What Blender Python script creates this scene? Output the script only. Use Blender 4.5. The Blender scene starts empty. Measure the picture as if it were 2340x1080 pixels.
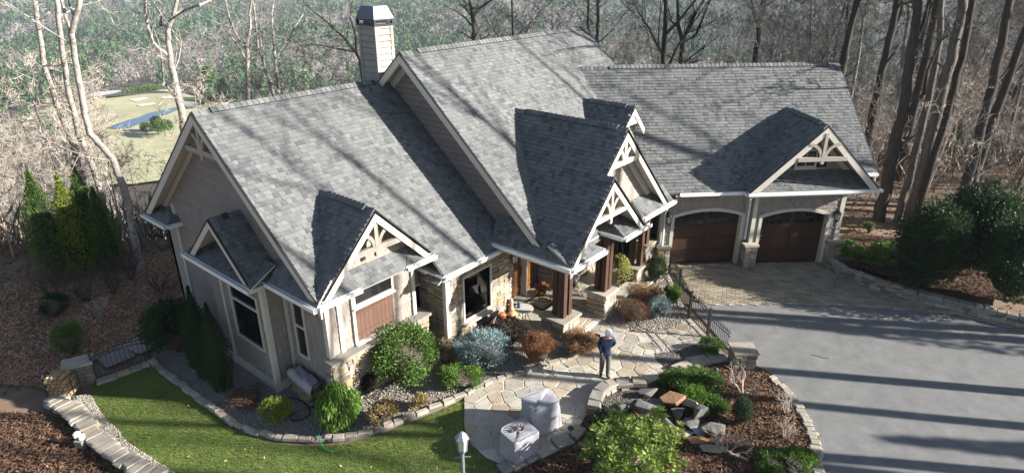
import bpy, bmesh, math, random
import numpy as np
from mathutils import Vector, Matrix, Euler
random.seed(7); np.random.seed(7)
S = bpy.context.scene
COL = S.collection
R_ = math.radians
# ------------------------------------------------------------------ camera
FPX, CX, CY, CAMH = 1458.0, 1170.0, 540.0, 12.6
PITCH, YAWX = R_(23.5), R_(39.7)
cam = bpy.data.cameras.new('camera'); cam.sensor_width = 36; cam.lens = 36 * FPX / 2340
cam.clip_start = .1; cam.clip_end = 12000
camo = bpy.data.objects.new('camera', cam); COL.objects.link(camo)
camo.location = (0, 0, CAMH); camo.rotation_euler = (math.pi / 2 - PITCH, 0, YAWX - math.pi / 2)
S.camera = camo
# ------------------------------------------------------------------ light
SUN_AZ, SUN_EL = R_(-58), R_(22.5)          # direction towards the sun in the ground plane, elevation
w = bpy.data.worlds.new('World'); S.world = w; w.use_nodes = True
nt = w.node_tree; bg = nt.nodes['Background']
sky = nt.nodes.new('ShaderNodeTexSky'); sky.sky_type = 'NISHITA'; sky.sun_disc = False
sky.sun_elevation = SUN_EL; sky.sun_rotation = R_(90) - SUN_AZ; sky.altitude = 700; sky.dust_density = 1.2
nt.links.new(sky.outputs[0], bg.inputs[0]); bg.inputs[1].default_value = .052
sl = bpy.data.lights.new('sun', 'SUN'); sl.energy = 5.0; sl.angle = R_(.53); sl.color = (1, .955, .885)
so = bpy.data.objects.new('sun', sl); COL.objects.link(so)
sd = Vector((math.cos(SUN_AZ) * math.cos(SUN_EL), math.sin(SUN_AZ) * math.cos(SUN_EL), math.sin(SUN_EL)))
so.rotation_euler = sd.to_track_quat('Z', 'Y').to_euler(); so.location = sd * 60
S.view_settings.view_transform = 'Standard'; S.view_settings.look = 'None'
S.view_settings.exposure = 1.8; S.view_settings.gamma = 1; S.view_settings.use_curve_mapping = False
S.cycles.use_denoising = True
S.cycles.max_bounces = 6; S.cycles.diffuse_bounces = 3; S.cycles.glossy_bounces = 2
S.cycles.transmission_bounces = 4; S.cycles.transparent_max_bounces = 6; S.cycles.volume_bounces = 0
# ------------------------------------------------------------------ pixel -> place
FH = Vector((math.cos(YAWX), math.sin(YAWX), 0)); RH = Vector((math.sin(YAWX), -math.cos(YAWX), 0))
FW = FH * math.cos(PITCH) - Vector((0, 0, math.sin(PITCH))); UPV = FH * math.sin(PITCH) + Vector((0, 0, math.cos(PITCH)))
CAMP = Vector((0, 0, CAMH))
def ray(x, y): return FW * FPX + RH * (x - CX) - UPV * (y - CY)
def ss(a, b, x):
    t = min(1, max(0, (x - a) / (b - a))); return t * t * (3 - 2 * t)
def fr(x, y): return (x * FH.x + y * FH.y, x * RH.x + y * RH.y)     # forward, right
def xyfr(f, r): return (f * FH.x + r * RH.x, f * FH.y + r * RH.y)
def gz(x, y): return -.06 * max(0, min(14 - x, 11))                 # garden level
def onz(x, y, z): d = ray(x, y); return CAMP + d * ((z - CAMH) / d.z)
def G(x, y, dz=0):                                                  # pixel on the garden ground
    z = 0
    for _ in range(6): p = onz(x, y, z + dz); z = gz(p.x, p.y)
    return Vector((p.x, p.y, z + dz))
def onpl(x, y, n, P):
    d = ray(x, y); n = Vector(n); return CAMP + d * (n.dot(Vector(P) - CAMP) / n.dot(d))
def onD(x, y, D): d = ray(x, y); return CAMP + d * (D / (d.x * FH.x + d.y * FH.y))   # at forward distance D
Q = math.sqrt(.5)
def ST(s, t, z): return Vector(((s + t) * Q, (t - s) * Q, z))       # garage frame
# ------------------------------------------------------------------ materials
def M(name, c1, c2=None, rough=.8, noise=4, var=0, vs=0, rnd=0, bump=0, bscale=40, metal=0, spec=.3, c3=None, n3=.7, stretch=None, trans=0, emit=None):
    m = bpy.data.materials.new(name); m.use_nodes = True; t = m.node_tree; n = t.nodes; L = t.links
    b = n['Principled BSDF']; b.inputs['Roughness'].default_value = rough; b.inputs['Metallic'].default_value = metal
    b.inputs['Specular IOR Level'].default_value = spec
    tc = n.new('ShaderNodeTexCoord'); co = tc.outputs['Object']
    if stretch:
        mp = n.new('ShaderNodeMapping'); mp.inputs['Scale'].default_value = stretch; L.new(co, mp.inputs[0]); co = mp.outputs[0]
    nz = n.new('ShaderNodeTexNoise'); nz.inputs['Scale'].default_value = noise; nz.inputs['Detail'].default_value = 6
    nz.inputs['Roughness'].default_value = .65; L.new(co, nz.inputs['Vector'])
    rp = n.new('ShaderNodeValToRGB'); e = rp.color_ramp.elements
    e[0].position = .34; e[1].position = .66; e[0].color = (*c1, 1); e[1].color = (*(c2 or c1), 1)
    if c3: k = e.new(n3); k.color = (*c3, 1)
    L.new(nz.outputs[0], rp.inputs[0]); c = rp.outputs[0]
    def scale(c, sock, amt, off):
        ma = n.new('ShaderNodeMath'); ma.operation = 'MULTIPLY_ADD'; L.new(sock, ma.inputs[0])
        ma.inputs[1].default_value = amt; ma.inputs[2].default_value = off
        mx = n.new('ShaderNodeMix'); mx.data_type = 'RGBA'; mx.blend_type = 'MULTIPLY'; mx.inputs[0].default_value = 1
        L.new(c, mx.inputs[6]); L.new(ma.outputs[0], mx.inputs[7]); return mx.outputs[2]
    if vs:
        at = n.new('ShaderNodeAttribute'); at.attribute_name = 'v'; c = scale(c, at.outputs['Fac'], vs, 1 - vs / 2)
    if rnd:
        oi = n.new('ShaderNodeObjectInfo'); c = scale(c, oi.outputs['Random'], rnd, 1 - rnd / 2)
    L.new(c, b.inputs['Base Color'])
    if bump:
        nb = n.new('ShaderNodeTexNoise'); nb.inputs['Scale'].default_value = bscale; nb.inputs['Detail'].default_value = 4
        L.new(co, nb.inputs['Vector']); bp = n.new('ShaderNodeBump'); bp.inputs['Strength'].default_value = bump
        bp.inputs['Distance'].default_value = .02; L.new(nb.outputs[0], bp.inputs['Height']); L.new(bp.outputs[0], b.inputs['Normal'])
    if trans:
        b.inputs['Transmission Weight'].default_value = trans
    return m
def ramp_mat(name, cols, rough=.9, rnd=False, bump=.4, bscale=60, noise=1.2, dirt=.25, spec=.2, trans=0):
    """colour picked by the piece's own value v (or its object random)"""
    m = bpy.data.materials.new(name); m.use_nodes = True; t = m.node_tree; n = t.nodes; L = t.links
    b = n['Principled BSDF']; b.inputs['Roughness'].default_value = rough; b.inputs['Specular IOR Level'].default_value = spec
    rp = n.new('ShaderNodeValToRGB'); cr = rp.color_ramp
    for i, c in enumerate(cols):
        p = i / max(1, len(cols) - 1)
        if i == 0: e = cr.elements[0]; e.position = 0
        elif i == len(cols) - 1: e = cr.elements[-1]; e.position = 1
        else: e = cr.elements.new(p)
        e.color = (*c, 1)
    if rnd: oi = n.new('ShaderNodeObjectInfo'); src = oi.outputs['Random']
    else: at = n.new('ShaderNodeAttribute'); at.attribute_name = 'v'; src = at.outputs['Fac']
    L.new(src, rp.inputs[0])
    tc = n.new('ShaderNodeTexCoord'); ge = n.new('ShaderNodeNewGeometry')
    nz = n.new('ShaderNodeTexNoise'); nz.inputs['Scale'].default_value = noise; nz.inputs['Detail'].default_value = 5
    L.new(ge.outputs['Position'], nz.inputs['Vector'])
    ma = n.new('ShaderNodeMath'); ma.operation = 'MULTIPLY_ADD'; L.new(nz.outputs[0], ma.inputs[0]); ma.inputs[1].default_value = dirt * 2; ma.inputs[2].default_value = 1 - dirt
    mx = n.new('ShaderNodeMix'); mx.data_type = 'RGBA'; mx.blend_type = 'MULTIPLY'; mx.inputs[0].default_value = 1
    L.new(rp.outputs[0], mx.inputs[6]); L.new(ma.outputs[0], mx.inputs[7]); L.new(mx.outputs[2], b.inputs['Base Color'])
    if bump:
        nb = n.new('ShaderNodeTexNoise'); nb.inputs['Scale'].default_value = bscale; nb.inputs['Detail'].default_value = 3
        L.new(ge.outputs['Position'], nb.inputs['Vector']); bp = n.new('ShaderNodeBump'); bp.inputs['Strength'].default_value = bump
        bp.inputs['Distance'].default_value = .015; L.new(nb.outputs[0], bp.inputs['Height']); L.new(bp.outputs[0], b.inputs['Normal'])
    if trans:
        tr = n.new('ShaderNodeBsdfTranslucent'); L.new(mx.outputs[2], tr.inputs[0])
        ms = n.new('ShaderNodeMixShader'); ms.inputs[0].default_value = trans
        L.new(b.outputs[0], ms.inputs[1]); L.new(tr.outputs[0], ms.inputs[2]); L.new(ms.outputs[0], n['Material Output'].inputs[0])
    return m
def glass_mat(name, tint=(.8, .85, .85), rough=.02):
    m = bpy.data.materials.new(name); m.use_nodes = True; n = m.node_tree.nodes; L = m.node_tree.links
    n.remove(n['Principled BSDF']); tr = n.new('ShaderNodeBsdfTransparent'); tr.inputs[0].default_value = (*tint, 1)
    gl = n.new('ShaderNodeBsdfGlossy'); gl.inputs['Roughness'].default_value = rough
    fz = n.new('ShaderNodeFresnel'); fz.inputs[0].default_value = 1.6
    ms = n.new('ShaderNodeMixShader'); L.new(fz.outputs[0], ms.inputs[0]); L.new(tr.outputs[0], ms.inputs[1]); L.new(gl.outputs[0], ms.inputs[2])
    L.new(ms.outputs[0], n['Material Output'].inputs[0]); return m
MT = {}
MT['shingle'] = ramp_mat('asphalt_shingle', [(.082, .086, .092), (.114, .118, .120), (.135, .139, .138), (.149, .152, .148), (.122, .123, .121), (.168, .171, .166), (.138, .142, .141)], rough=.95, bump=.6, bscale=70, noise=.45, dirt=.26)
MT['deck'] = M('roof_deck', (.035, .035, .04), rough=.9)
MT['trim'] = M('trim_paint', (.47, .435, .375), (.53, .495, .43), rough=.6, noise=3)
MT['white'] = M('gutter_white', (.68, .68, .66), (.74, .74, .72), rough=.4, noise=5, spec=.5)
MT['soffit'] = M('soffit_paint', (.52, .49, .42), (.56, .53, .46), rough=.7, noise=2)
MT['siding'] = M('lap_siding_taupe', (.195, .165, .146), (.23, .196, .173), rough=.75, noise=2.5, rnd=.1, bump=.15, bscale=25)
MT['chimsid'] = M('chimney_siding', (.27, .242, .215), (.31, .28, .25), rough=.75, noise=2.5, rnd=.08)
MT['shake'] = ramp_mat('shake_siding', [(.215, .185, .16), (.27, .236, .205), (.24, .208, .18), (.30, .262, .23)], rough=.85, bump=.3, bscale=40, noise=.8, dirt=.12)
MT['sidgap'] = M('siding_shadow_gap', (.05, .044, .04), rough=.9)
MT['chimgap'] = M('chimney_gap', (.20, .185, .17), rough=.9)
MT['wallbase'] = M('wall_backing', (.29, .265, .235), rough=.85)
MT['mortar'] = M('mortar', (.115, .10, .08), (.16, .14, .115), rough=.95, noise=9, bump=.4)
MT['stone'] = ramp_mat('field_stone', [(.24, .185, .115), (.36, .305, .22), (.15, .12, .088), (.40, .35, .27), (.27, .245, .21), (.33, .235, .125), (.17, .152, .135), (.30, .25, .18)], rnd=True, rough=.9, bump=.7, bscale=22, noise=5, dirt=.35)
MT['slate'] = ramp_mat('cap_stone', [(.24, .215, .175), (.33, .295, .24), (.20, .185, .16), (.29, .245, .185), (.37, .335, .28)], rnd=True, rough=.9, bump=.6, bscale=18, noise=4, dirt=.3)
MT['flag'] = ramp_mat('flagstone', [(.33, .305, .255), (.40, .37, .305), (.25, .23, .19), (.33, .26, .18), (.44, .41, .34), (.30, .28, .25), (.38, .33, .25), (.21, .175, .13)], rnd=True, rough=.8, bump=.5, bscale=14, noise=3.2, dirt=.3)
MT['joint'] = M('joint_sand', (.38, .36, .305), (.46, .43, .37), rough=.95, noise=8)
MT['brown'] = M('brown_stain_wood', (.045, .022, .014), (.065, .034, .022), rough=.6, noise=4, stretch=(6, 6, .6))
MT['shutter'] = M('shutter_brown', (.095, .052, .037), (.125, .07, .05), rough=.6, noise=5, stretch=(5, 5, .5), rnd=.2)
MT['shutdark'] = M('dormer_shutter', (.022, .018, .018), rough=.6)
MT['gdoor'] = M('garage_door_wood', (.042, .02, .013), (.066, .032, .021), rough=.45, noise=7, stretch=(1.2, 1.2, 14), rnd=.15, bump=.1, bscale=30)
MT['door'] = M('entry_door_wood', (.12, .05, .016), (.20, .09, .028), rough=.45, noise=5, stretch=(8, 8, .8), rnd=.2)
MT['beam'] = M('weathered_beam', (.29, .25, .205), (.40, .355, .30), rough=.8, noise=6, stretch=(4, 4, 4), rnd=.15, bump=.2)
MT['beamdk'] = M('brown_beam', (.19, .16, .135), (.28, .24, .205), rough=.8, noise=6, rnd=.15, bump=.2)
MT['black'] = M('black_metal', (.012, .012, .013), rough=.45, spec=.5)
MT['dark'] = M('interior_dark', (.02, .018, .016), rough=.9)
MT['glass'] = glass_mat('window_glass', (.55, .58, .58))
MT['capmetal'] = M('chimney_cap_metal', (.075, .085, .105), (.095, .105, .125), rough=.4, metal=.3, spec=.5)
MT['cream'] = M('cream_plaster', (.62, .56, .45), rough=.8)
# ------------------------------------------------------------------ mesh helpers
class MB:
    def __init__(s): s.V = []; s.F = []; s.v = []; s.has = False
    def add(s, V, F, v=None):
        o = len(s.V); s.V += [tuple(p) for p in V]; s.F += [tuple(i + o for i in f) for f in F]
        s.v += [v if v is not None else .5] * len(F)
        if v is not None: s.has = True
        return s
    def box(s, c, d, rz=0, v=None, rot=None):
        x, y, z = d[0] / 2, d[1] / 2, d[2] / 2; c = Vector(c)
        P = [Vector(p) for p in ((-x, -y, -z), (x, -y, -z), (x, y, -z), (-x, y, -z), (-x, -y, z), (x, -y, z), (x, y, z), (-x, y, z))]
        m = rot if rot is not None else Matrix.Rotation(rz, 3, 'Z')
        return s.add([m @ p + c for p in P], [(0, 3, 2, 1), (4, 5, 6, 7), (0, 1, 5, 4), (1, 2, 6, 5), (2, 3, 7, 6), (3, 0, 4, 7)], v)
    def bar(s, a, b, wd, ht, up=(0, 0, 1), v=None):
        """rectangular bar from a to b, ht measured along up"""
        a = Vector(a); b = Vector(b); d = (b - a).normalized(); sd_ = d.cross(Vector(up))
        if sd_.length < 1e-5: sd_ = Vector((1, 0, 0))
        sd_.normalize(); u = sd_.cross(d).normalized()
        P = []
        for q in (a, b):
            for i, j in ((-1, -1), (1, -1), (1, 1), (-1, 1)): P.append(q + sd_ * i * wd / 2 + u * j * ht / 2)
        return s.add(P, [(0, 1, 2, 3), (7, 6, 5, 4), (0, 4, 5, 1), (1, 5, 6, 2), (2, 6, 7, 3), (3, 7, 4, 0)], v)
    def prism(s, poly, vec, v=None, cap0=True):
        n = len(poly); vec = Vector(vec); P = [Vector(p) for p in poly]
        F = [tuple(range(n, 2 * n))] + [(i, (i + 1) % n, (i + 1) % n + n, i + n) for i in range(n)]
        if cap0: F.append(tuple(reversed(range(n))))
        return s.add(P + [p + vec for p in P], F, v)
    def tube(s, pts, rad, n=6, v=None, cap=True):
        pts = [Vector(p) for p in pts]; k = len(pts)
        if not hasattr(rad, '__len__'): rad = [rad] * k
        V = []; F = []; ref = None
        for i, p in enumerate(pts):
            d = (pts[min(i + 1, k - 1)] - pts[max(i - 1, 0)])
            d = d.normalized() if d.length > 1e-9 else Vector((0, 0, 1))
            if ref is None: ref = d.orthogonal().normalized()
            ref = (ref - d * ref.dot(d)); ref = ref.normalized() if ref.length > 1e-6 else d.orthogonal().normalized()
            b = d.cross(ref)
            for j in range(n):
                an = 2 * math.pi * j / n; V.append(p + (ref * math.cos(an) + b * math.sin(an)) * rad[i])
        for i in range(k - 1):
            for j in range(n):
                F.append((i * n + j, i * n + (j + 1) % n, (i + 1) * n + (j + 1) % n, (i + 1) * n + j))
        if cap and n > 2: F += [tuple(reversed(range(n))), tuple(range((k - 1) * n, k * n))]
        return s.add(V, F, v)
    def lathe(s, prof, c=(0, 0, 0), n=14, v=None, sx=1, sy=1):
        V = []; F = []; k = len(prof); c = Vector(c)
        for r, z in prof:
            for j in range(n): an = 2 * math.pi * j / n; V.append(c + Vector((r * sx * math.cos(an), r * sy * math.sin(an), z)))
        for i in range(k - 1):
            for j in range(n): F.append((i * n + j, i * n + (j + 1) % n, (i + 1) * n + (j + 1) % n, (i + 1) * n + j))
        F += [tuple(reversed(range(n))), tuple(range((k - 1) * n, k * n))]
        return s.add(V, F, v)
    def mesh(s, name, mat=None, smooth=False):
        me = bpy.data.meshes.new(name); me.from_pydata(s.V, [], s.F); 
        if s.has:
            a = me.attributes.new('v', 'FLOAT', 'FACE'); a.data.foreach_set('value', s.v)
        if mat is not None: me.materials.append(MT[mat] if isinstance(mat, str) else mat)
        if smooth: me.polygons.foreach_set('use_smooth', [True] * len(me.polygons))
        me.update(); return me
    def build(s, name, mat, parent=None, smooth=False, **tags):
        o = bpy.data.objects.new(name, s.mesh(name, mat, smooth)); COL.objects.link(o); setp(o, parent); tag(o, **tags); return o
def np_mesh(name, V, F, v=None, mat=None, smooth=False):
    """fast mesh from arrays; F is (n,3) or (n,4)"""
    V = np.asarray(V, np.float32); F = np.asarray(F, np.int32); me = bpy.data.meshes.new(name); k = F.shape[1]
    me.vertices.add(len(V)); me.vertices.foreach_set('co', V.ravel()); me.loops.add(F.size); me.loops.foreach_set('vertex_index', F.ravel())
    me.polygons.add(len(F)); me.polygons.foreach_set('loop_start', np.arange(0, F.size, k, dtype=np.int32))
    if v is not None:
        a = me.attributes.new('v', 'FLOAT', 'FACE'); a.data.foreach_set('value', np.asarray(v, np.float32))
    if mat is not None: me.materials.append(MT[mat] if isinstance(mat, str) else mat)
    me.update(calc_edges=True)
    if smooth: me.polygons.foreach_set('use_smooth', [True] * len(F))
    return me
def setp(o, parent):
    if parent is not None:
        o.parent = parent; o.matrix_parent_inverse = WM[parent.name].inverted() if parent.name in WM else Matrix()
WM = {}
def tag(o, label=None, cat=None, group=None, kind=None):
    if label: o['label'] = label
    if cat: o['category'] = cat
    if group: o['group'] = group
    if kind: o['kind'] = kind
    return o
def thing(name, label, cat, loc=(0, 0, 0), rz=0, group=None, world=True):
    """Empty at the thing's base; parts built in world coordinates when world is True"""
    o = bpy.data.objects.new(name, None); COL.objects.link(o); o.location = loc; o.rotation_euler = (0, 0, rz); o.empty_display_size = .2
    tag(o, label, cat, group)
    if world: WM[o.name] = Matrix.Translation(Vector(loc)) @ Matrix.Rotation(rz, 4, 'Z')
    return o
def place(name, me, parent, mw=None, **tags):
    o = bpy.data.objects.new(name, me); COL.objects.link(o); setp(o, parent)
    if mw is not None: o.matrix_basis = mw
    tag(o, **tags); return o
def copy_tree(o, parent=None):
    c = o.copy(); COL.objects.link(c); c.parent = parent
    for ch in list(o.children): copy_tree(ch, c)
    return c
def clip_poly(poly, a, b, c):
    """keep a*x+b*y<=c of a 2D polygon"""
    out = []; n = len(poly)
    for i in range(n):
        p, q = poly[i], poly[(i + 1) % n]; dp = a * p[0] + b * p[1] - c; dq = a * q[0] + b * q[1] - c
        if dp <= 0: out.append(p)
        if (dp < 0 < dq) or (dq < 0 < dp): t = dp / (dp - dq); out.append((p[0] + (q[0] - p[0]) * t, p[1] + (q[1] - p[1]) * t))
    return out
def clip_rect(poly, x0, x1, y0, y1):
    for a, b, c in ((-1, 0, -x0), (1, 0, x1), (0, -1, -y0), (0, 1, y1)):
        poly = clip_poly(poly, a, b, c)
        if len(poly) < 3: return []
    return poly
def area2(p): return sum(p[i][0] * p[(i + 1) % len(p)][1] - p[(i + 1) % len(p)][0] * p[i][1] for i in range(len(p))) / 2
def clean(p, e=1e-4):
    o = []
    for q in p:
        if not o or abs(q[0] - o[-1][0]) + abs(q[1] - o[-1][1]) > e: o.append(q)
    if len(o) > 1 and abs(o[0][0] - o[-1][0]) + abs(o[0][1] - o[-1][1]) < e: o.pop()
    return o
def rng(a, b): return random.uniform(a, b)
# ================================================================== HOUSE
house = thing('house', 'large taupe sided house with grey shingle roofs, stone piers and garage', 'house', (16, 14, 0))
FIELD = MB()                       # all shingles past the largest three hundred
CAPS = MB()
SHAKES = MB()
SINGLE = []
def tabs(poly, n, expo, wmin, wmax, h, fn, up=None, gap=.004, cov=1.06):
    """courses of tabs laid on a planar 3D polygon, n its outward normal"""
    n = Vector(n).normalized(); Z = Vector((0, 0, 1))
    u = Z.cross(n); u.normalize(); w_ = n.cross(u).normalized()
    O = Vector(poly[0]); P2 = [((Vector(p) - O).dot(u), (Vector(p) - O).dot(w_)) for p in poly]
    y0 = min(p[1] for p in P2); y1 = max(p[1] for p in P2); xs = [p[0] for p in P2]; x0, x1 = min(xs), max(xs)
    r = 0; y = y0
    while y < y1:
        row = clip_rect(P2, x0, x1, y, y + expo)
        if len(row) >= 3:
            a = min(p[0] for p in row); b = max(p[0] for p in row); x = a - rng(0, wmax)
            while x < b:
                wd = rng(wmin, wmax)
                c = clean(clip_rect(row, x, x + wd - gap, y, y + expo * cov))
                if len(c) >= 3 and abs(area2(c)) > 2e-4:
                    hh = h * random.choice((.6, 1, 1.35)); isfull = len(c) == 4 and abs(abs(area2(c)) - (wd - gap) * expo) < 2e-4
                    fn(c, O, u, w_, n, y, expo, hh, isfull, wd - gap)
                x += wd
        y += expo; r += 1
def tab_solid(mb, c, O, u, w_, n, y, expo, h, v):
    k = len(c); top = []; bot = []
    for p in c:
        q = O + u * p[0] + w_ * p[1]; hh = .003 + h * max(0, 1 - (p[1] - y) / expo)
        top.append(q + n * hh); bot.append(q - n * .002)
    ccw = area2(c) > 0
    F = [tuple(range(k)) if ccw else tuple(reversed(range(k)))]
    for i in range(k):
        j = (i + 1) % k; F.append((j, i, i + k, j + k) if ccw else (i, j, j + k, i + k))
    mb.add(top + bot, F, v)
def shingle(poly, n, pick=None):
    def fn(c, O, u, w_, nn, y, e, h, full, wd):
        v = random.random()
        if pick and full:
            cx = min(p[0] for p in c); q = O + u * (cx + wd / 2) + w_ * (y + e / 2)
            if pick(q):
                SINGLE.append(((q - CAMP).length, O + u * cx + w_ * y, u, w_, nn, wd, e, h, v)); return
        tab_solid(FIELD, c, O, u, w_, nn, y, e, h, v)
    tabs(poly, n, .16, .11, .24, .024, fn)
def pn(poly):
    a, b, c = [Vector(p) for p in poly[:3]]; n = (b - a).cross(c - b).normalized(); return n if n.z > 0 else -n
def roof(poly, name='roof', pick=None, thick=.10, lab=None):
    """deck slab + shingles"""
    n = pn(poly); P = [Vector(p) - n * .004 for p in poly]
    a = MB(); a.prism([p - n * thick for p in P], n * thick)
    o = a.build(name, 'soffit', house); o.data.materials.append(MT['deck'])
    o.data.polygons[0].material_index = 1
    shingle(poly, n, pick); return o
def caps(a, b, n1, n2, w=.17, step=.2):
    """ridge cap pieces from a to b"""
    a = Vector(a); b = Vector(b); d = (b - a); L = d.length; d.normalize(); k = int(L / step)
    n1 = Vector(n1).normalized(); n2 = Vector(n2).normalized()
    s1 = d.cross(n1); s1 = s1 if s1.z < 0 else -s1; s2 = d.cross(n2); s2 = s2 if s2.z < 0 else -s2
    up = Vector((0, 0, 1))
    for i in range(k):
        p = a + d * i * step; q = p + d * (step * 1.06); t0, t1 = .034, .016; v = random.random()
        V = [p + s1 * w + n1 * t0, p + up * (t0 * 1.2), p + s2 * w + n2 * t0, q + s1 * w + n1 * t1, q + up * t1 * 1.2, q + s2 * w + n2 * t1]
        V += [x - up * .03 for x in V]
        CAPS.add(V, [(0, 1, 4, 3), (1, 2, 5, 4), (6, 7, 1, 0), (7, 8, 2, 1), (6, 0, 3, 9), (8, 11, 5, 2), (9, 10, 4, 3)[::-1], (10, 11, 5, 4)[::-1]], v)
def vent(a, b, n1, n2, w=.16):
    """raised ridge vent under the caps"""
    a = Vector(a); b = Vector(b); d = (b - a).normalized(); n1 = Vector(n1).normalized(); n2 = Vector(n2).normalized()
    s1 = d.cross(n1); s1 = s1 if s1.z < 0 else -s1; s2 = d.cross(n2); s2 = s2 if s2.z < 0 else -s2
    m = MB(); P = [a + s1 * w, a + s1 * w + n1 * .05, a + Vector((0, 0, .06)), a + s2 * w + n2 * .05, a + s2 * w]
    m.prism(P, b - a); m.build('ridge_vent', 'deck', house)
    u = Vector((0, 0, .05)); caps(a + u, b + u, n1, n2, w=w + .01)
def gut(a, b, up=.0, w=.13, h=.13):
    m = MB(); a = Vector(a); b = Vector(b); d = (b - a).normalized(); s = d.cross(Vector((0, 0, 1))).normalized()
    # an open trough: back, bottom, front lip
    P = [a + s * -w / 2, a + s * w / 2]
    for off, ww, z, hh in ((-w / 2 + .008, .014, 0, h), (w / 2 - .008, .014, 0, h)):
        m.bar(a + s * off, b + s * off, ww, hh)
    m.bar(a + Vector((0, 0, -h / 2 + .008)), b + Vector((0, 0, -h / 2 + .008)), w - .032, .014)
    return m.build('gutter', 'white', house)
class Fr:
    def __init__(s, O, U, D): s.O = Vector(O); s.U = Vector(U); s.D = Vector(D)
    def p(s, u, d, z): return s.O + s.U * u + s.D * d + Vector((0, 0, z))
FX = Fr((0, 0, 0), (1, 0, 0), (0, -1, 0))          # faces -Y: u = x, d = -y
FL = Fr((0, 0, 0), (0, -1, 0), (-1, 0, 0))         # faces -X: u = -y, d = -x
FG = Fr((0, 0, 0), (Q, -Q, 0), (-Q, -Q, 0))        # garage: u = s, d = -t
def rake(f, d, pk, foot, drop=.24, mat='trim', th=.05, off=.05):
    """fascia board from peak (u,z) to foot (u,z), roof surface line"""
    (u0, z0), (u1, z1) = pk, foot; dv = drop * math.hypot(u1 - u0, z1 - z0) / abs(u1 - u0)
    P = [f.p(u0, d, z0 - off), f.p(u1, d, z1 - off), f.p(u1, d, z1 - off - dv), f.p(u0, d, z0 - off - dv)]
    if u1 > u0: P = P[::-1]
    m = MB(); m.prism(P, f.D * th); m.build('rake_board', mat, house)
    P = [f.p(u0, d + .0, z0 + .012), f.p(u1, d, z1 + .012), f.p(u1, d, z1 - off + .003), f.p(u0, d, z0 - off + .003)]
    m = MB(); m.prism(P if u1 < u0 else P[::-1], f.D * (th + .012)); m.build('drip_edge', 'black', house)
def truss(f, d, pk, half, zc, mat='beam', w=.12, post=.25):
    """collar beam, king post with drop, two curved braces"""
    u0, z0 = pk
    m = MB(); m.bar(f.p(u0 - half, d, zc), f.p(u0 + half, d, zc), w, .17); m.build('collar_beam', mat, house)
    m = MB(); m.bar(f.p(u0, d - .003, zc - post), f.p(u0, d - .003, z0 - .3), w * .98, .13, up=f.U); m.build('king_post', mat, house)
    for sg in (-1, 1):
        m = MB(); n = 8; r = (z0 - zc) * .42; V = []
        for i in range(n + 1):
            an = math.pi / 2 * i / n; x = r * (1 - math.cos(an)) + .09; z = r * math.sin(an)
            an2 = an
            V.append((x, z))
        for i in range(n):
            m.bar(f.p(u0 + sg * V[i][0], d + .006, zc + .05 + V[i][1]), f.p(u0 + sg * V[i + 1][0], d + .006, zc + .05 + V[i + 1][1]), .08, .12, up=f.U)
        m.build('curved_brace', mat, house)
def wall_poly(f, d, pts, name='wall', mat='wallbase', th=.12):
    m = MB(); P = [f.p(u, d - th, z) for u, z in pts]
    if area2(pts) < 0: P = P[::-1]
    m.prism(P, f.D * th); return m.build(name, mat, house)
def shakes(f, d, pts, expo=.19, w=(.11, .24)):
    poly = [f.p(u, d + .004, z) for u, z in pts]
    tabs(poly, f.D, expo, w[0], w[1], .018, lambda c, O, u, w_, n, y, e, h, full, wd: tab_solid(SHAKES, c, O, u, w_, n, y, e, h, random.random()), gap=.008)
def lap(f, d, pts, parent, expo=.19, mat='siding', name='siding_board', h=.03):
    poly = [f.p(u, d + .004, z) for u, z in pts]
    def fn(c, O, u, w_, n, y, e, hh, full, wd):
        m = MB(); tab_solid(m, c, O, u, w_, n, y, e, h, None); m.build(name, mat, parent)
    tabs(poly, f.D, expo, 2.6, 4.2, h, fn, gap=.006, cov=.87)
# ---- stones
STONES = []
for i in range(9):
    m = MB(); j = lambda a: rng(-a, a)
    B = [(0, 0), (1, 0), (1, 1), (0, 1)]
    V = [(x, 0, z) for x, z in B]
    V += [(x + j(.05) * (1), .55 + j(.1), z + j(.06)) for x, z in B]
    V += [(.5 + (x - .5) * .78 + j(.06), 1 + j(.25), .5 + (z - .5) * .74 + j(.07)) for x, z in B]
    F = [(0, 1, 5, 4), (1, 2, 6, 5), (2, 3, 7, 6), (3, 0, 4, 7), (4, 5, 9, 8), (5, 6, 10, 9), (6, 7, 11, 10), (7, 4, 8, 11), (8, 9, 10, 11)]
    m.add(V, F); STONES.append(m.mesh('stone', 'stone'))
MT['stonedk'] = ramp_mat('dark_slate_stone', [(.10, .095, .085), (.17, .155, .13), (.13, .12, .105), (.21, .19, .16)], rnd=True, rough=.9, bump=.7, bscale=22, noise=5, dirt=.35)
STONEDK = []
for s_ in STONES: c_ = s_.copy(); c_.materials[0] = MT['stonedk']; STONEDK.append(c_)
def split(x0, x1, z0, z1, out, wmax=.52, hmax=.27):
    w_, h = x1 - x0, z1 - z0
    if w_ > wmax or (w_ > .34 and w_ > 1.6 * h and random.random() < .35):
        c = x0 + w_ * rng(.35, .65)
        if h > hmax * 1.2 and random.random() < .6: c2 = z0 + h * rng(.35, .65); split(x0, x1, z0, c2, out, wmax, hmax); split(x0, x1, c2, z1, out, wmax, hmax); return
        split(x0, c, z0, z1, out, wmax, hmax); split(c, x1, z0, z1, out, wmax, hmax)
    elif h > hmax: c = z0 + h * rng(.35, .65); split(x0, x1, z0, c, out, wmax, hmax); split(x0, x1, c, z1, out, wmax, hmax)
    else: out.append((x0, x1, z0, z1))
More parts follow.
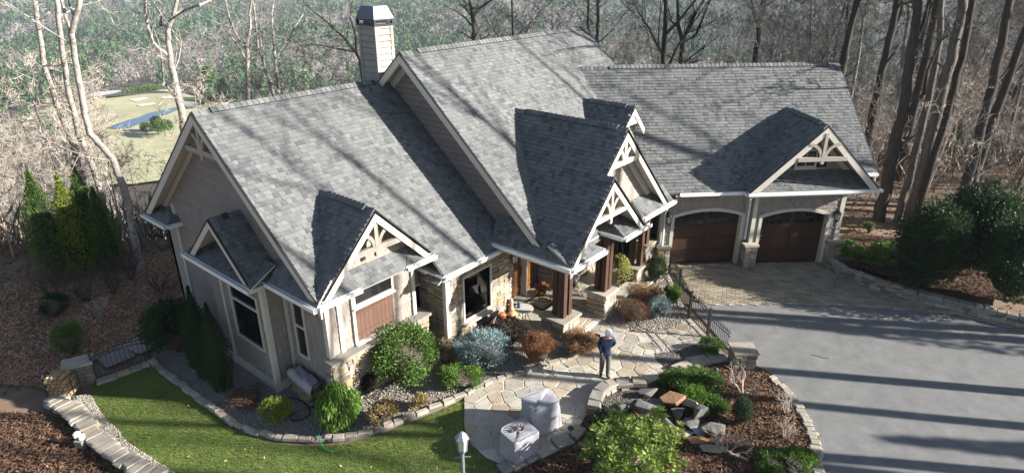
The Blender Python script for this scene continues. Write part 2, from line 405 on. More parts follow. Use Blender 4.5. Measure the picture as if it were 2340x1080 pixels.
def stone_face(f, d, u0, u1, z0, z1, parent, dep=.055, kit=None, wmax=.52, hmax=.27, holes=()):
    """split stones on a wall face"""
    out = []; rects = [(u0, u1, z0, z1)]
    for (a, b, c, e) in holes:
        nr = []
        for (x0, x1, y0, y1) in rects:
            if b <= x0 or a >= x1 or e <= y0 or c >= y1: nr.append((x0, x1, y0, y1)); continue
            for r in ((x0, a, y0, y1), (b, x1, y0, y1), (max(a, x0), min(b, x1), y0, c), (max(a, x0), min(b, x1), e, y1)):
                if r[1] - r[0] > .03 and r[3] - r[2] > .03: nr.append(r)
        rects = nr
    for r in rects: split(*r, out, wmax, hmax)
    B = Matrix((f.U, f.D, Vector((0, 0, 1)))).transposed().to_4x4()
    for (a, b, c, e) in out:
        g = .012; mw = Matrix.Translation(f.p(a + g / 2, d, c + g / 2)) @ B @ Matrix.Diagonal((b - a - g, dep * rng(.7, 1.3), e - c - g, 1))
        place('stone', random.choice(kit or STONES), parent, mw)
def pier(x0, y0, sx, sy, h, z0=0, parent=None, cap=.09, name='stone_pier', faces='LF'):
    m = MB(); m.box((x0 + sx / 2, y0 + sy / 2, z0 + h / 2 - cap / 2), (sx - .06, sy - .06, h - cap)); o = m.build(name, 'mortar', parent)
    stone_face(FX, -(y0 + .03), x0, x0 + sx, z0, z0 + h - cap, o)
    stone_face(FL, -(x0 + .03), -(y0 + sy), -y0, z0, z0 + h - cap, o)
    m = MB(); m.box((x0 + sx / 2, y0 + sy / 2, z0 + h - cap / 2 + .003), (sx + .14, sy + .14, cap)); c = m.build('cap_stone', 'slate', o)
    return o
# ------------------------------------------------------------------ main roofs
ML, MM, MG = .825, .872, .916
def zL(y): return 8.35 - ML * abs(19.65 - y)
def zM(y): return 9.48 - MM * abs(18.3 - y)
G1PK, G1Z = 10.72, 5.96
pickL = lambda q: q.x < 13.2 and (q.z > G1Z - abs(q.x - G1PK) + .05 or q.y > 16.7)
NLf, NLb = (0, -ML, 1), (0, ML, 1); NMf, NMb = (0, -MM, 1), (0, MM, 1)
def yz(x, y, fz): return (x, y, fz(y))
roof([yz(8.55, 14.0, zL), yz(12.76, 14.0, zL), yz(12.76, 13.42, zL), yz(16.3, 13.42, zL), yz(16.3, 19.65, zL), yz(8.55, 19.65, zL)], pick=pickL)
roof([yz(16.3, 25.3, zL), yz(8.55, 25.3, zL), yz(8.55, 19.65, zL), yz(16.3, 19.65, zL)])
vent((9.1, 19.65, 8.35), (15.5, 19.65, 8.35), NLf, NLb); caps((8.55, 19.65, 8.36), (9.1, 19.65, 8.36), NLf, NLb)
roof([yz(15.7, 11.1, zM), yz(27.7, 11.1, zM), yz(27.7, 18.3, zM), yz(15.7, 18.3, zM)])
roof([yz(27.7, 25.4, zM), yz(15.7, 25.4, zM), yz(15.7, 18.3, zM), yz(27.7, 18.3, zM)])
vent((16.5, 18.3, 9.48), (27.3, 18.3, 9.48), NMf, NMb); caps((15.7, 18.3, 9.49), (16.5, 18.3, 9.49), NMf, NMb); caps((27.3, 18.3, 9.49), (27.72, 18.3, 9.49), NMf, NMb)
# left wing gable end (faces -X); frame FL: u=-y
rake(FL, -8.55, (-19.65, 8.35), (-14.0, zL(14.0))); rake(FL, -8.55, (-19.65, 8.35), (-25.3, zL(25.3)))
wall_poly(FL, -9.0, [(-24.8, -1.2), (-14.6, -1.2), (-14.6, 3.95), (-19.65, 8.1), (-24.8, 3.9)], 'gable_wall')
gw = wall_poly(FL, -8.99, [(-23.6, -.6), (-20.2, -.6), (-20.2, 3.6), (-15.0, 3.6), (-14.75, 4.1), (-19.65, 8.08), (-23.6, 4.85)], 'gable_siding_backing', 'sidgap', th=.02)
lap(FL, -8.988, [(-23.6, -.6), (-20.2, -.6), (-20.2, 3.6), (-15.0, 3.6), (-14.75, 4.1), (-19.65, 8.08), (-23.6, 4.85)], gw)
m = MB(); m.box((8.97, 23.62, 1.9), (.16, .12, 4.9)); m.build('corner_board', 'trim', house)
truss(FL, -8.62, (-19.65, 8.35), .98, 7.1, mat='beam')
m = MB()   # inner frieze boards against the wall
for ye, ze in ((14.9, zL(14.9)), (24.6, zL(24.6))):
    m.bar((8.96, 19.65, 8.35 - .32), (8.96, ye, ze - .32), .05, .2, up=(0, 0, 1))
m.build('frieze_board', 'trim', house)
# back return of the gable
def pent(f, d0, d1, u0, u1, z0, z1, hipL=0, hipR=0, gl=True, gr=True, soff=True):
    """little skirt roof: eave at d0, top at wall d1, u0<u1; hips at either end"""
    A, B_ = f.p(u0, d0, z0), f.p(u1, d0, z0); C, D = f.p(u1 - hipR, d1, z1), f.p(u0 + hipL, d1, z1)
    pl = [A, B_, C, D]; roof(pl, 'pent_roof', thick=.04)
    if hipL: roof([f.p(u0, d1, z0), A, D], 'pent_roof', thick=.04)
    if hipR: roof([B_, f.p(u1, d1, z0), C], 'pent_roof', thick=.04)
    m = MB(); m.prism([f.p(u0 + .02, d0 - .02, z0 - .16), f.p(u1 - .02, d0 - .02, z0 - .16), f.p(u1 - .02, d1, z0 - .16), f.p(u0 + .02, d1, z0 - .16)][::1], (0, 0, .12)); m.build('soffit_box', 'trim', house)
    gut(f.p(u0 - .06, d0 + .07, z0 - .05), f.p(u1 + .06, d0 + .07, z0 - .05))
    if hipL and gl: gut(f.p(u0 - .07, d1, z0 - .052), f.p(u0 - .07, d0 + .002, z0 - .052))
    if hipR and gr: gut(f.p(u1 + .07, d0 + .002, z0 - .052), f.p(u1 + .07, d1, z0 - .052))
pent(FL, -8.45, -9.0, -25.2, -23.3, 3.72, 4.1, hipR=.45)
# ---- front gable of the left wing
def gable_roof(f, d, back, pk, footL, footR, capn=True, thick=.09):
    (u0, z0), (uL, zl), (uR, zr) = pk, footL, footR
    def strip(ua, za, ub, zb, nrm):
        roof([f.p(ua, d, za), f.p(ub, d, zb), f.p(ub, back, zb), f.p(ua, back, za)], thick=thick)
    strip(uL, zl, u0, z0, None); strip(u0, z0, uR, zr, None)
    nl = (-f.U * (z0 - zl) / (u0 - uL) + Vector((0, 0, 1))); nr = (f.U * (z0 - zr) / (uR - u0) + Vector((0, 0, 1)))
    a, b = f.p(u0, d, z0), f.p(u0, back, z0); dd = (b - a).normalized(); L = (b - a).length
    caps(a + Vector((0, 0, .01)), a + dd * .4 + Vector((0, 0, .01)), nl, nr); vent(a + dd * .4, a + dd * (L - .5), nl, nr); caps(b - dd * .5, b, nl, nr)
gable_roof(FX, -14.05, -16.78, (G1PK, G1Z), (8.62, 3.86), (12.8, 3.88))
rake(FX, -14.1, (G1PK, G1Z), (8.62, 3.86)); rake(FX, -14.1, (G1PK, G1Z), (12.8, 3.88))
G1W = [(9.0, 1.6), (12.32, 1.6), (12.32, 4.1), (10.72, 5.72), (9.0, 4.0)]
wall_poly(FX, -14.55, [(9.02, -1), (12.32, -1), (12.32, 4.1), (10.72, 5.72), (9.02, 4.0)]); shakes(FX, -14.55, G1W)
truss(FX, -14.14, (G1PK, G1Z), 1.15, 4.72, mat='beamdk')
pent(FX, -14.03, -14.55, 8.5, 9.85, 3.74, 4.15, hipR=.45); pent(FX, -14.03, -14.55, 11.75, 12.86, 3.74, 4.15, hipL=.45)
# skirt roof along the left gable end between bump-out and corner
pent(FL, -8.42, -9.0, -16.5, -14.05, 3.70, 4.35)
# ---- bump-out with its own little gable (faces -X)
gable_roof(FL, -7.93, -9.02, (-18.55, 5.36), (-20.3, 3.78), (-16.74, 3.75), thick=.06)
rake(FL, -7.93, (-18.55, 5.36), (-20.3, 3.78), drop=.18); rake(FL, -7.93, (-18.55, 5.36), (-16.74, 3.75), drop=.18)
pent(FL, -7.86, -8.75, -20.62, -16.55, 3.66, 4.15)
wall_poly(FL, -8.35, [(-20.2, -1.2), (-16.85, -1.2), (-16.85, 3.6), (-20.2, 3.6)]); 
wall_poly(FX, -16.85, [(8.36, -1.2), (9.0, -1.2), (9.0, 3.6), (8.36, 3.6)])
wall_poly(FL, -8.7, [(-19.9, 3.7), (-17.2, 3.7), (-18.55, 5.1)], 'gable_wall')
shakes(FX, -16.85, [(8.36, -.2), (9.0, -.2), (9.0, 3.5), (8.36, 3.5)])
bw = wall_poly(FL, -8.344, [(-20.18, -.1), (-19.52, -.1), (-19.52, 3.55), (-20.18, 3.55)], 'siding_backing', 'sidgap', th=.02)
lap(FL, -8.342, [(-20.18, -.1), (-19.5, -.1), (-19.5, 3.5), (-20.18, 3.5)], bw)
shakes(FL, -8.35, [(-19.4, -.1), (-16.85, -.1), (-16.85, 3.5), (-19.4, 3.5)], expo=.22, w=(.16, .3))
shakes(FL, -9.0, [(-16.85, -.1), (-14.55, -.1), (-14.55, 3.6), (-16.85, 3.6)], expo=.2)
m = MB(); m.box((8.33, 16.83, 1.55), (.16, .16, 4.2)); m.build('corner_board', 'trim', house)
m = MB(); m.box((8.33, 19.46, 1.6), (.1, .12, 3.9)); m.build('corner_board', 'trim', house)
m = MB(); m.box((8.31, 18.5, -.22), (.1, 3.4, .34)); m.build('base_board', 'trim', house)
m = MB(); m.box((8.66, 16.81, -.22), (.62, .1, .34)); m.build('base_board', 'trim', house)
m = MB(); m.box((8.97, 14.53, 2.65), (.17, .17, 2.1)); m.build('corner_board', 'trim', house)
m = MB(); m.box((9.42, 14.515, 2.62), (.16, .05, 2.1)); m.box((9.9, 14.5, 2.65), (.10, .08, 2.1)); m.build('corner_board', 'trim', house)
m = MB(); m.box((8.96, 16.7, 1.7), (.1, .12, 3.6)); m.build('corner_board', 'trim', house)
m = MB(); m.box((12.32, 14.53, 2.75), (.13, .14, 2.3)); m.build('corner_board', 'trim', house)
# ------------------------------------------------------------------ windows
MT['pane'] = M('dark_glass', (.010, .011, .012), rough=.06, spec=.7)
def window(f, d, u0, u1, z0, z1, cols=1, rows=1, fw=.07, dep=.07, transom=None, sill=True, frame='trim', pane='pane', mw_=.03):
    m = MB()
    for a, b, c, e in ((u0 - fw, u0, z0 - fw, z1 + fw), (u1, u1 + fw, z0 - fw, z1 + fw), (u0, u1, z1, z1 + fw), (u0, u1, z0 - fw, z0)):
        m.prism([f.p(a, d, c), f.p(b, d, c), f.p(b, d, e), f.p(a, d, e)], f.D * dep)
    w_ = m.build('window', frame, house)
    m = MB(); m.prism([f.p(u0, d + .012, z0), f.p(u1, d + .012, z0), f.p(u1, d + .012, z1), f.p(u0, d + .012, z1)], f.D * .012); m.build('pane', pane, w_)
    mm = MB(); k = 0
    for i in range(1, cols): u = u0 + (u1 - u0) * i / cols; mm.bar(f.p(u, d + .035, z0), f.p(u, d + .035, z1), mw_, .03, up=f.D); k = 1
    for i in range(1, rows): z = z0 + (z1 - z0) * i / rows; mm.bar(f.p(u0, d + .037, z), f.p(u1, d + .037, z), .03, mw_); k = 1
    if transom: mm.bar(f.p(u0, d + .04, transom), f.p(u1, d + .04, transom), .05, .07); k = 1
    if k: mm.build('muntin', frame, w_)
    if sill: m = MB(); m.prism([f.p(u0 - .12, d, z0 - fw - .07), f.p(u1 + .12, d, z0 - fw - .07), f.p(u1 + .12, d, z0 - fw), f.p(u0 - .12, d, z0 - fw)], f.D * (dep + .05)); m.build('sill', frame, w_)
    return w_
window(FL, -8.335, -18.85, -17.25, 1.05, 2.9, transom=2.45, sill=False)
window(FL, -8.985, -16.25, -15.75, 1.05, 3.1, transom=2.1, sill=False)
wn = window(FX, -14.535, 10.0, 11.42, 2.95, 3.62, sill=True)
m = MB(); m.prism([FX.p(9.97, -14.55, 1.66), FX.p(11.45, -14.55, 1.66), FX.p(11.45, -14.55, 2.8), FX.p(9.97, -14.55, 2.8)], (0, -.03, 0)); sh = m.build('shutter', 'shutdark', house)
for i in range(9):
    a = 9.98 + i * .163; m = MB(); m.box((a + .08, 14.525, 2.23), (.153, .03, 1.13)); m.build('plank', 'shutter', sh)
for z in (2.62, 1.9):
    m = MB(); m.box((10.71, 14.498, z), (1.46, .024, .1)); m.build('batten', 'shutter', sh)
m = MB(); m.box((10.71, 14.48, 1.58), (1.7, .16, .07)); m.build('sill', 'trim', house)
# recess wall with small window beside the stone bay
wall_poly(FX, -15.2, [(12.3, -.6), (13.25, -.6), (13.25, 3.6), (12.3, 3.6)]); shakes(FX, -15.2, [(12.4, 0), (13.22, 0), (13.22, 3.4), (12.4, 3.4)])
window(FX, -15.185, 12.86, 13.16, 1.28, 2.16)
roof([(12.76, 13.42, zL(13.42) - .02), (12.76, 14.1, zL(13.42) - .02), (12.45, 14.1, 3.0), (12.45, 13.42, 3.0)], 'pent_roof', thick=.03)
# stone water table under the front gable
m = MB(); m.box((10.75, 14.42, .55), (3.9, .28, 1.9)); wt = m.build('stone_wall', 'mortar', house)
stone_face(FX, -14.28, 8.8, 12.7, -.35, 1.48, wt); stone_face(FL, -8.8, -14.6, -14.28, -.35, 1.48, wt)
m = MB(); m.box((8.95, 14.5, .55), (.26, .1, 1.9)); m.build('stone_wall', 'mortar', house)
m = MB(); m.box((10.75, 14.37, 1.53), (4.05, .42, .09)); m.build('ledge_cap', 'slate', house)
# ---- stone dining bay
WIN = (14.06, 15.43, .80, 2.45)
def hole_wall(f, d, u0, u1, z0, z1, hole, mat, th=.16, name='stone_wall'):
    a, b, c, e = hole; m = MB()
    for r in ((u0, a, z0, z1), (b, u1, z0, z1), (a, b, z0, c), (a, b, e, z1)):
        m.prism([f.p(r[0], d - th, r[2]), f.p(r[1], d - th, r[2]), f.p(r[1], d - th, r[3]), f.p(r[0], d - th, r[3])], f.D * th)
    return m.build(name, mat, house)
sw = hole_wall(FX, -13.87, 13.2, 16.75, -.5, 3.1, WIN, 'mortar')
stone_face(FX, -13.87, 13.3, 16.75, -.1, 3.02, sw, holes=[(WIN[0] - .08, WIN[1] + .08, WIN[2] - .1, WIN[3] + .06)])
sw2 = wall_poly(FL, -13.2, [(-15.2, -.5), (-13.88, -.5), (-13.88, 3.1), (-15.2, 3.1)], 'stone_wall', 'mortar')
stone_face(FL, -13.2, -15.18, -13.95, -.1, 3.02, sw2)
m = MB(); m.box((13.215, 13.86, 1.45), (.2, .16, 3.1)); m.build('corner_board', 'trim', house)
m = MB()
for a, b, c, e in ((WIN[0] - .07, WIN[0], WIN[2] - .07, WIN[3] + .07), (WIN[1], WIN[1] + .07, WIN[2] - .07, WIN[3] + .07), (WIN[0], WIN[1], WIN[3], WIN[3] + .07), (WIN[0], WIN[1], WIN[2] - .07, WIN[2])):
    m.prism([FX.p(a, -13.98, c), FX.p(b, -13.98, c), FX.p(b, -13.98, e), FX.p(a, -13.98, e)], FX.D * .16)
dw = m.build('window', 'trim', house)
m = MB(); m.box((14.745, 13.93, 1.625), (1.37, .012, 1.65)); m.build('pane', 'glass', dw)
m = MB(); m.box((14.745, 13.78, .69), (1.75, .26, .07)); m.build('sill', 'slate', dw)
# room seen through the dining window
m = MB(); m.box((15.6, 16.6, 1.4), (4.4, .05, 3)); m.box((17.8, 15.3, 1.4), (.05, 2.6, 3)); m.box((13.3, 15.3, 1.4), (.05, 2.6, 3)); m.box((15.5, 15.3, .1), (4.5, 2.6, .05)); m.box((15.5, 15.3, 2.9), (4.5, 2.6, .05)); m.build('room_wall', 'cream', house)
# front eave of the bay, gutters
gut((12.7, 13.36, zL(13.42) - .06), (15.35, 13.36, zL(13.42) - .06))
m = MB(); m.box((14.2, 13.5, zL(13.42) - .15), (3.0, .12, .16)); m.box((14.3, 13.68, zL(13.42) - .2), (3.1, .4, .03)); m.build('fascia', 'trim', house)
gut((12.69, 13.42, zL(13.42) - .062), (12.69, 14.6, zL(13.42) - .062), w=.11)
m = MB(); m.tube([(13.05, 13.4, 3.0), (13.1, 13.74, 2.75), (13.1, 13.74, .2)], .045, 6); m.build('downspout', 'white', house)
# ------------------------------------------------------------------ main block side wall
mw_ = wall_poly(FL, -16.2, [(-24.8, 0), (-14.5, 0), (-14.5, 3.36), (-12.0, 3.36), (-12.0, 3.85), (-18.3, 9.3), (-24.8, 3.7)], 'gable_wall', 'sidgap')
lap(FL, -16.195, [(-11.95, 3.6), (-13.6, 3.3), (-19.7, 8.25), (-18.3, 9.28), (-11.9, 3.68)][::-1], mw_, expo=.21)
rake(FL, -15.7, (-18.3, 9.48), (-11.5, zM(11.5))); rake(FL, -15.7, (-18.3, 9.48), (-25.4, zM(25.4)))
m = MB(); m.bar((16.15, 18.3, 9.1), (16.15, 11.9, zM(11.9) - .38), .06, .26); m.bar((16.15, 18.3, 9.1), (16.15, 20.2, zM(20.2) - .38), .06, .26); m.build('frieze_board', 'trim', house)
wall_poly(Fr((0, 0, 0), (0, 1, 0), (1, 0, 0)), 27.2, [(12.0, 0), (24.8, 0), (24.8, 3.7), (18.3, 9.3), (12.0, 3.85)], 'gable_wall')
m = MB(); m.box((21.7, 24.7, 1.8), (10.8, .2, 3.8)); m.box((12.6, 24.7, 1.2), (7.2, .2, 4.8)); m.build('back_wall', 'wallbase', house)
rake(Fr((0, 0, 0), (0, 1, 0), (1, 0, 0)), 27.7, (18.3, 9.48), (11.5, zM(11.5))); rake(Fr((0, 0, 0), (0, 1, 0), (1, 0, 0)), 27.7, (18.3, 9.48), (25.4, zM(25.4)))
# ------------------------------------------------------------------ entry gables
XE, ZE, PKU, ZU, PKD, ZD = 15.42, 3.45, 19.15, 7.25, 17.81, 5.90
ml = (ZU - ZE) / (PKU - XE)
def zE(x): return ZE + ml * (x - XE)
YD, YU = 10.32, 10.70
roof([(XE, YD, ZE), (PKD, YD, zE(PKD)), (PKD, YU, zE(PKD)), (PKU, YU, ZU), (PKU, 15.95, ZU), (16.6, 14.3, zE(16.6)), (XE, 13.75, ZE)])
roof([(PKU, YU, ZU), (22.9, YU, ZU - 3.75), (22.9, 12.2, ZU - 3.75), (PKU, 15.95, ZU)])
roof([(PKD, YD, zE(PKD)), (20.2, YD, zE(PKD) - 2.39), (20.2, 11.2, zE(PKD) - 2.39), (PKD, 11.2, zE(PKD))])
nl, nr = Vector((-ml, 0, 1)), Vector((1, 0, 1))
caps((PKU, YU, ZU + .01), (PKU, YU + .4, ZU + .01), nl, nr); vent((PKU, YU + .4, ZU), (PKU, 15.2, ZU), nl, nr); caps((PKU, 15.2, ZU), (PKU, 15.95, ZU), nl, nr)
caps((PKD, YD, zE(PKD) + .01), (PKD, YU + .2, zE(PKD) + .01), nl, nr)
rake(FX, -YU - .05, (PKU, ZU), (17.3, zE(17.3))); rake(FX, -YU - .05, (PKU, ZU), (22.9, ZU - 3.75))
rake(FX, -YD - .05, (PKD, zE(PKD)), (XE, ZE)); rake(FX, -YD - .05, (PKD, zE(PKD)), (20.2, zE(PKD) - 2.39))
wall_poly(FX, -11.25, [(17.0, 4.2), (22.6, 3.6), (22.6, 3.72), (PKU, 7.0), (17.0, 4.9)]); shakes(FX, -11.25, [(19.0, 3.75), (22.5, 3.75), (PKU, 6.98), (17.9, 5.7), (18.0, 4.5)])
truss(FX, -YU - .08, (PKU, ZU), .8, 6.05, mat='trim', post=.1); truss(FX, -YD - .08, (PKD, zE(PKD)), 1.12, 4.55, mat='beam', post=.3)
m = MB(); m.bar((PKU, 11.2, ZU - .4), (22.5, 11.2, ZU - 3.75), .05, .24); m.build('frieze_board', 'trim', house)
pent(FX, -YU + .02, -11.25, 20.75, 23.3, 3.46, 4.05, hipL=0)
pent(FX, -YD + .02, -11.6, 18.72, 20.5, 3.42, 4.0, hipL=.5)
pent(FX, -YD + .02, -11.3, 15.46, 17.35, 3.42, 3.95, hipR=.5)
gut((XE - .07, YD - .05, ZE - .07), (XE - .07, 13.75, ZE - .07))
m = MB(); m.box((XE + .14, 12.0, ZE - .2), (.14, 3.3, .2)); m.build('fascia', 'trim', house)
m = MB(); m.box((19.2, 12.7, 3.3), (7.2, 3.0, .08)); m.build('porch_ceiling', 'soffit', house)
m = MB(); m.box((16.9, 11.55, 3.12), (2.2, .3, .3)); m.box((21.2, 11.3, 3.12), (4.6, .3, .3)); m.box((16.55, 12.9, 3.12), (.3, 2.6, .3)); m.build('porch_header', 'trim', house)
# posts on stone piers
def posts(pts, z0, z1, w=.19):
    for x, y in pts:
        m = MB(); m.box((x, y, (z0 + z1) / 2), (w, w, z1 - z0)); m.build('post', 'brown', house)
p1 = pier(16.02, 10.95, .98, .98, .86, parent=house); posts([(16.38, 11.55), (16.38, 11.24), (16.7, 11.24)], .83, 3.2)
p2 = pier(18.28, 10.66, .82, .82, 1.12, parent=house); posts([(18.58, 11.2), (18.58, 10.92), (18.84, 10.92)], 1.1, 3.3)
p3 = pier(21.3, 11.0, .75, .75, .95, parent=house); posts([(21.55, 11.45), (21.7, 11.15)], .93, 3.3)
p4 = pier(23.0, 11.55, .85, .7, 1.25, parent=house); posts([(23.25, 11.75)], 1.2, 3.4, .22)
pier(18.45, 11.4, .5, 1.5, .3, parent=house, name='porch_step_wall')
pier(19.1, 10.85, 2.2, .45, .34, parent=house, name='porch_step_wall')
# porch floor slab and back wall, door
m = MB(); m.box((19.9, 12.65, .06), (8.0, 3.8, .12)); pf = m.build('porch_floor', 'joint', house)
db = wall_poly(FX, -14.45, [(16.7, 0), (19.1, 0), (19.1, 3.3), (16.7, 3.3)], 'stone_wall', 'mortar')
stone_face(FX, -14.45, 16.75, 17.1, .1, 3.2, db)
dr = thing
m = MB(); m.box((17.84, 14.42, 1.27), (1.72, .1, 2.5)); m.build('door_frame', 'brown', house)
for i, x in enumerate((17.45, 18.22)):
    m = MB(); m.box((x, 14.36, 1.3), (.75, .05, 2.36)); d_ = m.build('door', 'door', house)
    for j in range(5):
        m = MB(); m.box((x - .30 + j * .15, 14.325, 1.3), (.135, .03, 2.3)); m.build('plank', 'door', d_)
    for z in (.45, 2.1):
        m = MB(); m.box((x, 14.3, z), (.72, .025, .14)); m.build('rail', 'door', d_)
    m = MB(); m.tube([(x + (.27 if i == 0 else -.27), 14.25, 1.0), (x + (.27 if i == 0 else -.27), 14.22, 1.2), (x + (.27 if i == 0 else -.27), 14.25, 1.4)], .02, 6); m.build('handle', 'black', d_)
e1 = wall_poly(FL, -19.05, [(-14.45, 0), (-13.3, 0), (-13.3, 3.3), (-14.45, 3.3)], 'stone_wall', 'mortar'); stone_face(FL, -19.05, -14.4, -13.3, .12, 3.2, e1)
e2 = wall_poly(FX, -13.3, [(19.05, 0), (24.6, 0), (24.6, 3.3), (19.05, 3.3)], 'stone_wall', 'mortar'); stone_face(FX, -13.3, 19.05, 22.8, .12, 3.2, e2, holes=[(20.6, 22.2, .9, 2.6)])
window(FX, -13.29, 20.65, 22.15, .95, 2.55, cols=2, sill=False)
# ------------------------------------------------------------------ small dormer between entry and garage
gable_roof(FX, -12.85, -15.62, (23.45, 7.0), (22.3, 5.85), (24.38, 6.02), thick=.06)
rake(FX, -12.9, (23.45, 7.0), (22.3, 5.85), drop=.2); rake(FX, -12.9, (23.45, 7.0), (24.38, 6.02), drop=.2)
wall_poly(FX, -13.2, [(22.7, 4.6), (24.15, 4.6), (24.15, 6.1), (23.45, 6.85), (22.7, 6.1)]); shakes(FX, -13.2, [(22.7, 4.8), (24.15, 4.8), (24.15, 6.1), (23.45, 6.8), (22.7, 6.1)])
wall_poly(FL, -22.72, [(-15.5, 5.0), (-13.22, 4.6), (-13.22, 6.1), (-15.5, 6.1)])
truss(FX, -12.94, (23.45, 7.0), .45, 6.35, mat='trim', post=.08, w=.1)
gut((23.4, 11.05, zM(11.1) - .05), (25.1, 11.05, zM(11.1) - .05))
# ------------------------------------------------------------------ garage
zGr = lambda t: 8.06 - MG * abs(29.37 - t)
def gp(s, t): return ST(s, t, zGr(t))
roof([gp(5.6, 24.5), gp(17.6, 24.5), gp(17.6, 25.0), gp(18.25, 25.0), gp(18.25, 29.37), gp(5.6, 29.37)])
roof([gp(18.25, 34.3), gp(6.5, 34.3), gp(6.5, 29.37), gp(18.25, 29.37)])
NG1 = Vector((-MG * Q, -MG * Q, 1)); NG2 = Vector((MG * Q, MG * Q, 1))
vent(gp(7.2, 29.37), gp(17.7, 29.37), NG1, NG2); caps(gp(5.7, 29.37), gp(7.2, 29.37), NG1, NG2); caps(gp(17.7, 29.37), gp(18.27, 29.37), NG1, NG2)
FGr = Fr((0, 0, 0), (Q, Q, 0), (Q, -Q, 0))
rake(FGr, 18.25, (29.37, 8.06), (25.0, zGr(25.0))); rake(FGr, 18.25, (29.37, 8.06), (34.3, zGr(34.3)))
def arch(u0, u1, z0, z1, n=10):
    out = []
    for i in range(n + 1):
        k = i / n * 2 - 1; out.append((u0 + (u1 - u0) * i / n, z0 + (z1 - z0) * (1 - k * k)))
    return out
def gwall(d, u0, u1, a, b, top):
    A = arch(a, b, 2.29, 2.54)
    pts = [(u0, -.2), (a, -.2)] + A + [(b, -.2), (u1, -.2), (u1, top), (u0, top)]
    wall_poly(FG, d, pts); shakes(FG, d, [(u0, .9), (a, .9)] + A + [(b, .9), (u1, .9), (u1, top - .02), (u0, top - .02)])
    m = MB(); w_ = .14; o = arch(a - w_, b + w_, 2.29 + .09, 2.54 + w_); 
    for i in range(len(A) - 1):
        P = [FG.p(*(A[i][0], d, A[i][1])), FG.p(A[i + 1][0], d, A[i + 1][1]), FG.p(o[i + 1][0], d, o[i + 1][1]), FG.p(o[i][0], d, o[i][1])]; m.prism(P, FG.D * .06)
    for c0, c1 in ((a - w_, a), (b, b + w_)): m.prism([FG.p(c0, d, -.05), FG.p(c1, d, -.05), FG.p(c1, d, 2.29 if c0 == b else 2.29), FG.p(c0, d, 2.29 if c0 == b else 2.29)], FG.D * .06)
    m.prism([FG.p(a - w_, d + .001, 2.29), FG.p(a, d + .001, 2.29), FG.p(a, d + .001, 2.33), FG.p(a - w_, d + .001, 2.38)], FG.D * .058)
    m.prism([FG.p(b, d + .001, 2.29), FG.p(b + w_, d + .001, 2.29), FG.p(b + w_, d + .001, 2.38), FG.p(b, d + .001, 2.33)], FG.D * .058)
    m.build('door_casing', 'trim', house)
    for c in (a, b):
        m = MB(); m.prism([FG.p(c - .01, d - .3, -.05), FG.p(c + .01, d - .3, -.05), FG.p(c + .01, d - .3, 2.28), FG.p(c - .01, d - .3, 2.28)], FG.D * .3); m.build('jamb', 'trim', house)
    m = MB(); m.prism([FG.p(a - .05, d - .26, 0), FG.p(b + .05, d - .26, 0), FG.p(b + .05, d - .26, 2.6), FG.p(a - .05, d - .26, 2.6)], FG.D * .05); gd = m.build('garage_door', 'gdoor', house)
    w3 = (b - a - .36) / 2
    for r in range(3):
        for c in range(2):
            x0 = a + .12 + c * (w3 + .12); z0 = .10 + r * .58; z1 = z0 + .46
            m = MB(); 
            k = 9
            for i in range(k): m.prism([FG.p(x0 + w3 * i / k + .004, d - .21, z0), FG.p(x0 + w3 * (i + 1) / k - .004, d - .21, z0), FG.p(x0 + w3 * (i + 1) / k - .004, d - .21, z1), FG.p(x0 + w3 * i / k + .004, d - .21, z1)], FG.D * .012)
            m.build('door_panel', 'gdoor', gd)
            m = MB()
            for (p_, q_) in (((x0 - .03, z0 - .02), (x0 + w3 + .03, z0 - .02)), ((x0 - .03, z1 + .02), (x0 + w3 + .03, z1 + .02)), ((x0 - .02, z0), (x0 - .02, z1)), ((x0 + w3 + .02, z0), (x0 + w3 + .02, z1))):
                m.bar(FG.p(p_[0], d - .197, p_[1]), FG.p(q_[0], d - .197, q_[1]), .03, .03)
            m.build('panel_moulding', 'gdoor', gd)
    for z in (.02, .60, 1.18, 1.76):
        m = MB(); m.bar(FG.p(a, d - .206, z), FG.p(b, d - .206, z), .008, .012); m.build('section_joint', 'dark', gd)
    for c in range(2):
        x0 = a + .14 + c * (w3 + .12); x1 = x0 + w3 - .04
        m = MB(); m.prism([FG.p(x0, d - .21, 1.86), FG.p(x1, d - .21, 1.86), FG.p(x1, d - .21, 2.44), FG.p(x0, d - .21, 2.44)], FG.D * .012); pn_ = m.build('window_pane', 'pane', gd)
        m = MB()
        for i in range(5): u = x0 + (x1 - x0) * i / 4; m.bar(FG.p(u, d - .19, 1.86), FG.p(u, d - .19, 2.44), .025, .02, up=FG.D)
        for z in (1.86, 2.12): m.bar(FG.p(x0, d - .188, z), FG.p(x1, d - .188, z), .02, .025)
        m.build('muntin', 'gdoor', gd)
    for sg in (-1, 1):
        x = (a + b) / 2 + sg * .055; m = MB(); m.bar(FG.p(x, d - .19, .98), FG.p(x, d - .19, 1.28), .045, .02, up=FG.D); m.tube([FG.p(x, d - .18, 1.02), FG.p(x, d - .11, 1.05), FG.p(x, d - .11, 1.2), FG.p(x, d - .18, 1.23)], .014, 5); m.build('handle', 'black', gd)
gwall(-25.02, 8.75, 12.8, 9.42, 12.44, 3.6)
gwall(-24.68, 12.75, 16.88, 13.22, 16.22, 3.55)
wall_poly(FGr, 16.86, [(24.7, -.3), (34, -.3), (34, 4.0), (29.37, 7.6), (24.7, 3.55)], 'wall'); wall_poly(Fr((0, 0, 0), (Q, Q, 0), (-Q, Q, 0)), -12.76, [(24.7, 0), (25.0, 0), (25.0, 3.5), (24.7, 3.5)])
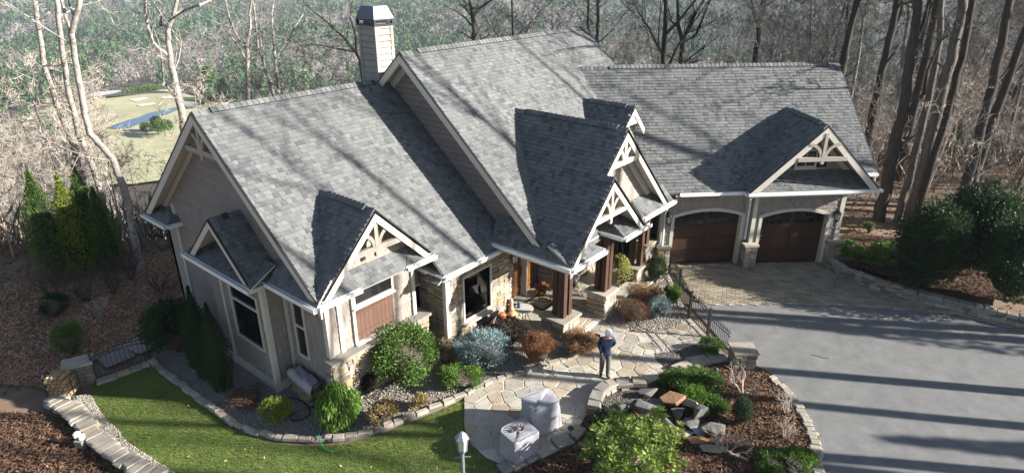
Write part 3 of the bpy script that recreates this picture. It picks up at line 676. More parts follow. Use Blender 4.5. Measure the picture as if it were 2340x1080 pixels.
m = MB(); m.prism([ST(9, 33.7, 0), ST(16.8, 33.7, 0), ST(16.8, 33.9, 0), ST(9, 33.9, 0)], (0, 0, 4)); m.build('back_wall', 'wallbase', house)
def gboard(u, d, w_, z0, z1, th=.05, mat='trim', name='corner_board'):
    m = MB(); m.prism([FG.p(u - w_ / 2, d, z0), FG.p(u + w_ / 2, d, z0), FG.p(u + w_ / 2, d, z1), FG.p(u - w_ / 2, d, z1)], FG.D * th); m.build(name, mat, house)
gboard(16.79, -24.70, .2, 1.1, 3.42, .07); gboard(12.84, -24.70, .17, 1.1, 3.42, .08); gboard(12.66, -25.04, .14, 1.1, 3.42, .07); gboard(8.88, -25.04, .16, 1.1, 3.5, .07)
gut(ST(9.35, 24.43, 3.53), ST(12.15, 24.43, 3.53)); gut(ST(12.1, 24.0, 3.6), ST(18.0, 24.0, 3.6)); gut(ST(17.6, 24.93, zGr(25.0) - .05), ST(18.3, 24.93, zGr(25.0) - .05)); gut(ST(12.12, 24.36, 3.56), ST(12.12, 24.07, 3.56))
m = MB(); m.prism([ST(9.2, 24.5, 3.42), ST(12.2, 24.5, 3.42), ST(12.2, 25.02, 3.42), ST(9.2, 25.02, 3.42)], (0, 0, .06)); m.prism([ST(12.2, 24.1, 3.42), ST(17.5, 24.1, 3.42), ST(17.5, 24.7, 3.42), ST(12.2, 24.7, 3.42)], (0, 0, .06)); m.build('soffit', 'trim', house)
# big dormer over the second door
gable_roof(FG, -24.1, -27.6, (15.04, 6.44), (12.2, 3.72), (17.8, 3.72))
rake(FG, -24.05, (15.04, 6.44), (12.2, 3.72)); rake(FG, -24.05, (15.04, 6.44), (17.8, 3.72))
truss(FG, -24.03, (15.04, 6.44), 1.05, 5.05, mat='beam', post=.2)
wall_poly(FG, -25.2, [(12.6, 3.5), (17.5, 3.5), (15.04, 6.2)], 'gable_wall'); shakes(FG, -25.2, [(13.2, 4.1), (16.9, 4.1), (15.04, 6.1)])
roof([FG.p(12.25, -24.08, 3.66), FG.p(17.75, -24.08, 3.66), FG.p(17.3, -25.19, 4.2), FG.p(12.7, -25.19, 4.2)], 'pent_roof', thick=.05)
window(FG, -25.185, 14.62, 15.42, 4.42, 5.08, cols=2, rows=2)
for u in (14.28, 15.76): gboard(u, -25.185, .42, 4.35, 5.14, .05, 'shutdark', 'shutter')
m = MB(); m.bar(ST(15.04, 25.16, 6.0), ST(17.1, 25.16, 4.05), .05, .2); m.bar(ST(15.04, 25.16, 6.0), ST(12.9, 25.16, 4.05), .05, .2); m.build('frieze_board', 'trim', house)
# stone bases beside the doors
def gpier(u0, u1, d, h, dep=.28):
    m = MB(); m.prism([FG.p(u0 + .03, d - .05, -.05), FG.p(u1 - .03, d - .05, -.05), FG.p(u1 - .03, d + dep - .03, -.05), FG.p(u0 + .03, d + dep - .03, -.05)], (0, 0, h - .04)); o = m.build('stone_base', 'mortar', house)
    stone_face(FG, d + dep - .03, u0, u1, 0, h - .09, o, wmax=.4); F2 = Fr((0, 0, 0), (Q, Q, 0), (-Q, Q, 0)); stone_face(F2, -(u0 + .03), -(d + dep), -d + .05, 0, h - .09, o, wmax=.4)
    m = MB(); m.prism([FG.p(u0 - .06, d - .06, h - .09), FG.p(u1 + .06, d - .06, h - .09), FG.p(u1 + .06, d + dep + .07, h - .09), FG.p(u0 - .06, d + dep + .07, h - .09)], (0, 0, .09)); m.build('cap_stone', 'slate', o)
gpier(8.75, 9.27, -25.02, 1.0); gpier(12.55, 13.07, -24.72, 1.12, .34); gpier(16.38, 17.0, -24.68, 1.12, .3)
m = MB(); P = [ST(8.82, 24.4, 3.4), ST(8.95, 24.9, 3.1), ST(8.95, 24.9, .15), ST(8.9, 24.6, .05)]; m.tube(P, .05, 6); m.build('downspout', 'white', house)
m = MB(); P = [ST(12.68, 24.85, 3.3), ST(12.68, 24.85, 1.2)]; m.tube(P, .05, 6); m.build('downspout', 'white', house)
# ------------------------------------------------------------------ chimney
cx0, cy0, cz0, cz1 = 16.5, 20.6, 6.5, 10.2; CW, CD = .86, 1.0
m = MB(); m.box((cx0 + CW / 2, cy0 + CD / 2, (cz0 + cz1) / 2), (CW - .04, CD - .04, cz1 - cz0)); ch = m.build('chimney', 'chimgap', house)
lap(FX, -cy0 - .015, [(cx0 + .1, cz0), (cx0 + CW - .1, cz0), (cx0 + CW - .1, cz1), (cx0 + .1, cz1)], ch, expo=.24, mat='chimsid')
lap(FL, -cx0 - .015, [(-cy0 - CD + .1, cz0), (-cy0 - .1, cz0), (-cy0 - .1, cz1), (-cy0 - CD + .1, cz1)], ch, expo=.24, mat='chimsid')
for x, y in ((cx0, cy0), (cx0 + CW, cy0), (cx0, cy0 + CD)):
    m = MB(); m.box((x + (.04 if x == cx0 else -.04), y + (.04 if y == cy0 else -.04), (cz0 + cz1) / 2), (.14, .14, cz1 - cz0 - .004)); m.build('corner_board', 'chimsid', ch)
c0 = (cx0 + CW / 2, cy0 + CD / 2); hx, hy = CW / 2 + .07, CD / 2 + .07
for dz in (.03, .22):
    m = MB(); m.box((*c0, cz1 + dz), (hx * 2, hy * 2, .06)); m.build('cap_frame', 'black', ch)
for i in (-1, 1):
    for j in (-1, 1): m = MB(); m.box((c0[0] + i * (hx - .05), c0[1] + j * (hy - .05), cz1 + .125), (.09, .09, .13)); m.build('cap_post', 'black', ch)
m = MB(); m.box((*c0, cz1 + .125), (CW * .7, CD * .7, .13)); m.build('flue', 'capmetal', ch)
m = MB(); V = [(c0[0] + i * hx, c0[1] + j * hy, cz1 + .252) for i, j in ((-1, -1), (1, -1), (1, 1), (-1, 1))] + [(c0[0] + i * hx * .68, c0[1] + j * hy * .68, cz1 + .72) for i, j in ((-1, -1), (1, -1), (1, 1), (-1, 1))]
m.add(V, [(0, 1, 5, 4), (1, 2, 6, 5), (2, 3, 7, 6), (3, 0, 4, 7), (4, 5, 6, 7), (3, 2, 1, 0)]); m.build('chimney_cap', 'capmetal', ch)
# ------------------------------------------------------------------ shingle objects
SINGLE.sort(key=lambda a: a[0])
SHM = []
for i in range(10):
    mb = MB(); tab_solid(mb, [(0, 0), (1, 0), (1, 1), (0, 1)], Vector((0, 0, 0)), Vector((1, 0, 0)), Vector((0, 1, 0)), Vector((0, 0, 1)), 0, 1, .02, (i + .5) / 10); SHM.append(mb.mesh('shingle', 'shingle'))
roofs = [o for o in house.children if o.name.startswith('roof')]
for k, (d_, o_, u, w_, n, wd, e, h, v) in enumerate(SINGLE):
    if k < 290:
        mw2 = Matrix((u, w_, n)).transposed().to_4x4(); mw2.translation = o_; place('shingle', SHM[int(v * 10)], roofs[0], mw2 @ Matrix.Diagonal((wd, e * 1.03, h / .02, 1)))
    else:
        tab_solid(FIELD, [(0, 0), (wd, 0), (wd, e), (0, e)], o_, u, w_, n, 0, e, h, v)
FIELD.build('shingle_field', 'shingle', house, kind='stuff'); CAPS.build('ridge_caps', 'shingle', house, kind='stuff'); SHAKES.build('shake_siding', 'shake', house, kind='stuff')
# ================================================================== GROUND
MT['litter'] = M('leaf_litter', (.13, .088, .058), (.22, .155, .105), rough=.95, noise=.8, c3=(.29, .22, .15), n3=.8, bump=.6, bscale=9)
MT['floor'] = M('shade_dark_forest_floor', (.05, .042, .03), (.085, .07, .05), rough=.95, noise=.05)  # darkened brown stands in for the shade between the far trees
MT['mulchb'] = M('mulch_base', (.045, .026, .017), (.08, .047, .03), rough=.95, noise=14, bump=.6, bscale=30)
MT['mulch'] = ramp_mat('mulch_chips', [(.05, .026, .016), (.11, .058, .034), (.17, .10, .06), (.09, .045, .028), (.22, .145, .095)], bump=0, noise=1.2, dirt=.3)
MT['leafm'] = ramp_mat('leafy_mulch', [(.20, .10, .055), (.34, .19, .11), (.46, .29, .18), (.26, .13, .075), (.52, .36, .24)], bump=0, noise=1.2, dirt=.3)
MT['asphalt'] = M('asphalt_drive', (.13, .131, .13), (.18, .178, .172), rough=.85, noise=1.6, bump=.9, bscale=55, c3=(.27, .262, .245), n3=.8)
MT['paver'] = ramp_mat('paver', [(.20, .165, .115), (.27, .225, .16), (.17, .145, .11), (.30, .255, .19), (.235, .19, .135)], rough=.9, bump=.4, bscale=40, noise=.9, dirt=.35)
MT['gravelb'] = M('gravel_base', (.16, .145, .12), (.24, .22, .19), rough=.95, noise=25, bump=.7, bscale=45)
MT['pebble'] = ramp_mat('pebbles', [(.20, .175, .145), (.33, .30, .26), (.24, .20, .16), (.42, .39, .34), (.28, .26, .24), (.36, .30, .23)], bump=0, noise=1, dirt=.2)
MT['pebdark'] = ramp_mat('dark_pebbles', [(.06, .055, .05), (.12, .11, .10), (.09, .08, .07), (.19, .175, .155), (.13, .115, .10)], bump=0, noise=1, dirt=.2)
MT['soil'] = M('lawn_soil', (.10, .14, .03), (.17, .19, .06), rough=.95, noise=3, bump=.5)
MT['grass'] = ramp_mat('grass_blades', [(.08, .155, .022), (.115, .20, .03), (.18, .25, .05), (.095, .175, .026), (.33, .29, .12)], bump=0, noise=.9, dirt=.7, trans=.45)
MT['water'] = M('pond_water', (.03, .06, .11), rough=.05, spec=.6)
MT['meadow'] = M('valley_meadow', (.26, .245, .14), (.40, .385, .235), rough=.95, noise=.045, c3=(.36, .29, .19), n3=.8)
MT['sand'] = M('bunker_sand', (.62, .57, .46), rough=.95)
MT['road'] = M('valley_road', (.42, .40, .37), rough=.9)
def edge(r): return 29 + 12 * ss(-9, 14, r)
def hill(f, r):
    return 7 * math.sin(f / 170 + r / 330 + 1) + 6 * math.sin(r / 140 - f / 260) + 4 * math.sin(f / 71 + r / 97)
def terr(x, y):
    f, r = fr(x, y); d = f - edge(r); z = gz(x, y) - .07
    if d > 0: z -= 78 * (1 - math.exp(-(d ** 1.2) / 210))
    if r < -24: z -= .18 * (-24 - r) * math.exp(-max(0, d) / 60) if r > -120 else 17.3 * math.exp(-max(0, d) / 60)
    if f > 500: z += hill(f, r) * ss(500, 800, f)
    z += 120 * ss(1300, 4200, f + .35 * abs(r)) 
    if r > 60: z += 28 * ss(60, 700, r) * ss(60, 400, f) * (1 - ss(2500, 3500, f))
    return z
def axis(lo, hi, near0, near1, step, gr):
    a = list(np.arange(near0, near1 + .01, step)); s = step; v = near1
    while v < hi: s *= gr; v += s; a.append(v)
    s = step; v = near0
    while v > lo: s *= gr; v -= s; a.insert(0, v)
    return a
AF = axis(-400, 7000, -10, 60, 1.4, 1.12); AR = axis(-7000, 7000, -45, 45, 1.5, 1.13)
V = []; F = []
for a in AF:
    for b in AR: x, y = xyfr(a, b); V.append((x, y, terr(x, y)))
nr_ = len(AR)
for i in range(len(AF) - 1):
    for j in range(nr_ - 1): F.append((i * nr_ + j, (i + 1) * nr_ + j, (i + 1) * nr_ + j + 1, i * nr_ + j + 1)[::-1])
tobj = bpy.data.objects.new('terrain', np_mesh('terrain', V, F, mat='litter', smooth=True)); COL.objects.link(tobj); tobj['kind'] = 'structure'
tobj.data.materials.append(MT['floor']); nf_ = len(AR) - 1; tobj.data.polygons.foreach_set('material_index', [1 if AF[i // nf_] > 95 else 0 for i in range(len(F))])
def PX(*pts): return [tuple(G(*p)[:2]) for p in pts]
def sheet(name, poly, mat, dz, cell=1.0, kind='structure', zf=gz):
    """ground sheet: polygon cut in cells so that it follows the slope"""
    xs = [p[0] for p in poly]; ys = [p[1] for p in poly]; mb = MB(); x = math.floor(min(xs))
    while x < max(xs):
        y = math.floor(min(ys)); col_ = clip_rect(poly, x, x + cell, min(ys) - 1, max(ys) + 1)
        if len(col_) > 2:
            while y < max(ys):
                c = clean(clip_rect(col_, x, x + cell, y, y + cell))
                if len(c) > 2 and abs(area2(c)) > 1e-5:
                    if area2(c) < 0: c = c[::-1]
                    mb.add([(p[0], p[1], zf(*p) + dz) for p in c], [tuple(range(len(c)))])
                y += cell
        x += cell
    return mb.build(name, mat, kind=kind)
def inpoly(poly, X, Y):
    ins = np.zeros(len(X), bool); n = len(poly); j = n - 1
    for i in range(n):
        xi, yi = poly[i]; xj, yj = poly[j]
        c = ((yi > Y) != (yj > Y)) & (X < (xj - xi) * (Y - yi) / ((yj - yi) or 1e-9) + xi); ins ^= c; j = i
    return ins
def scatter(poly, n):
    xs = [p[0] for p in poly]; ys = [p[1] for p in poly]; X = np.random.uniform(min(xs), max(xs), n); Y = np.random.uniform(min(ys), max(ys), n)
    k = inpoly(poly, X, Y); return X[k], Y[k]
def npgz(X, Y): return -.06 * np.clip(14 - X, 0, 11)
def rotm(n, tilt=.4):
    a = np.random.uniform(0, 2 * np.pi, n); b = np.random.normal(0, tilt, n); c = np.random.normal(0, tilt, n)
    ca, sa, cb, sb, cc, sc = np.cos(a), np.sin(a), np.cos(b), np.sin(b), np.cos(c), np.sin(c)
    M_ = np.empty((n, 3, 3)); M_[:, 0, 0] = ca * cb; M_[:, 0, 1] = ca * sb * sc - sa * cc; M_[:, 0, 2] = ca * sb * cc + sa * sc
    M_[:, 1, 0] = sa * cb; M_[:, 1, 1] = sa * sb * sc + ca * cc; M_[:, 1, 2] = sa * sb * cc - ca * sc
    M_[:, 2, 0] = -sb; M_[:, 2, 1] = cb * sc; M_[:, 2, 2] = cb * cc; return M_
def inst(name, bV, bF, P, Rm, sc, mat, v=None, parent=None, kind='stuff', link=True):
    """one mesh holding many small shapes"""
    bV = np.asarray(bV, float); bF = np.asarray(bF); n = len(P); sc = np.asarray(sc)
    if sc.ndim == 1: sc = np.repeat(sc[:, None], 3, 1)
    W = np.einsum('nij,nkj->nki', Rm, bV[None] * sc[:, None, :]) + np.asarray(P)[:, None, :]
    Fa = (bF[None] + (np.arange(n) * len(bV))[:, None, None]).reshape(-1, bF.shape[1])
    vv = np.repeat(np.random.rand(n) if v is None else v, len(bF))
    if not link: return W.reshape(-1, 3), Fa, vv
    o = bpy.data.objects.new(name, np_mesh(name, W.reshape(-1, 3), Fa, vv, mat)); COL.objects.link(o); setp(o, parent)
    if kind: o['kind'] = kind
    return o
OCT = ([(1, 0, 0), (0, 1, 0), (-1, 0, 0), (0, -1, 0), (0, 0, .7), (0, 0, -.6)], [(0, 1, 4), (1, 2, 4), (2, 3, 4), (3, 0, 4), (1, 0, 5), (2, 1, 5), (3, 2, 5), (0, 3, 5)])
CHIP = ([(-.5, -.16, 0), (.5, -.12, .03), (.5, .14, 0), (-.5, .16, .04)], [(0, 1, 2), (0, 2, 3)])
def pebbles(name, poly, n, mat, s0=.018, s1=.05, dz=.012, label=None):
    X, Y = scatter(poly, n); k = len(X); s = np.random.uniform(s0, s1, k); sc = np.stack([s * np.random.uniform(.8, 1.4, k), s * np.random.uniform(.7, 1.1, k), s * np.random.uniform(.5, .9, k)], 1)
    return tag(inst(name, *OCT, np.stack([X, Y, npgz(X, Y) + dz], 1), rotm(k, .35), sc, mat), label)
def chips(name, poly, n, mat='mulch', s0=.05, s1=.13, dz=.02, label=None, tilt=.35):
    X, Y = scatter(poly, n); k = len(X)
    return tag(inst(name, *CHIP, np.stack([X, Y, npgz(X, Y) + dz + np.random.uniform(0, .02, k)], 1), rotm(k, tilt), np.random.uniform(s0, s1, k), mat), label)
# ---- driveway and apron
fenceL = [(1531, 606), (1550, 650), (1574, 694), (1600, 722), (1640, 768), (1680, 800)]
drive = PX((1570, 690), (1612, 690), (1800, 690), (1950, 694), (2050, 702), (2184, 709), (2330, 735), (2420, 752), (2700, 800)) + [(36, -12), (24, -22), (4, -14), (2, -6), (6.5, .5)] + PX((1790, 1450), (1858, 1300), (1876, 1180), (1872, 1040), (1860, 990), (1842, 945), (1822, 912), (1795, 878), (1765, 852), (1715, 828), (1660, 790), (1612, 735))
sheet('driveway', drive, 'asphalt', -.02, 2)
apron = PX((1527, 604), (1896, 597), (1930, 630), (2000, 655), (2100, 684), (2184, 709), (2330, 735), (2330, 752), (2184, 716), (2050, 706), (1950, 697), (1800, 693), (1650, 696), (1608, 694), (1566, 655))
ap = sheet('paver_apron', apron, 'joint', -.012, 2)
PAV = []
for i in range(6):
    m = MB(); w_, h_ = .5, .5; b = .04
    Vv = [(-w_, -h_, 0), (w_, -h_, 0), (w_, h_, 0), (-w_, h_, 0), (-w_ + b, -h_ + b * 2, 1), (w_ - b, -h_ + b * 2, 1 + rng(-.15, .15)), (w_ - b, h_ - b * 2, 1), (-w_ + b, h_ - b * 2, 1 + rng(-.15, .15))]
    m.add(Vv, [(4, 5, 6, 7), (0, 1, 5, 4), (1, 2, 6, 5), (2, 3, 7, 6), (3, 0, 4, 7)], (i + .5) / 6); PAV.append(m.mesh('paver', 'paver'))
pav = []; ang = R_(-45 - 24); ca, sa = math.cos(ang), math.sin(ang); o0 = apron[0]; PW, PH = .34, .17
for j in range(-80, 80):
    for i in range(-40, 60):
        a = i * PW + (PW / 2 if j % 2 else 0); b = j * PH; pav.append((o0[0] + a * ca - b * sa, o0[1] + a * sa + b * ca))
PA = np.array(pav); PA = PA[inpoly(apron, PA[:, 0], PA[:, 1])]; PA = PA[np.argsort(np.hypot(PA[:, 0], PA[:, 1]))]
for k in range(min(290, len(PA))):
    mw2 = Matrix.Translation((PA[k][0], PA[k][1], -.012)) @ Matrix.Rotation(ang + rng(-.02, .02), 4, 'Z') @ Matrix.Diagonal((PW * .96, PH * .93, .022, 1)); place('paver', PAV[random.randrange(6)], ap, mw2)
rest = PA[290:]; kk = len(rest); Rz = np.repeat(np.array([[ca, -sa, 0], [sa, ca, 0], [0, 0, 1]])[None], kk, 0)
inst('paver_field', [tuple(v.co) for v in PAV[0].vertices], [tuple(p.vertices) for p in PAV[0].polygons], np.stack([rest[:, 0], rest[:, 1], np.full(kk, -.012)], 1), Rz, np.tile([PW * .96, PH * .93, .022], (kk, 1)), 'paver', parent=ap)
# ---- flagstone walk
pathpx = [(1061, 906), (1085, 888), (1140, 870), (1190, 858), (1240, 842), (1290, 826), (1340, 806), (1374, 785), (1372, 765), (1345, 757), (1330, 745), (1372, 726), (1385, 740), (1416, 750), (1463, 759), (1524, 756), (1547, 742), (1578, 727), (1616, 770), (1599, 782), (1558, 798), (1494, 807), (1504, 828), (1534, 849), (1500, 868), (1475, 880), (1440, 876), (1400, 880), (1374, 890), (1353, 912), (1342, 942), (1328, 968), (1306, 988), (1229, 1024), (1149, 1061), (1114, 1046), (1079, 1018), (1061, 975)]
path = PX(*pathpx); walk = sheet('flagstone_walk', path, 'joint', 0, 1)
def flags(poly, parent, n, z, zf=gz, dmin=.42, seed=3, gap=.022):
    rs = random.Random(seed); xs = [p[0] for p in poly]; ys = [p[1] for p in poly]; pts = []; tr = 0
    while tr < n * 60:
        tr += 1; p = (rs.uniform(min(xs) - .3, max(xs) + .3), rs.uniform(min(ys) - .3, max(ys) + .3))
        if all((p[0] - q[0]) ** 2 + (p[1] - q[1]) ** 2 > (dmin * (.75 + .5 * ((int(q[0] * 7) % 3) / 2))) ** 2 for q in pts): pts.append(p)
    c_ = 0
    for p in pts:
        near = sorted(((q[0] - p[0]) ** 2 + (q[1] - p[1]) ** 2, q) for q in pts if q is not p)[:14]
        cell = [(p[0] - 1, p[1] - 1), (p[0] + 1, p[1] - 1), (p[0] + 1, p[1] + 1), (p[0] - 1, p[1] + 1)]; planes = []
        for d2, q in near:
            a, b = q[0] - p[0], q[1] - p[1]; L = math.hypot(a, b); planes.append((a / L, b / L, (a * p[0] + b * p[1]) / L + L / 2 - gap))
        c = list(poly)
        for a, b, e in planes:
            c = clip_poly(c, a, b, e)
            if len(c) < 3: break
        c = clean(c, .01)
        if len(c) < 3 or abs(area2(c)) < .012: continue
        if area2(c) < 0: c = c[::-1]
        cx = sum(v[0] for v in c) / len(c); cy = sum(v[1] for v in c) / len(c); m = MB(); k = len(c); h = .008 + rs.uniform(0, .009)
        c = [(v[0] + rs.uniform(-.02, .02), v[1] + rs.uniform(-.02, .02)) for v in c]
        Vt = [(v[0], v[1], zf(*v) + z) for v in c] + [(cx + (v[0] - cx) * .95, cy + (v[1] - cy) * .95, zf(*v) + z + h) for v in c]
        m.add(Vt, [tuple(range(k, 2 * k))] + [(i, (i + 1) % k, (i + 1) % k + k, i + k) for i in range(k)]); m.build('flagstone', 'flag', parent); c_ += 1
    return c_
nfl = flags(path, walk, 420, .003, dmin=.40, gap=.014)
flags([(15.95, 12.0), (16.05, 10.85), (24, 10.9), (24, 13.2), (19.0, 13.25), (19.0, 14.3), (16.85, 14.3)], pf if 'pf' in globals() else walk, 120, .12, zf=lambda x, y: 0, dmin=.62, seed=5)
# ---- lawn
lawnpx = [(225, 868), (343, 824), (352, 838), (383, 866), (423, 893), (466, 928), (501, 953), (532, 977), (578, 997), (631, 1010), (700, 1016), (760, 1014), (805, 1008), (860, 994), (910, 975), (960, 955), (1012, 934), (1061, 912), (1061, 975), (1079, 1018), (1114, 1046), (1149, 1064), (1130, 1085), (1100, 1200), (1060, 1500), (480, 1500), (430, 1180), (392, 1078), (373, 1061), (320, 1029), (284, 1003), (264, 974), (240, 957), (204, 899), (212, 880)]
lawn = PX(*lawnpx); lw = sheet('lawn', lawn, 'soil', -.03, 1)
X, Y = scatter(lawn, 210000); k = len(X); BL = ([(-.5, 0, 0), (.5, 0, 0), (.25, .18, .6), (0, .5, 1)], [(0, 1, 2), (0, 2, 3)])
sc = np.stack([np.full(k, .012), np.random.uniform(.02, .05, k), np.random.uniform(.03, .065, k)], 1)
tag(inst('grass', *BL, np.stack([X, Y, npgz(X, Y) - .03], 1), rotm(k, .25), sc, 'grass'), 'short green lawn between stone kerb and gravel strip', 'grass')
# ---- beds
bed1 = PX((345, 815), (383, 850), (466, 908), (532, 955), (578, 977), (631, 990), (700, 994), (800, 989), (857, 975), (906, 956), (959, 936), (1012, 915), (1061, 896), (1085, 880), (1140, 862), (1190, 850), (1240, 834), (1290, 817), (1340, 797), (1372, 775), (1335, 757), (1285, 780), (1235, 750), (1170, 735), (1020, 760), (930, 840), (760, 880), (640, 880), (450, 740), (380, 760))
sheet('gravel_bed', bed1, 'gravelb', -.02, 1); pebbles('gravel', bed1, 34000, 'pebble', .016, .042, -.005, 'tan river gravel around the shrubs by the house')
bed2 = PX((1378, 741), (1416, 750), (1463, 759), (1524, 756), (1547, 742), (1578, 727), (1545, 660), (1525, 620), (1480, 610), (1440, 650), (1390, 700), (1372, 726))
sheet('gravel_bed', bed2, 'gravelb', -.02, 1); pebbles('gravel', bed2, 16000, 'pebble', .016, .045, -.005, 'tan river gravel between porch steps and iron fence')
bed3 = PX((1492, 807), (1558, 798), (1612, 775), (1662, 812), (1602, 826), (1561, 842), (1534, 850), (1504, 829))
sheet('gravel_bed', bed3, 'gravelb', -.015, 1); pebbles('dark_gravel', bed3, 9000, 'pebdark', .016, .045, 0, 'dark wet gravel in the wedge beside the walk')
strip = PX((160, 905), (204, 899), (240, 957), (264, 974), (284, 1003), (320, 1029), (373, 1061), (420, 1095), (360, 1095), (305, 1052), (271, 1024), (235, 995), (206, 966), (182, 930), (150, 930))
sheet('gravel_strip', strip, 'gravelb', -.025, 1); pebbles('gravel', strip, 11000, 'pebble', .018, .05, -.01, 'pale gravel strip along the low stone wall')
isl = PX((1534, 849), (1602, 824), (1665, 815), (1720, 835), (1765, 858), (1790, 884), (1815, 918), (1834, 947), (1852, 985), (1862, 1030), (1866, 1090), (1858, 1180), (1840, 1300), (1750, 1450), (1400, 1500), (1070, 1500), (1110, 1200), (1150, 1085), (1230, 1040), (1310, 1000), (1332, 972), (1350, 945), (1360, 918), (1400, 890), (1475, 890), (1500, 875))
sheet('mulch_bed', isl, 'mulchb', -.03, 1); chips('mulch', isl, 60000, label='red brown bark mulch and dead leaves in the island bed')
cor = PX((-400, 930), (100, 940), (156, 958), (170, 972), (202, 1006), (228, 1025), (267, 1059), (300, 1085), (330, 1160), (-400, 1200))
sheet('mulch_bed', cor, 'mulchb', -.045, 1); chips('mulch', cor, 26000, label='brown mulch outside the low stone wall')
back = PX((-350, 860), (60, 880), (150, 900), (200, 830), (345, 775), (385, 700), (450, 660), (450, 590), (400, 575), (330, 580), (230, 610), (60, 640), (-300, 700))
sheet('mulch_bed', back, 'litter', -.03, 1); chips('mulch', back, 46000, 'leafm', s0=.06, s1=.15, label='red brown mulch slope behind the garden gate')
rb = PX((1900, 592), (1930, 615), (2000, 641), (2090, 665), (2190, 687), (2330, 712), (2340, 640), (2190, 600), (2050, 560), (1940, 545), (1905, 560))
sheet('mulch_bed', rb, 'mulchb', .34, 1); chips('mulch', rb, 9000, dz=.38, label='brown mulch behind the driveway wall')
# ---- kerbs and low walls
KST = []
for i in range(8):
    m = MB(); j = lambda a: rng(-a, a); B = [(-.5, -.5), (.5, -.5), (.5, .5), (-.5, .5)]
    Vv = [(x, y, 0) for x, y in B] + [(x * (1 + j(.05)), y * (1 + j(.12)), .8 + j(.06)) for x, y in B] + [(x * .9 + j(.03), y * .8 + j(.05), 1 + j(.08)) for x, y in B]
    m.add(Vv, [(0, 1, 5, 4), (1, 2, 6, 5), (2, 3, 7, 6), (3, 0, 4, 7), (4, 5, 9, 8), (5, 6, 10, 9), (6, 7, 11, 10), (7, 4, 8, 11), (8, 9, 10, 11)]); KST.append(m.mesh('kerb_stone', 'slate'))
def resample(pts, step):
    out = [Vector(pts[0])]; acc = 0; i = 0; P = [Vector(p) for p in pts]; cur = P[0]
    for q in P[1:]:
        while (q - cur).length + 1e-9 >= step - acc:
            cur = cur + (q - cur).normalized() * (step - acc); out.append(cur.copy()); acc = 0
        acc += (q - cur).length; cur = q
    return out
def kerb(name, px, wd, ht, step, mat='mortar', kind='structure', z=0, parts='kerb_stone', world=False, courses=1, cat=None, label=None):
    P = [Vector((*p, 0)) for p in (px if world else PX(*px))]; R2 = resample(P, .12); mb = MB()
    for i in range(len(R2) - 1):
        a, b = R2[i], R2[i + 1]; a = Vector((a.x, a.y, gz(a.x, a.y) + z)); b = Vector((b.x, b.y, gz(b.x, b.y) + z)); mb.bar(a + Vector((0, 0, ht / 2 - .1)), b + Vector((0, 0, ht / 2 - .1)), wd * .8, ht + .1)
    o = mb.build(name, mat, kind=kind, cat=cat, label=label)
    hc = ht / courses
    for c in range(courses):
        fine = resample(P, .06); i = 0; top = c == courses - 1
        while i < len(fine) - 3:
            k = max(3, int(step / .06 * rng(.6, 1.5))); j = min(i + k, len(fine) - 1); a, b = fine[i], fine[j]; mid = (a + b) / 2; d = b - a; an = math.atan2(d.y, d.x); off = Vector((-d.y, d.x, 0)).normalized() * rng(-.03, .03)
            mw2 = Matrix.Translation((mid.x + off.x, mid.y + off.y, gz(mid.x, mid.y) + z + (c * hc if courses > 1 else 0))) @ Matrix.Rotation(an + rng(-.09, .09), 4, 'Z') @ Matrix.Diagonal((d.length * rng(.88, 1.0), wd * (rng(.85, 1.2) if top else rng(.85, .98)), (hc * rng(.75, 1.15)) + .012, 1))
            place(parts, random.choice(KST), o, mw2); i = j
    return o
kerb('stone_kerb', [(346, 822), (365, 846), (383, 860), (423, 886), (466, 920), (501, 945), (532, 967), (578, 988), (631, 1000), (700, 1005), (760, 1003), (801, 999), (857, 985), (906, 966), (959, 946), (1012, 925), (1061, 903), (1085, 885), (1140, 867), (1190, 856), (1240, 839), (1290, 822), (1340, 802)], .19, .11, .36)
kerb('stone_kerb', [(1145, 1078), (1229, 1036), (1306, 1000), (1330, 975)], .4, .1, .5)
kerb('stone_kerb', [(1760, 862), (1792, 888), (1818, 922), (1838, 952), (1855, 990), (1866, 1035), (1869, 1090), (1863, 1170)], .26, .07, .2)
kerb('stone_kerb', [(1540, 852), (1575, 838), (1608, 824), (1655, 816)], .5, .14, .9)
kerb('low_stone_wall', [(120, 920), (165, 944), (190, 968), (218, 1003), (250, 1030), (287, 1058), (325, 1080), (370, 1110)], .5, .24, .26, kind=None, cat='wall', label='low dry stone wall with flat cap stones along the lawn gravel', courses=2)
kerb('driveway_wall', [(1890, 605), (1928, 632), (1998, 658), (2086, 683), (2183, 708), (2330, 742), (2420, 760)], .34, .42, .42, kind=None, cat='wall', label='curved stone retaining wall beside the paver apron', courses=3)
kerb('pool_wall', [(1352, 950), (1358, 922), (1376, 900), (1400, 889), (1440, 884), (1480, 887)], .4, .34, .4, kind=None, cat='wall', label='curved low stone wall around the waterfall basin', courses=2)
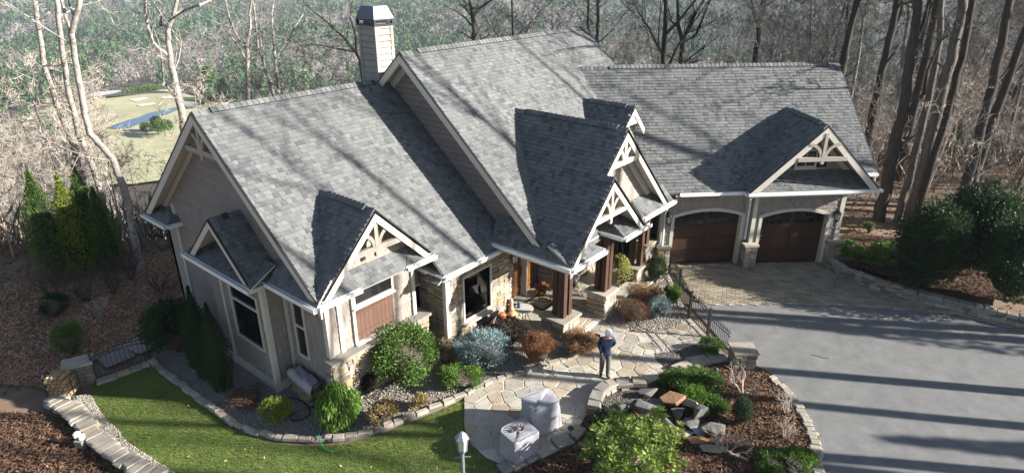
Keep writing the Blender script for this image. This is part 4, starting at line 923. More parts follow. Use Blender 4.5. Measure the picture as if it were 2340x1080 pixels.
# ---- valley floor things
def VZ(px, py, z=-75):
    p = onz(px, py, z); return (p.x, p.y)
def vsheet(name, pts, mat, z, **k):
    P = [VZ(*p, z) for p in pts]
    if area2(P) < 0: P = P[::-1]
    mb = MB(); mb.add([(x, y, z) for x, y in P], [tuple(range(len(P)))]); return mb.build(name, mat, kind='structure')
VB = -73.5
vsheet('meadow', [(-60, 300), (60, 262), (150, 235), (270, 222), (330, 214), (420, 213), (470, 228), (520, 232), (640, 228), (660, 300), (600, 380), (300, 420), (-60, 420)], 'meadow', VB)
vsheet('sand_bunker', [(295, 228), (330, 222), (340, 225), (312, 232)], 'sand', VB + .3); vsheet('sand_bunker', [(312, 240), (350, 234), (356, 238), (322, 243)], 'sand', VB + .3); vsheet('sand_bunker', [(368, 222), (392, 219), (396, 223), (372, 225)], 'sand', VB + .3)
vsheet('pond', [(243, 292), (262, 285), (290, 275), (318, 267), (340, 258), (362, 254), (384, 249), (404, 245), (425, 240), (455, 236), (470, 233), (472, 236), (440, 243), (405, 251), (385, 260), (362, 267), (340, 277), (318, 283), (300, 290), (272, 294)], 'water', VB + .4)
vsheet('valley_road', [(200, 212), (240, 208), (330, 203), (420, 205), (420, 208), (330, 208), (245, 216), (205, 222)], 'road', VB + .4)
# ================================================================== GARDEN
def leafm(name, cols, trans=.3, dirt=.3, noise=2.5): MT[name] = ramp_mat(name, cols, rough=.6, bump=0, noise=noise, dirt=dirt, trans=trans, spec=.3)
leafm('lf_green', [(.035, .075, .014), (.06, .12, .022), (.09, .16, .03), (.13, .20, .05), (.05, .095, .02)])
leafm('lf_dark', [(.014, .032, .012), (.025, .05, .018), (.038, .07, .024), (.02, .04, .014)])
leafm('lf_blue', [(.12, .18, .19), (.19, .26, .27), (.26, .34, .35), (.15, .21, .21), (.36, .44, .45)], trans=.15)
leafm('lf_rust', [(.14, .05, .022), (.20, .08, .034), (.26, .12, .055), (.16, .065, .03), (.30, .16, .08)], trans=.2)
leafm('lf_tan', [(.24, .13, .055), (.32, .19, .09), (.20, .10, .045), (.38, .25, .13), (.26, .155, .07)], trans=.2)
leafm('lf_brown', [(.085, .045, .026), (.13, .07, .04), (.18, .10, .058), (.10, .052, .03)], trans=.2)
leafm('lf_lime', [(.13, .19, .02), (.19, .25, .03), (.26, .31, .055), (.10, .15, .015)])
leafm('lf_fresh', [(.05, .11, .014), (.085, .17, .022), (.13, .22, .035), (.06, .13, .018)])
leafm('lf_rhodo', [(.10, .17, .025), (.16, .24, .04), (.22, .30, .06), (.30, .36, .10), (.13, .20, .03)], trans=.35)
leafm('lf_pink', [(.16, .10, .07), (.22, .16, .10), (.12, .12, .05), (.28, .20, .15)], trans=.2)
leafm('lf_wine', [(.022, .012, .012), (.04, .022, .02), (.03, .03, .015)], trans=.1)
leafm('lf_straw', [(.34, .25, .12), (.42, .32, .17), (.28, .20, .09), (.24, .22, .09)], trans=.2)
leafm('lf_fern', [(.16, .17, .03), (.24, .24, .05), (.30, .28, .08), (.13, .14, .02)])
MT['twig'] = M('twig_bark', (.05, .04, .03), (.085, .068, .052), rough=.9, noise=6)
MT['palebark'] = M('pale_bark', (.30, .25, .21), (.40, .345, .29), rough=.9, noise=8)
LEAF = ([(0, 0, 0), (.5, .24, .06), (1, 0, 0), (.5, -.24, .06)], [(0, 1, 2), (0, 2, 3)])
NEED = ([(0, 0, 0), (.6, .12, .03), (1, 0, 0), (.6, -.12, .03)], [(0, 1, 2), (0, 2, 3)])
def frames(D, roll=True):
    """rotation matrices taking x to each direction D"""
    n = len(D); D = D / (np.linalg.norm(D, axis=1, keepdims=True) + 1e-9); A = np.random.normal(size=(n, 3)); B = np.cross(D, A); B /= np.linalg.norm(B, axis=1, keepdims=True) + 1e-9
    C_ = np.cross(D, B); return np.stack([D, B, C_], 2)
def foliage(c, rx, ry, rz, n, size, mat, lobes=26, lump=.3, out=.7, up=.2, shell=.55, bot=-.55, leaf=LEAF, par=None, shape='ball', name='foliage'):
    rs = np.random
    d = rs.normal(size=(lobes, 3)); d[:, 2] = np.where(d[:, 2] < bot, -d[:, 2], d[:, 2]); d /= np.linalg.norm(d, axis=1, keepdims=True)
    k = rs.randint(0, lobes, n); P = d[k] * rs.uniform(.80, 1.0, lobes)[k][:, None] * .80 + rs.normal(size=(n, 3)) * lump * .55
    r = np.linalg.norm(P, axis=1, keepdims=True); lim = .92 + .16 * np.sin(d[k][:, :1] * 9 + c[0]) + .08 * np.cos(d[k][:, 1:2] * 13 + c[1])
    P = np.where(r > lim, P / r * lim * rs.uniform(.86, 1.0, (n, 1)), P)
    r = np.linalg.norm(P, axis=1, keepdims=True); P = np.where(r < shell, P / (r + 1e-6) * rs.uniform(shell, 1, (n, 1)), P)
    N = P / (np.linalg.norm(P, axis=1, keepdims=True) + 1e-9)
    if shape == 'cone':
        z01 = (P[:, 2] + 1) / 2; w_ = (1 - z01) ** .65 * 1.0 + .03; hr = np.hypot(P[:, 0], P[:, 1]) + 1e-6; u = rs.uniform(.62, 1, n)
        P[:, 0] *= w_ * u / hr; P[:, 1] *= w_ * u / hr
    if shape == 'col':
        z01 = np.clip((P[:, 2] + 1) / 2, 0, 1); z01 = rs.uniform(0, 1, n); P[:, 2] = z01 * 2 - 1; w_ = np.clip(np.sin(np.pi * (z01 * .78 + .2)) * 1.05, .02, 1) * (1 - z01 ** 6); hr = np.hypot(P[:, 0], P[:, 1]) + 1e-6; u = rs.uniform(.65, 1, n); lob = 1 + .12 * np.sin(np.arctan2(P[:, 1], P[:, 0]) * 5 + z01 * 9)
        P[:, 0] *= w_ * u * lob / hr; P[:, 1] *= w_ * u * lob / hr
    D = N * out + rs.normal(size=(n, 3)) * .55; D[:, 2] += up
    if shape == 'weep': D = N * .35 + rs.normal(size=(n, 3)) * .15; D[:, 2] -= 1
    W = P * np.array([rx, ry, rz]) + np.asarray(c)
    kill = W[:, 2] > (c[2] - rz * 1.2); W = W[kill]; D = D[kill]; k2 = len(W)
    v = np.clip(rs.rand(k2) * .5 + .5 * rs.rand(lobes)[k][kill], 0, .999)
    return inst(name, *leaf, W, frames(D), size * rs.uniform(.7, 1.3, k2), mat, v, parent=par, kind=None)
def blob(c, rx, ry, rz, mat, par, name='shade_core', amp=.12, sub=2):  # solid dark core stands in for shade deep inside the foliage
    bm = bmesh.new(); bmesh.ops.create_icosphere(bm, subdivisions=sub, radius=1)
    for v in bm.verts:
        s = 1 + amp * math.sin(v.co.x * 5 + c[0]) * math.cos(v.co.y * 6 + c[1]) ; v.co = Vector((v.co.x * rx * s + c[0], v.co.y * ry * s + c[1], v.co.z * rz * s + c[2]))
    me = bpy.data.meshes.new(name); bm.to_mesh(me); bm.free(); me.materials.append(MT[mat]); o = bpy.data.objects.new(name, me); COL.objects.link(o); setp(o, par); return o
def locate(cx, cy, wpx, hpx, gf=gz):
    z = .5
    for _ in range(6):
        p = onz(cx, cy, z); pxm = FPX / (p - CAMP).dot(FW); rx = 1.1 * wpx / 2 / pxm; h = 1.1 * hpx / 2 / pxm
        d = (p - CAMP).normalized(); st_ = -d.z; ct = math.sqrt(1 - st_ * st_); rz = math.sqrt(max(.12 * rx * rx, h * h - (rx * st_) ** 2)) / ct
        z = gf(p.x, p.y) + rz * .85
    return p, rx, rz, gf(p.x, p.y)
def shrub(name, label, cx, cy, wpx, hpx, n, size, mat, cat='shrub', core='twig', shape='ball', gf=gz, **k):
    p, rx, rz, g = locate(cx, cy, wpx, hpx, gf); t = thing(name, label, cat, (p.x, p.y, g))
    foliage((p.x, p.y, p.z), rx, rx, rz, n, size, mat, par=t, shape=shape, **k)
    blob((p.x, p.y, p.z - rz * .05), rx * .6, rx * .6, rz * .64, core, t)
    m = MB()
    for i in range(5): a = i * 1.3; m.tube([(p.x + .05 * math.cos(a), p.y + .05 * math.sin(a), g - .05), (p.x + rx * .35 * math.cos(a), p.y + rx * .35 * math.sin(a), p.z)], [.03, .015], 5)
    m.build('stem', 'twig', t); return t
shrub('evergreen_shrub', 'large rounded green holly shrub in front of the shuttered window', 920, 815, 160, 152, 15000, .085, 'lf_green', lobes=40)
shrub('blue_spruce', 'large blue spruce globe below the stone dining bay', 1102, 797, 136, 96, 13000, .075, 'lf_blue', lobes=46, leaf=NEED, lump=.22)
shrub('spirea', 'round rusty red spirea beside the stone pier', 1228, 797, 88, 80, 9000, .06, 'lf_rust', lobes=60, leaf=NEED, up=.8, lump=.2)
shrub('spirea', 'tan brown spirea between stone pier and standing man', 1331, 782, 94, 64, 8000, .06, 'lf_tan', lobes=50, leaf=NEED, up=.8, lump=.2)
shrub('dwarf_pine', 'low bright green dwarf pine by the stone kerb', 1052, 861, 96, 52, 5500, .085, 'lf_fresh', lobes=18, leaf=NEED, up=.6)
p, rx, rz, g = locate(775, 925, 106, 112); t = thing('weeping_conifer', 'weeping bright green conifer at the stone corner of the house', 'shrub', (p.x, p.y, g))
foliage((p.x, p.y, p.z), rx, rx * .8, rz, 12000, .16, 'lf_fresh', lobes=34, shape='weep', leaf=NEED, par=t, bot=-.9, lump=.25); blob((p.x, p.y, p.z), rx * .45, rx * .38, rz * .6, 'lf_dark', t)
shrub('globe_shrub', 'small lime yellow globe shrub in the gravel bed', 627, 937, 74, 60, 5000, .055, 'lf_lime', lobes=34)
shrub('wine_shrub', 'dark wine leaved shrub under the stone ledge', 838, 872, 56, 66, 3000, .07, 'lf_wine', lobes=20)
shrub('azalea', 'pinkish green azalea between holly and blue spruce', 1018, 808, 48, 66, 2600, .06, 'lf_pink', lobes=20)
shrub('azalea', 'dark brown leafed azalea under the dining window', 1152, 758, 100, 68, 5000, .06, 'lf_wine', lobes=30)
shrub('azalea', 'small pinkish azalea at the foot of the white downspout', 1100, 746, 50, 26, 1200, .06, 'lf_pink', lobes=14)
shrub('rhododendron', 'big dark rhododendron beside the garden gate', 397, 752, 124, 126, 5200, .15, 'lf_dark', lobes=34, up=0)
def conifer(name, label, tip, base, wpx, n, mat, size=.07, gf=gz, shape='col'):
    b = G(*base) if gf is gz else gf(*base); pxm = FPX / (b - CAMP).dot(FW); rx = wpx / 2 / pxm
    # height from the tip pixel in the vertical plane through the base
    nrm = Vector((b.x, b.y, 0)); tp = onpl(*tip, nrm, b); h = tp.z - b.z
    t = thing(name, label, 'conifer', tuple(b)); foliage((b.x, b.y, b.z + h / 2), rx, rx, h / 2, n, size, mat, par=t, shape=shape, lobes=60, leaf=NEED, out=.5, up=.7)
    m = MB(); m.tube([(b.x, b.y, b.z - .1), (b.x, b.y, b.z + h * .85)], [.07, .02], 6); m.build('trunk', 'twig', t)
    m = MB(); m.lathe([(rx * .15, .05), (rx * .62, h * .25), (rx * .55, h * .5), (rx * .25, h * .8), (.01, h * .93)], (b.x, b.y, b.z), 10); m.build('shade_core', 'lf_dark', t); return t  # the dark lathed core fills in shade behind the needles
conifer('arborvitae', 'tall dark arborvitae nearest the bump-out window', (499, 688), (512, 890), 58, 9000, 'lf_dark')
conifer('arborvitae', 'taller dark arborvitae next to the rhododendron', (464, 648), (476, 862), 52, 8000, 'lf_dark')
conifer('arborvitae', 'slim dark arborvitae squeezed between rhododendron and its taller neighbour', (440, 690), (448, 838), 30, 3500, 'lf_dark')
shrub('low_shrub', 'flat brown ground shrub in the shaded gravel', 566, 905, 84, 40, 2600, .05, 'lf_brown', lobes=18)
shrub('ornamental_grass', 'straw coloured clump of grass near the stone kerb', 877, 945, 60, 52, 3400, .13, 'lf_straw', cat='grass clump', leaf=NEED, up=1.2, lobes=14)
shrub('ornamental_grass', 'small olive tan clump of grass in front of the holly', 957, 917, 40, 32, 1800, .10, 'lf_straw', cat='grass clump', leaf=NEED, up=1.2, lobes=10)
shrub('blue_spruce', 'small blue spruce globe near the iron fence', 1509, 704, 62, 50, 5200, .065, 'lf_blue', lobes=30, leaf=NEED)
shrub('spirea', 'dark brown spirea beside the small blue spruce', 1447, 711, 84, 58, 6000, .055, 'lf_brown', lobes=50, leaf=NEED, up=.8)
shrub('spirea', 'loose tan spirea by the porch step wall', 1478, 670, 82, 46, 5000, .055, 'lf_tan', lobes=40, leaf=NEED, up=.8)
shrub('upright_yew', 'upright dark green yew at the garage corner downspout', 1497, 616, 54, 66, 4200, .085, 'lf_dark', lobes=24, leaf=NEED, up=1.0)
shrub('boxwood', 'bright green shrub against the iron fence', 1536, 673, 42, 46, 2800, .07, 'lf_fresh', lobes=20)
shrub('low_shrub', 'olive green shrub at the fence end beside the stone pillar', 1626, 791, 58, 42, 3200, .07, 'lf_green', lobes=20, leaf=NEED, up=.8)
for i, (x, y, a, b, n) in enumerate(((1555, 872, 90, 40, 4200), (1610, 868, 90, 46, 4200), (1585, 905, 80, 44, 3600), (1632, 925, 60, 40, 3000))):
    shrub('juniper', ('low green juniper spreading beside the walk edging', 'feathery green juniper below the stone slab', 'spreading juniper behind the orange boulder', 'dark juniper next to the round yew')[i], x, y, a, b, n, .10, 'lf_green' if i != 2 else 'lf_fresh', leaf=NEED, lobes=16, up=.5)
shrub('round_yew', 'dark barrel shaped yew in the island mulch', 1696, 940, 44, 64, 4200, .06, 'lf_dark', lobes=40, leaf=NEED)
shrub('juniper', 'bright green juniper at the edge of the driveway kerb', 1830, 1050, 80, 60, 4200, .10, 'lf_fresh', leaf=NEED, lobes=18, up=.4)
shrub('juniper', 'low green juniper among the leaf mulch', 1765, 1056, 80, 38, 3200, .10, 'lf_green', leaf=NEED, lobes=14, up=.4)
shrub('juniper', 'dark green juniper beside the basin wall', 1392, 962, 74, 46, 3200, .09, 'lf_dark', leaf=NEED, lobes=14, up=.4)
# yellow green rhododendron with whorled leaves
p, rx, rz, g = locate(1446, 1040, 265, 190); p = Vector((p.x, p.y, p.z)); t = thing('rhododendron', 'big yellow green rhododendron with whorled leaves in the island bed', 'shrub', (p.x, p.y, g))
nw = 560; d = np.random.normal(size=(nw, 3)); d[:, 2] = np.abs(d[:, 2]); d /= np.linalg.norm(d, axis=1, keepdims=True); cW = d * np.random.uniform(.6, 1.05, (nw, 1)) * (.86 + .2 * np.sin(d[:, :1] * 7 + 1) * np.cos(d[:, 1:2] * 6) + .12 * np.sin(d[:, 1:2] * 11)) * np.array([rx, rx * .85, rz * 1.05]) + np.array(p); LV = []; LD = []
for i in range(nw):
    for a in range(9): an = a * .698 + i; LV.append(cW[i]); LD.append((math.cos(an), math.sin(an), rng(.1, .55)))
LV = np.array(LV); LD = np.array(LD) + np.repeat(d, 9, 0) * .3
RL = ([(0, 0, 0), (.45, .17, .03), (1, 0, -.08), (.45, -.17, .03)], [(0, 1, 2), (0, 2, 3)])
inst('foliage', *RL, LV, frames(LD), np.random.uniform(.12, .2, len(LV)), 'lf_rhodo', np.repeat(np.random.rand(nw), 9) * .7 + np.random.rand(len(LV)) * .3, parent=t, kind=None)
m = MB()
for i in range(60): a = rng(0, 6.28); q = cW[i * 9]; m.tube([(p.x + .1 * math.cos(a), p.y + .1 * math.sin(a), g), ((p.x + q[0]) / 2 + rng(-.1, .1), (p.y + q[1]) / 2, (g + q[2]) / 2 - .05), tuple(q)], [.022, .014, .006], 4)
m.build('stem', 'palebark', t)
# hedge, perennials on the right
gr = lambda x, y: .35
for i, (x, y, a, b, n) in enumerate(((2128, 560, 150, 190, 12000), (2245, 530, 170, 230, 12000), (2098, 625, 90, 80, 3500), (2330, 600, 180, 210, 9000))):
    shrub('laurel_hedge', ('tall dark glossy laurel behind the driveway wall', 'tallest dark laurel at the edge of the woods', 'lower dark laurel leaning over the mulch', 'dark laurel further along the driveway wall')[i], x, y, a, b, n, .13, 'lf_dark', gf=gr, lobes=60, core='lf_dark')
shrub('hellebore', 'bright green perennial beside the garage stone base', 1942, 570, 50, 36, 900, .13, 'lf_fresh', gf=gr, lobes=10); shrub('hellebore', 'mid green perennial clump on top of the driveway wall', 1990, 590, 70, 40, 1200, .13, 'lf_green', gf=gr, lobes=12)
shrub('hellebore', 'dark green perennial clump below the laurels', 2035, 575, 80, 40, 1400, .13, 'lf_green', gf=gr, lobes=12); shrub('boxwood', 'small round shrub standing in the fallen leaves', 1988, 519, 26, 24, 900, .09, 'lf_green', lobes=10)
shrub('juniper', 'blue green juniper by the stone gate pier', 158, 775, 70, 80, 4200, .09, 'lf_green', leaf=NEED, lobes=18)
shrub('boxwood', 'bluish evergreen beyond the gate pier', 120, 700, 70, 60, 2200, .09, 'lf_dark', leaf=NEED, lobes=18)
conifer('arborvitae', 'golden green arborvitae left of its taller twin', (168, 398), (196, 625), 72, 7000, 'lf_lime', .13)
conifer('arborvitae', 'tall arborvitae with a browned top behind the garden', (190, 378), (232, 612), 74, 7000, 'lf_green', .12)
conifer('arborvitae', 'shorter green arborvitae at the end of the row', (236, 425), (262, 618), 64, 5000, 'lf_green', .12)
conifer('arborvitae', 'wide golden arborvitae starting the row', (122, 385), (140, 640), 84, 7000, 'lf_green', .13)
# thickets of bare brush
def bare_shrub(name, label, base, wpx, hpx, n, mat, r0=.018, lev=3, cat='shrub', lean=.9):
    b = G(*base); pxm = FPX / (b - CAMP).dot(FW); R = wpx / 2 / pxm; H = hpx / pxm; t = thing(name, label, cat, tuple(b)); m = MB()
    def grow(p, d, L, r, k):
        q = p + d * L * .5 + Vector((rng(-1, 1), rng(-1, 1), rng(-.5, .8))) * L * .10; e = p + d * L + Vector((rng(-1, 1), rng(-1, 1), rng(-.3, .6))) * L * .12
        m.tube([p, q, e], [r, r * .75, r * .5], 5 if r > .015 else 3, cap=False)
        if k > 0:
            for _ in range(random.choice((2, 3, 3))):
                dd = (d + Vector((rng(-1, 1), rng(-1, 1), rng(-.35, .6))) * .8).normalized(); s = rng(.35, 1); grow(p.lerp(e, s) if s < .95 else e, dd, L * rng(.5, .8), r * .55, k - 1)
    for i in range(n):
        a = rng(0, 6.28); d = Vector((math.cos(a) * lean * R / H * rng(.3, 1), math.sin(a) * lean * R / H * rng(.3, 1), 1)).normalized(); grow(b + Vector((math.cos(a), math.sin(a), 0)) * .05, d, H * .45, r0, lev)
    m.build('branches', mat, t); return t
bare_shrub('bare_shrub', 'pale bare forked shrub on the mulch behind the gate', (228, 725), 70, 60, 9, 'palebark', .02)
bare_shrub('bare_shrub', 'leafless shrub by the corner of the mulch path', (368, 668), 110, 70, 8, 'twig', .02)
bare_shrub('bare_shrub', 'small leafless shrub near the back house corner', (395, 662), 60, 30, 6, 'twig', .014)
bare_shrub('japanese_maple', 'small bare Japanese maple beside the fence pillar', (1697, 900), 110, 70, 4, 'palebark', .035, 4, 'tree', 1.6)
bare_shrub('japanese_maple', 'pale bare Japanese maple below the waterfall slab', (1663, 1035), 120, 70, 5, 'palebark', .03, 4, 'tree', 1.6)
bare_shrub('bare_shrub', 'pale bare hydrangea beside the driveway kerb', (1798, 945), 90, 70, 9, 'palebark', .014)
bare_shrub('bare_shrub', 'grey bare shrub behind the bright juniper', (1795, 1000), 80, 60, 9, 'palebark', .014)
bare_shrub('bare_shrub', 'bare twiggy shrub in front of the bright juniper', (1815, 1090), 50, 60, 7, 'palebark', .012)
bare_shrub('bare_shrub', 'thin bare shrub in leaves near the round yew', (1640, 1000), 70, 40, 7, 'palebark', .010)
bare_shrub('weeping_maple', 'weeping leafless maple on the mulch above the driveway wall', (2062, 632), 80, 46, 8, 'palebark', .02, 4, 'tree', 1.7)
for i, (x, y, a, b) in enumerate(((200, 690, 150, 110), (130, 690, 160, 130), (262, 672, 110, 100), (300, 640, 90, 90))):
    bare_shrub('brush_thicket', ('tangled brown brush in front of the arborvitaes', 'tangled brown brush at the end of the mulch', 'twiggy brown brush behind the pale bare shrub', 'thin brown brush near the dark leaning trunk')[i], (x, y), a, b, 17, 'twig', .014, 4)
# ------------------------------------------------------------------ boulders
MT['rock'] = M('boulder_grey', (.075, .075, .07), (.15, .145, .13), rough=.9, noise=2.2, bump=.7, bscale=9, c3=(.21, .195, .165), n3=.85)
MT['rockor'] = M('boulder_orange', (.20, .11, .06), (.30, .18, .10), rough=.9, noise=3, bump=.6, bscale=10)
MT['rocktan'] = M('boulder_tan', (.22, .185, .135), (.32, .275, .21), rough=.9, noise=3, bump=.6, bscale=10)
def rock(label, px, py, wpx, hpx, mat, dz=.1, flat=.6, rz=0, sub=True):
    b = G(px, py, dz); pxm = FPX / (b - CAMP).dot(FW); a = 1.25 * wpx / 2 / pxm; c = 1.3 * hpx / 2 / pxm; bm = bmesh.new(); rs = random.Random(px * 7 + py)
    for _ in range(11):
        d = Vector((rs.gauss(0, 1), rs.gauss(0, 1), rs.gauss(0, 1))).normalized(); bm.verts.new((d.x * a * 1.05, d.y * c * 1.1, d.z * min(a, c) * flat))
    bmesh.ops.convex_hull(bm, input=bm.verts[:]); 
    for v in [v for v in bm.verts if not v.link_faces]: bm.verts.remove(v)
    bmesh.ops.bevel(bm, geom=bm.edges[:], offset=min(a, c) * .035, segments=1, affect='EDGES')
    Rm = Matrix.Rotation(YAWX - math.pi / 2 + rz, 3, 'Z')
    for v in bm.verts: v.co = Rm @ v.co + b
    me = bpy.data.meshes.new('boulder'); bm.to_mesh(me); bm.free(); me.materials.append(MT[mat]); o = bpy.data.objects.new('boulder', me); COL.objects.link(o); tag(o, label, 'boulder', 'boulders of the waterfall'); return o
for (lab, x, y, w_, h_, mt, dz, fl, rz) in (('orange brown boulder topping the waterfall', 1538, 908, 48, 34, 'rockor', .45, .7, 0), ('pale tan boulder beside the orange one', 1577, 922, 38, 26, 'rocktan', .35, .6, -.5), ('upright grey boulder at the head of the stream', 1605, 946, 42, 42, 'rock', .35, .8, .3), ('flat topped grey slab by the round yew', 1628, 976, 56, 40, 'rock', .25, .6, 0),
    ('grey pointed boulder leaning over the basin', 1471, 928, 48, 34, 'rock', .3, .8, -.5), ('mottled boulder at the basin rim', 1418, 930, 44, 30, 'rock', .2, .7, .2), ('long pale grey boulder slanting to the stream', 1527, 970, 56, 32, 'rock', .2, .7, -.7), ('flat tan stone below the stream', 1562, 990, 50, 22, 'rocktan', .1, .4, -.2),
    ('reddish brown flat stone at the stream end', 1590, 1004, 48, 22, 'rockor', .05, .4, 0), ('dark rounded boulder behind the rhododendron top', 1500, 966, 40, 36, 'rock', .15, .8, .4), ('dark sloping ledge rock beside the walk', 1487, 895, 50, 26, 'rock', .22, .5, .2), ('dark ledge rock below the orange boulder', 1512, 922, 60, 30, 'rock', .22, .5, -.2), ('squared tan slab under the bare maple', 1628, 1024, 62, 22, 'rocktan', .08, .4, 0),
    ('grey rock half hidden in the stream bed', 1550, 945, 44, 30, 'rock', .15, .6, .3), ('small grey rock near the juniper', 1440, 955, 34, 22, 'rock', .12, .6, 0), ('low grey rock at the stream side', 1580, 962, 36, 24, 'rock', .15, .6, 0), ('large flat grey stone in the gravel by the gate', 1541, 757, 24, 10, 'rocktan', .05, .3, 0), ('grey mossy boulder beside the garage stone base', 1935, 588, 40, 24, 'rock', .4, .6, 0)):
    rock(lab, x, y, w_, h_, mt, dz, fl, rz)
m = MB(); P = [G(1566, 965, .12), G(1584, 962, .14), G(1612, 990, .06), G(1600, 1000, .04)]; m.add(P, [(3, 2, 1, 0)]); MT['stream'] = M('stream_water', (.20, .23, .25), (.34, .37, .39), rough=.15, noise=9, spec=.6, bump=.5, bscale=25); m.build('stream', 'stream', kind='structure')
pebbles('dark_gravel', PX((1378, 905), (1402, 892), (1470, 890), (1475, 905), (1440, 935), (1400, 940), (1375, 925)), 5000, 'pebdark', .02, .05, .03, 'dark wet pebbles in the waterfall basin')
# ------------------------------------------------------------------ iron fence
MT['iron'] = M('black_iron', (.014, .014, .015), (.022, .022, .022), rough=.5, spec=.5)
pk = MB(); pk.box((0, 0, .5), (.016, .016, 1)); PICK = pk.mesh('picket', 'iron')
def fence(name, label, a, b, h=1.05, arch=0, cat='fence', step=.105, posts_=(True, True)):
    a = Vector(a); b = Vector(b); t = thing(name, label, cat, tuple(a)); L = (b - a).length; d = (b - a) / L; an = math.atan2(d.y, d.x); n = int(L / step)
    for k, q in enumerate((a, b)):
        if posts_[k]: m = MB(); m.box(q + Vector((0, 0, h * .53)), (.075, .075, h * 1.12), an); m.box(q + Vector((0, 0, h * 1.1)), (.1, .1, .03), an); m.build('post', 'iron', t)
    top = lambda s: h * .88 + arch * (1 - (2 * s - 1) ** 2)
    for off in (0, -.13):
        m = MB(); m.tube([a.lerp(b, s / 10) + Vector((0, 0, top(s / 10) + off)) for s in range(11)], .016, 4); m.build('rail', 'iron', t)
    m = MB(); m.tube([a + Vector((0, 0, .1)), b + Vector((0, 0, .1))], .016, 4); m.build('rail', 'iron', t)
    for i in range(1, n):
        s = i / n; q = a.lerp(b, s); place('picket', PICK, t, Matrix.Translation((q.x, q.y, q.z + .04)) @ Matrix.Rotation(an, 4, 'Z') @ Matrix.Diagonal((1, 1, top(s) + .08, 1)))
fA, fB, fC, fD = G(1528, 625), G(1574, 727), G(1616, 769), G(1662, 814)
fm = fA.lerp(fB, .5)
fence('iron_fence', 'black iron fence between garage corner and boxwood', fA, fm, posts_=(True, True)); fence('iron_fence', 'black iron fence between boxwood and arched gate', fm, fB, posts_=(False, False))
fence('iron_gate', 'arched black iron gate leading to the driveway', fB, fC, arch=.16, cat='gate'); fence('iron_fence', 'black iron fence ending at the square stone pillar', fC, fD, posts_=(False, False))
gA, gB = G(222, 868), G(345, 824); fence('iron_gate', 'arched black iron garden gate beside the lawn', gA, gB, h=1.0, arch=.14, cat='gate', step=.13)
def spier(name, label, px, sx, sy, h, rz=0, cat='pillar'):
    b = G(*px); t = thing(name, label, cat, tuple(b)); U = Vector((math.cos(rz), math.sin(rz), 0)); D = Vector((math.sin(rz), -math.cos(rz), 0)); f = Fr(b, U, D); f2 = Fr(b, -D * -1 * -1, -U)
    kit = STONEDK if cat == 'pier' else None; m = MB(); m.box(b + Vector((0, 0, h / 2 - .05)), (sx - .06, sy - .06, h), rz); o = m.build('core', 'mortar', t)
    stone_face(f, sy / 2 - .03, -sx / 2, sx / 2, 0, h - .06, o, wmax=.36, hmax=.16, kit=kit); stone_face(Fr(b, D, -U), sx / 2 - .03, -sy / 2, sy / 2, 0, h - .06, o, wmax=.36, hmax=.16, kit=kit); stone_face(Fr(b, -D, U), sx / 2 - .03, -sy / 2, sy / 2, 0, h - .06, o, wmax=.36, hmax=.16, kit=kit)
    m = MB(); m.box(b + Vector((0, 0, h)), (sx + .1, sy + .1, .08), rz); m.build('cap_stone', 'slate', t)
spier('stone_pillar', 'square stone pillar with flat cap at the end of the iron fence', (1693, 832), .72, .62, .62, R_(-50))
spier('stone_gate_pier', 'dry stone pier holding the garden gate', (190, 872), .8, .55, .8, R_(-20), 'pier')
kerb('stone_step', [(222, 876), (285, 852), (346, 830)], .3, .08, .5)
kerb('flat_stone_step', [(232, 830), (290, 806), (348, 775)], .9, .06, .8)
# ------------------------------------------------------------------ grill covers, lamp post, wood racks
MT['cover'] = M('grey_cover_cloth', (.24, .235, .255), (.32, .315, .335), rough=.75, noise=2.5, bump=.9, bscale=5)
def cover(name, label, px, sx, sy, h, rz, seed):
    b = G(*px); rs = random.Random(seed); V = []; F = []; n = 44; lv = [(0, 1.0, 1), (.12, 1.0, .9), (.35, .985, .7), (.6, .97, .45), (.8, .955, .25), (.93, .95, .1), (.985, .93, .04), (1.0, .86, .02), (1.005, .5, 0), (.97, .1, 0)]
    ph = [rs.uniform(0, 6) for _ in range(4)]
    for z, s, amp in lv:
        for j in range(n):
            a = 2 * math.pi * j / n; c, d = math.cos(a), math.sin(a); e = .28; x = math.copysign(abs(c) ** e, c); y = math.copysign(abs(d) ** e, d)
            rip = 1 + amp * (.10 * abs(math.sin(a * 3.5 + ph[0] + z)) - .05 + .06 * abs(math.sin(a * 6.5 + ph[1] - 2 * z)) + .03 * math.sin(a * 17 + ph[2])) + .022 * math.sin(z * 13 + a * 3 + ph[3]) + .018 * math.sin(z * 7 - a * 5 + ph[0])
            sag = -.09 * math.exp(-((c * s * .8) ** 2)) * (1 if z > .95 else 0) + .03 * math.sin(a * 2 + ph[2]) * (1 if z > .9 else 0)
            V.append(b + Matrix.Rotation(rz, 3, 'Z') @ Vector((x * s * rip * sx / 2, y * s * rip * sy / 2, 0)) + Vector((0, 0, .03 + z * h + sag * h)))
    for i in range(len(lv) - 1):
        for j in range(n): F.append((i * n + j, i * n + (j + 1) % n, (i + 1) * n + (j + 1) % n, (i + 1) * n + j))
    F.append(tuple(range((len(lv) - 1) * n, len(lv) * n))); m = MB(); m.add(V, F); t = thing(name, label, 'grill cover', tuple(b)); m.build('cover', 'cover', t, smooth=True)
    m = MB(); m.box(b + Vector((0, 0, .06)), (sx * .8, sy * .8, .08), rz); m.build('grill_base', 'black', t); return b
cover('covered_grill', 'taller grill under a grey cloth cover beside the walk', (1234, 972), .98, .78, 1.02, R_(-22), 1)
bB = cover('covered_grill', 'smaller covered grill with a dried wreath on its top', (1187, 1030), .92, .78, .78, R_(-14), 5)
m = MB(); 
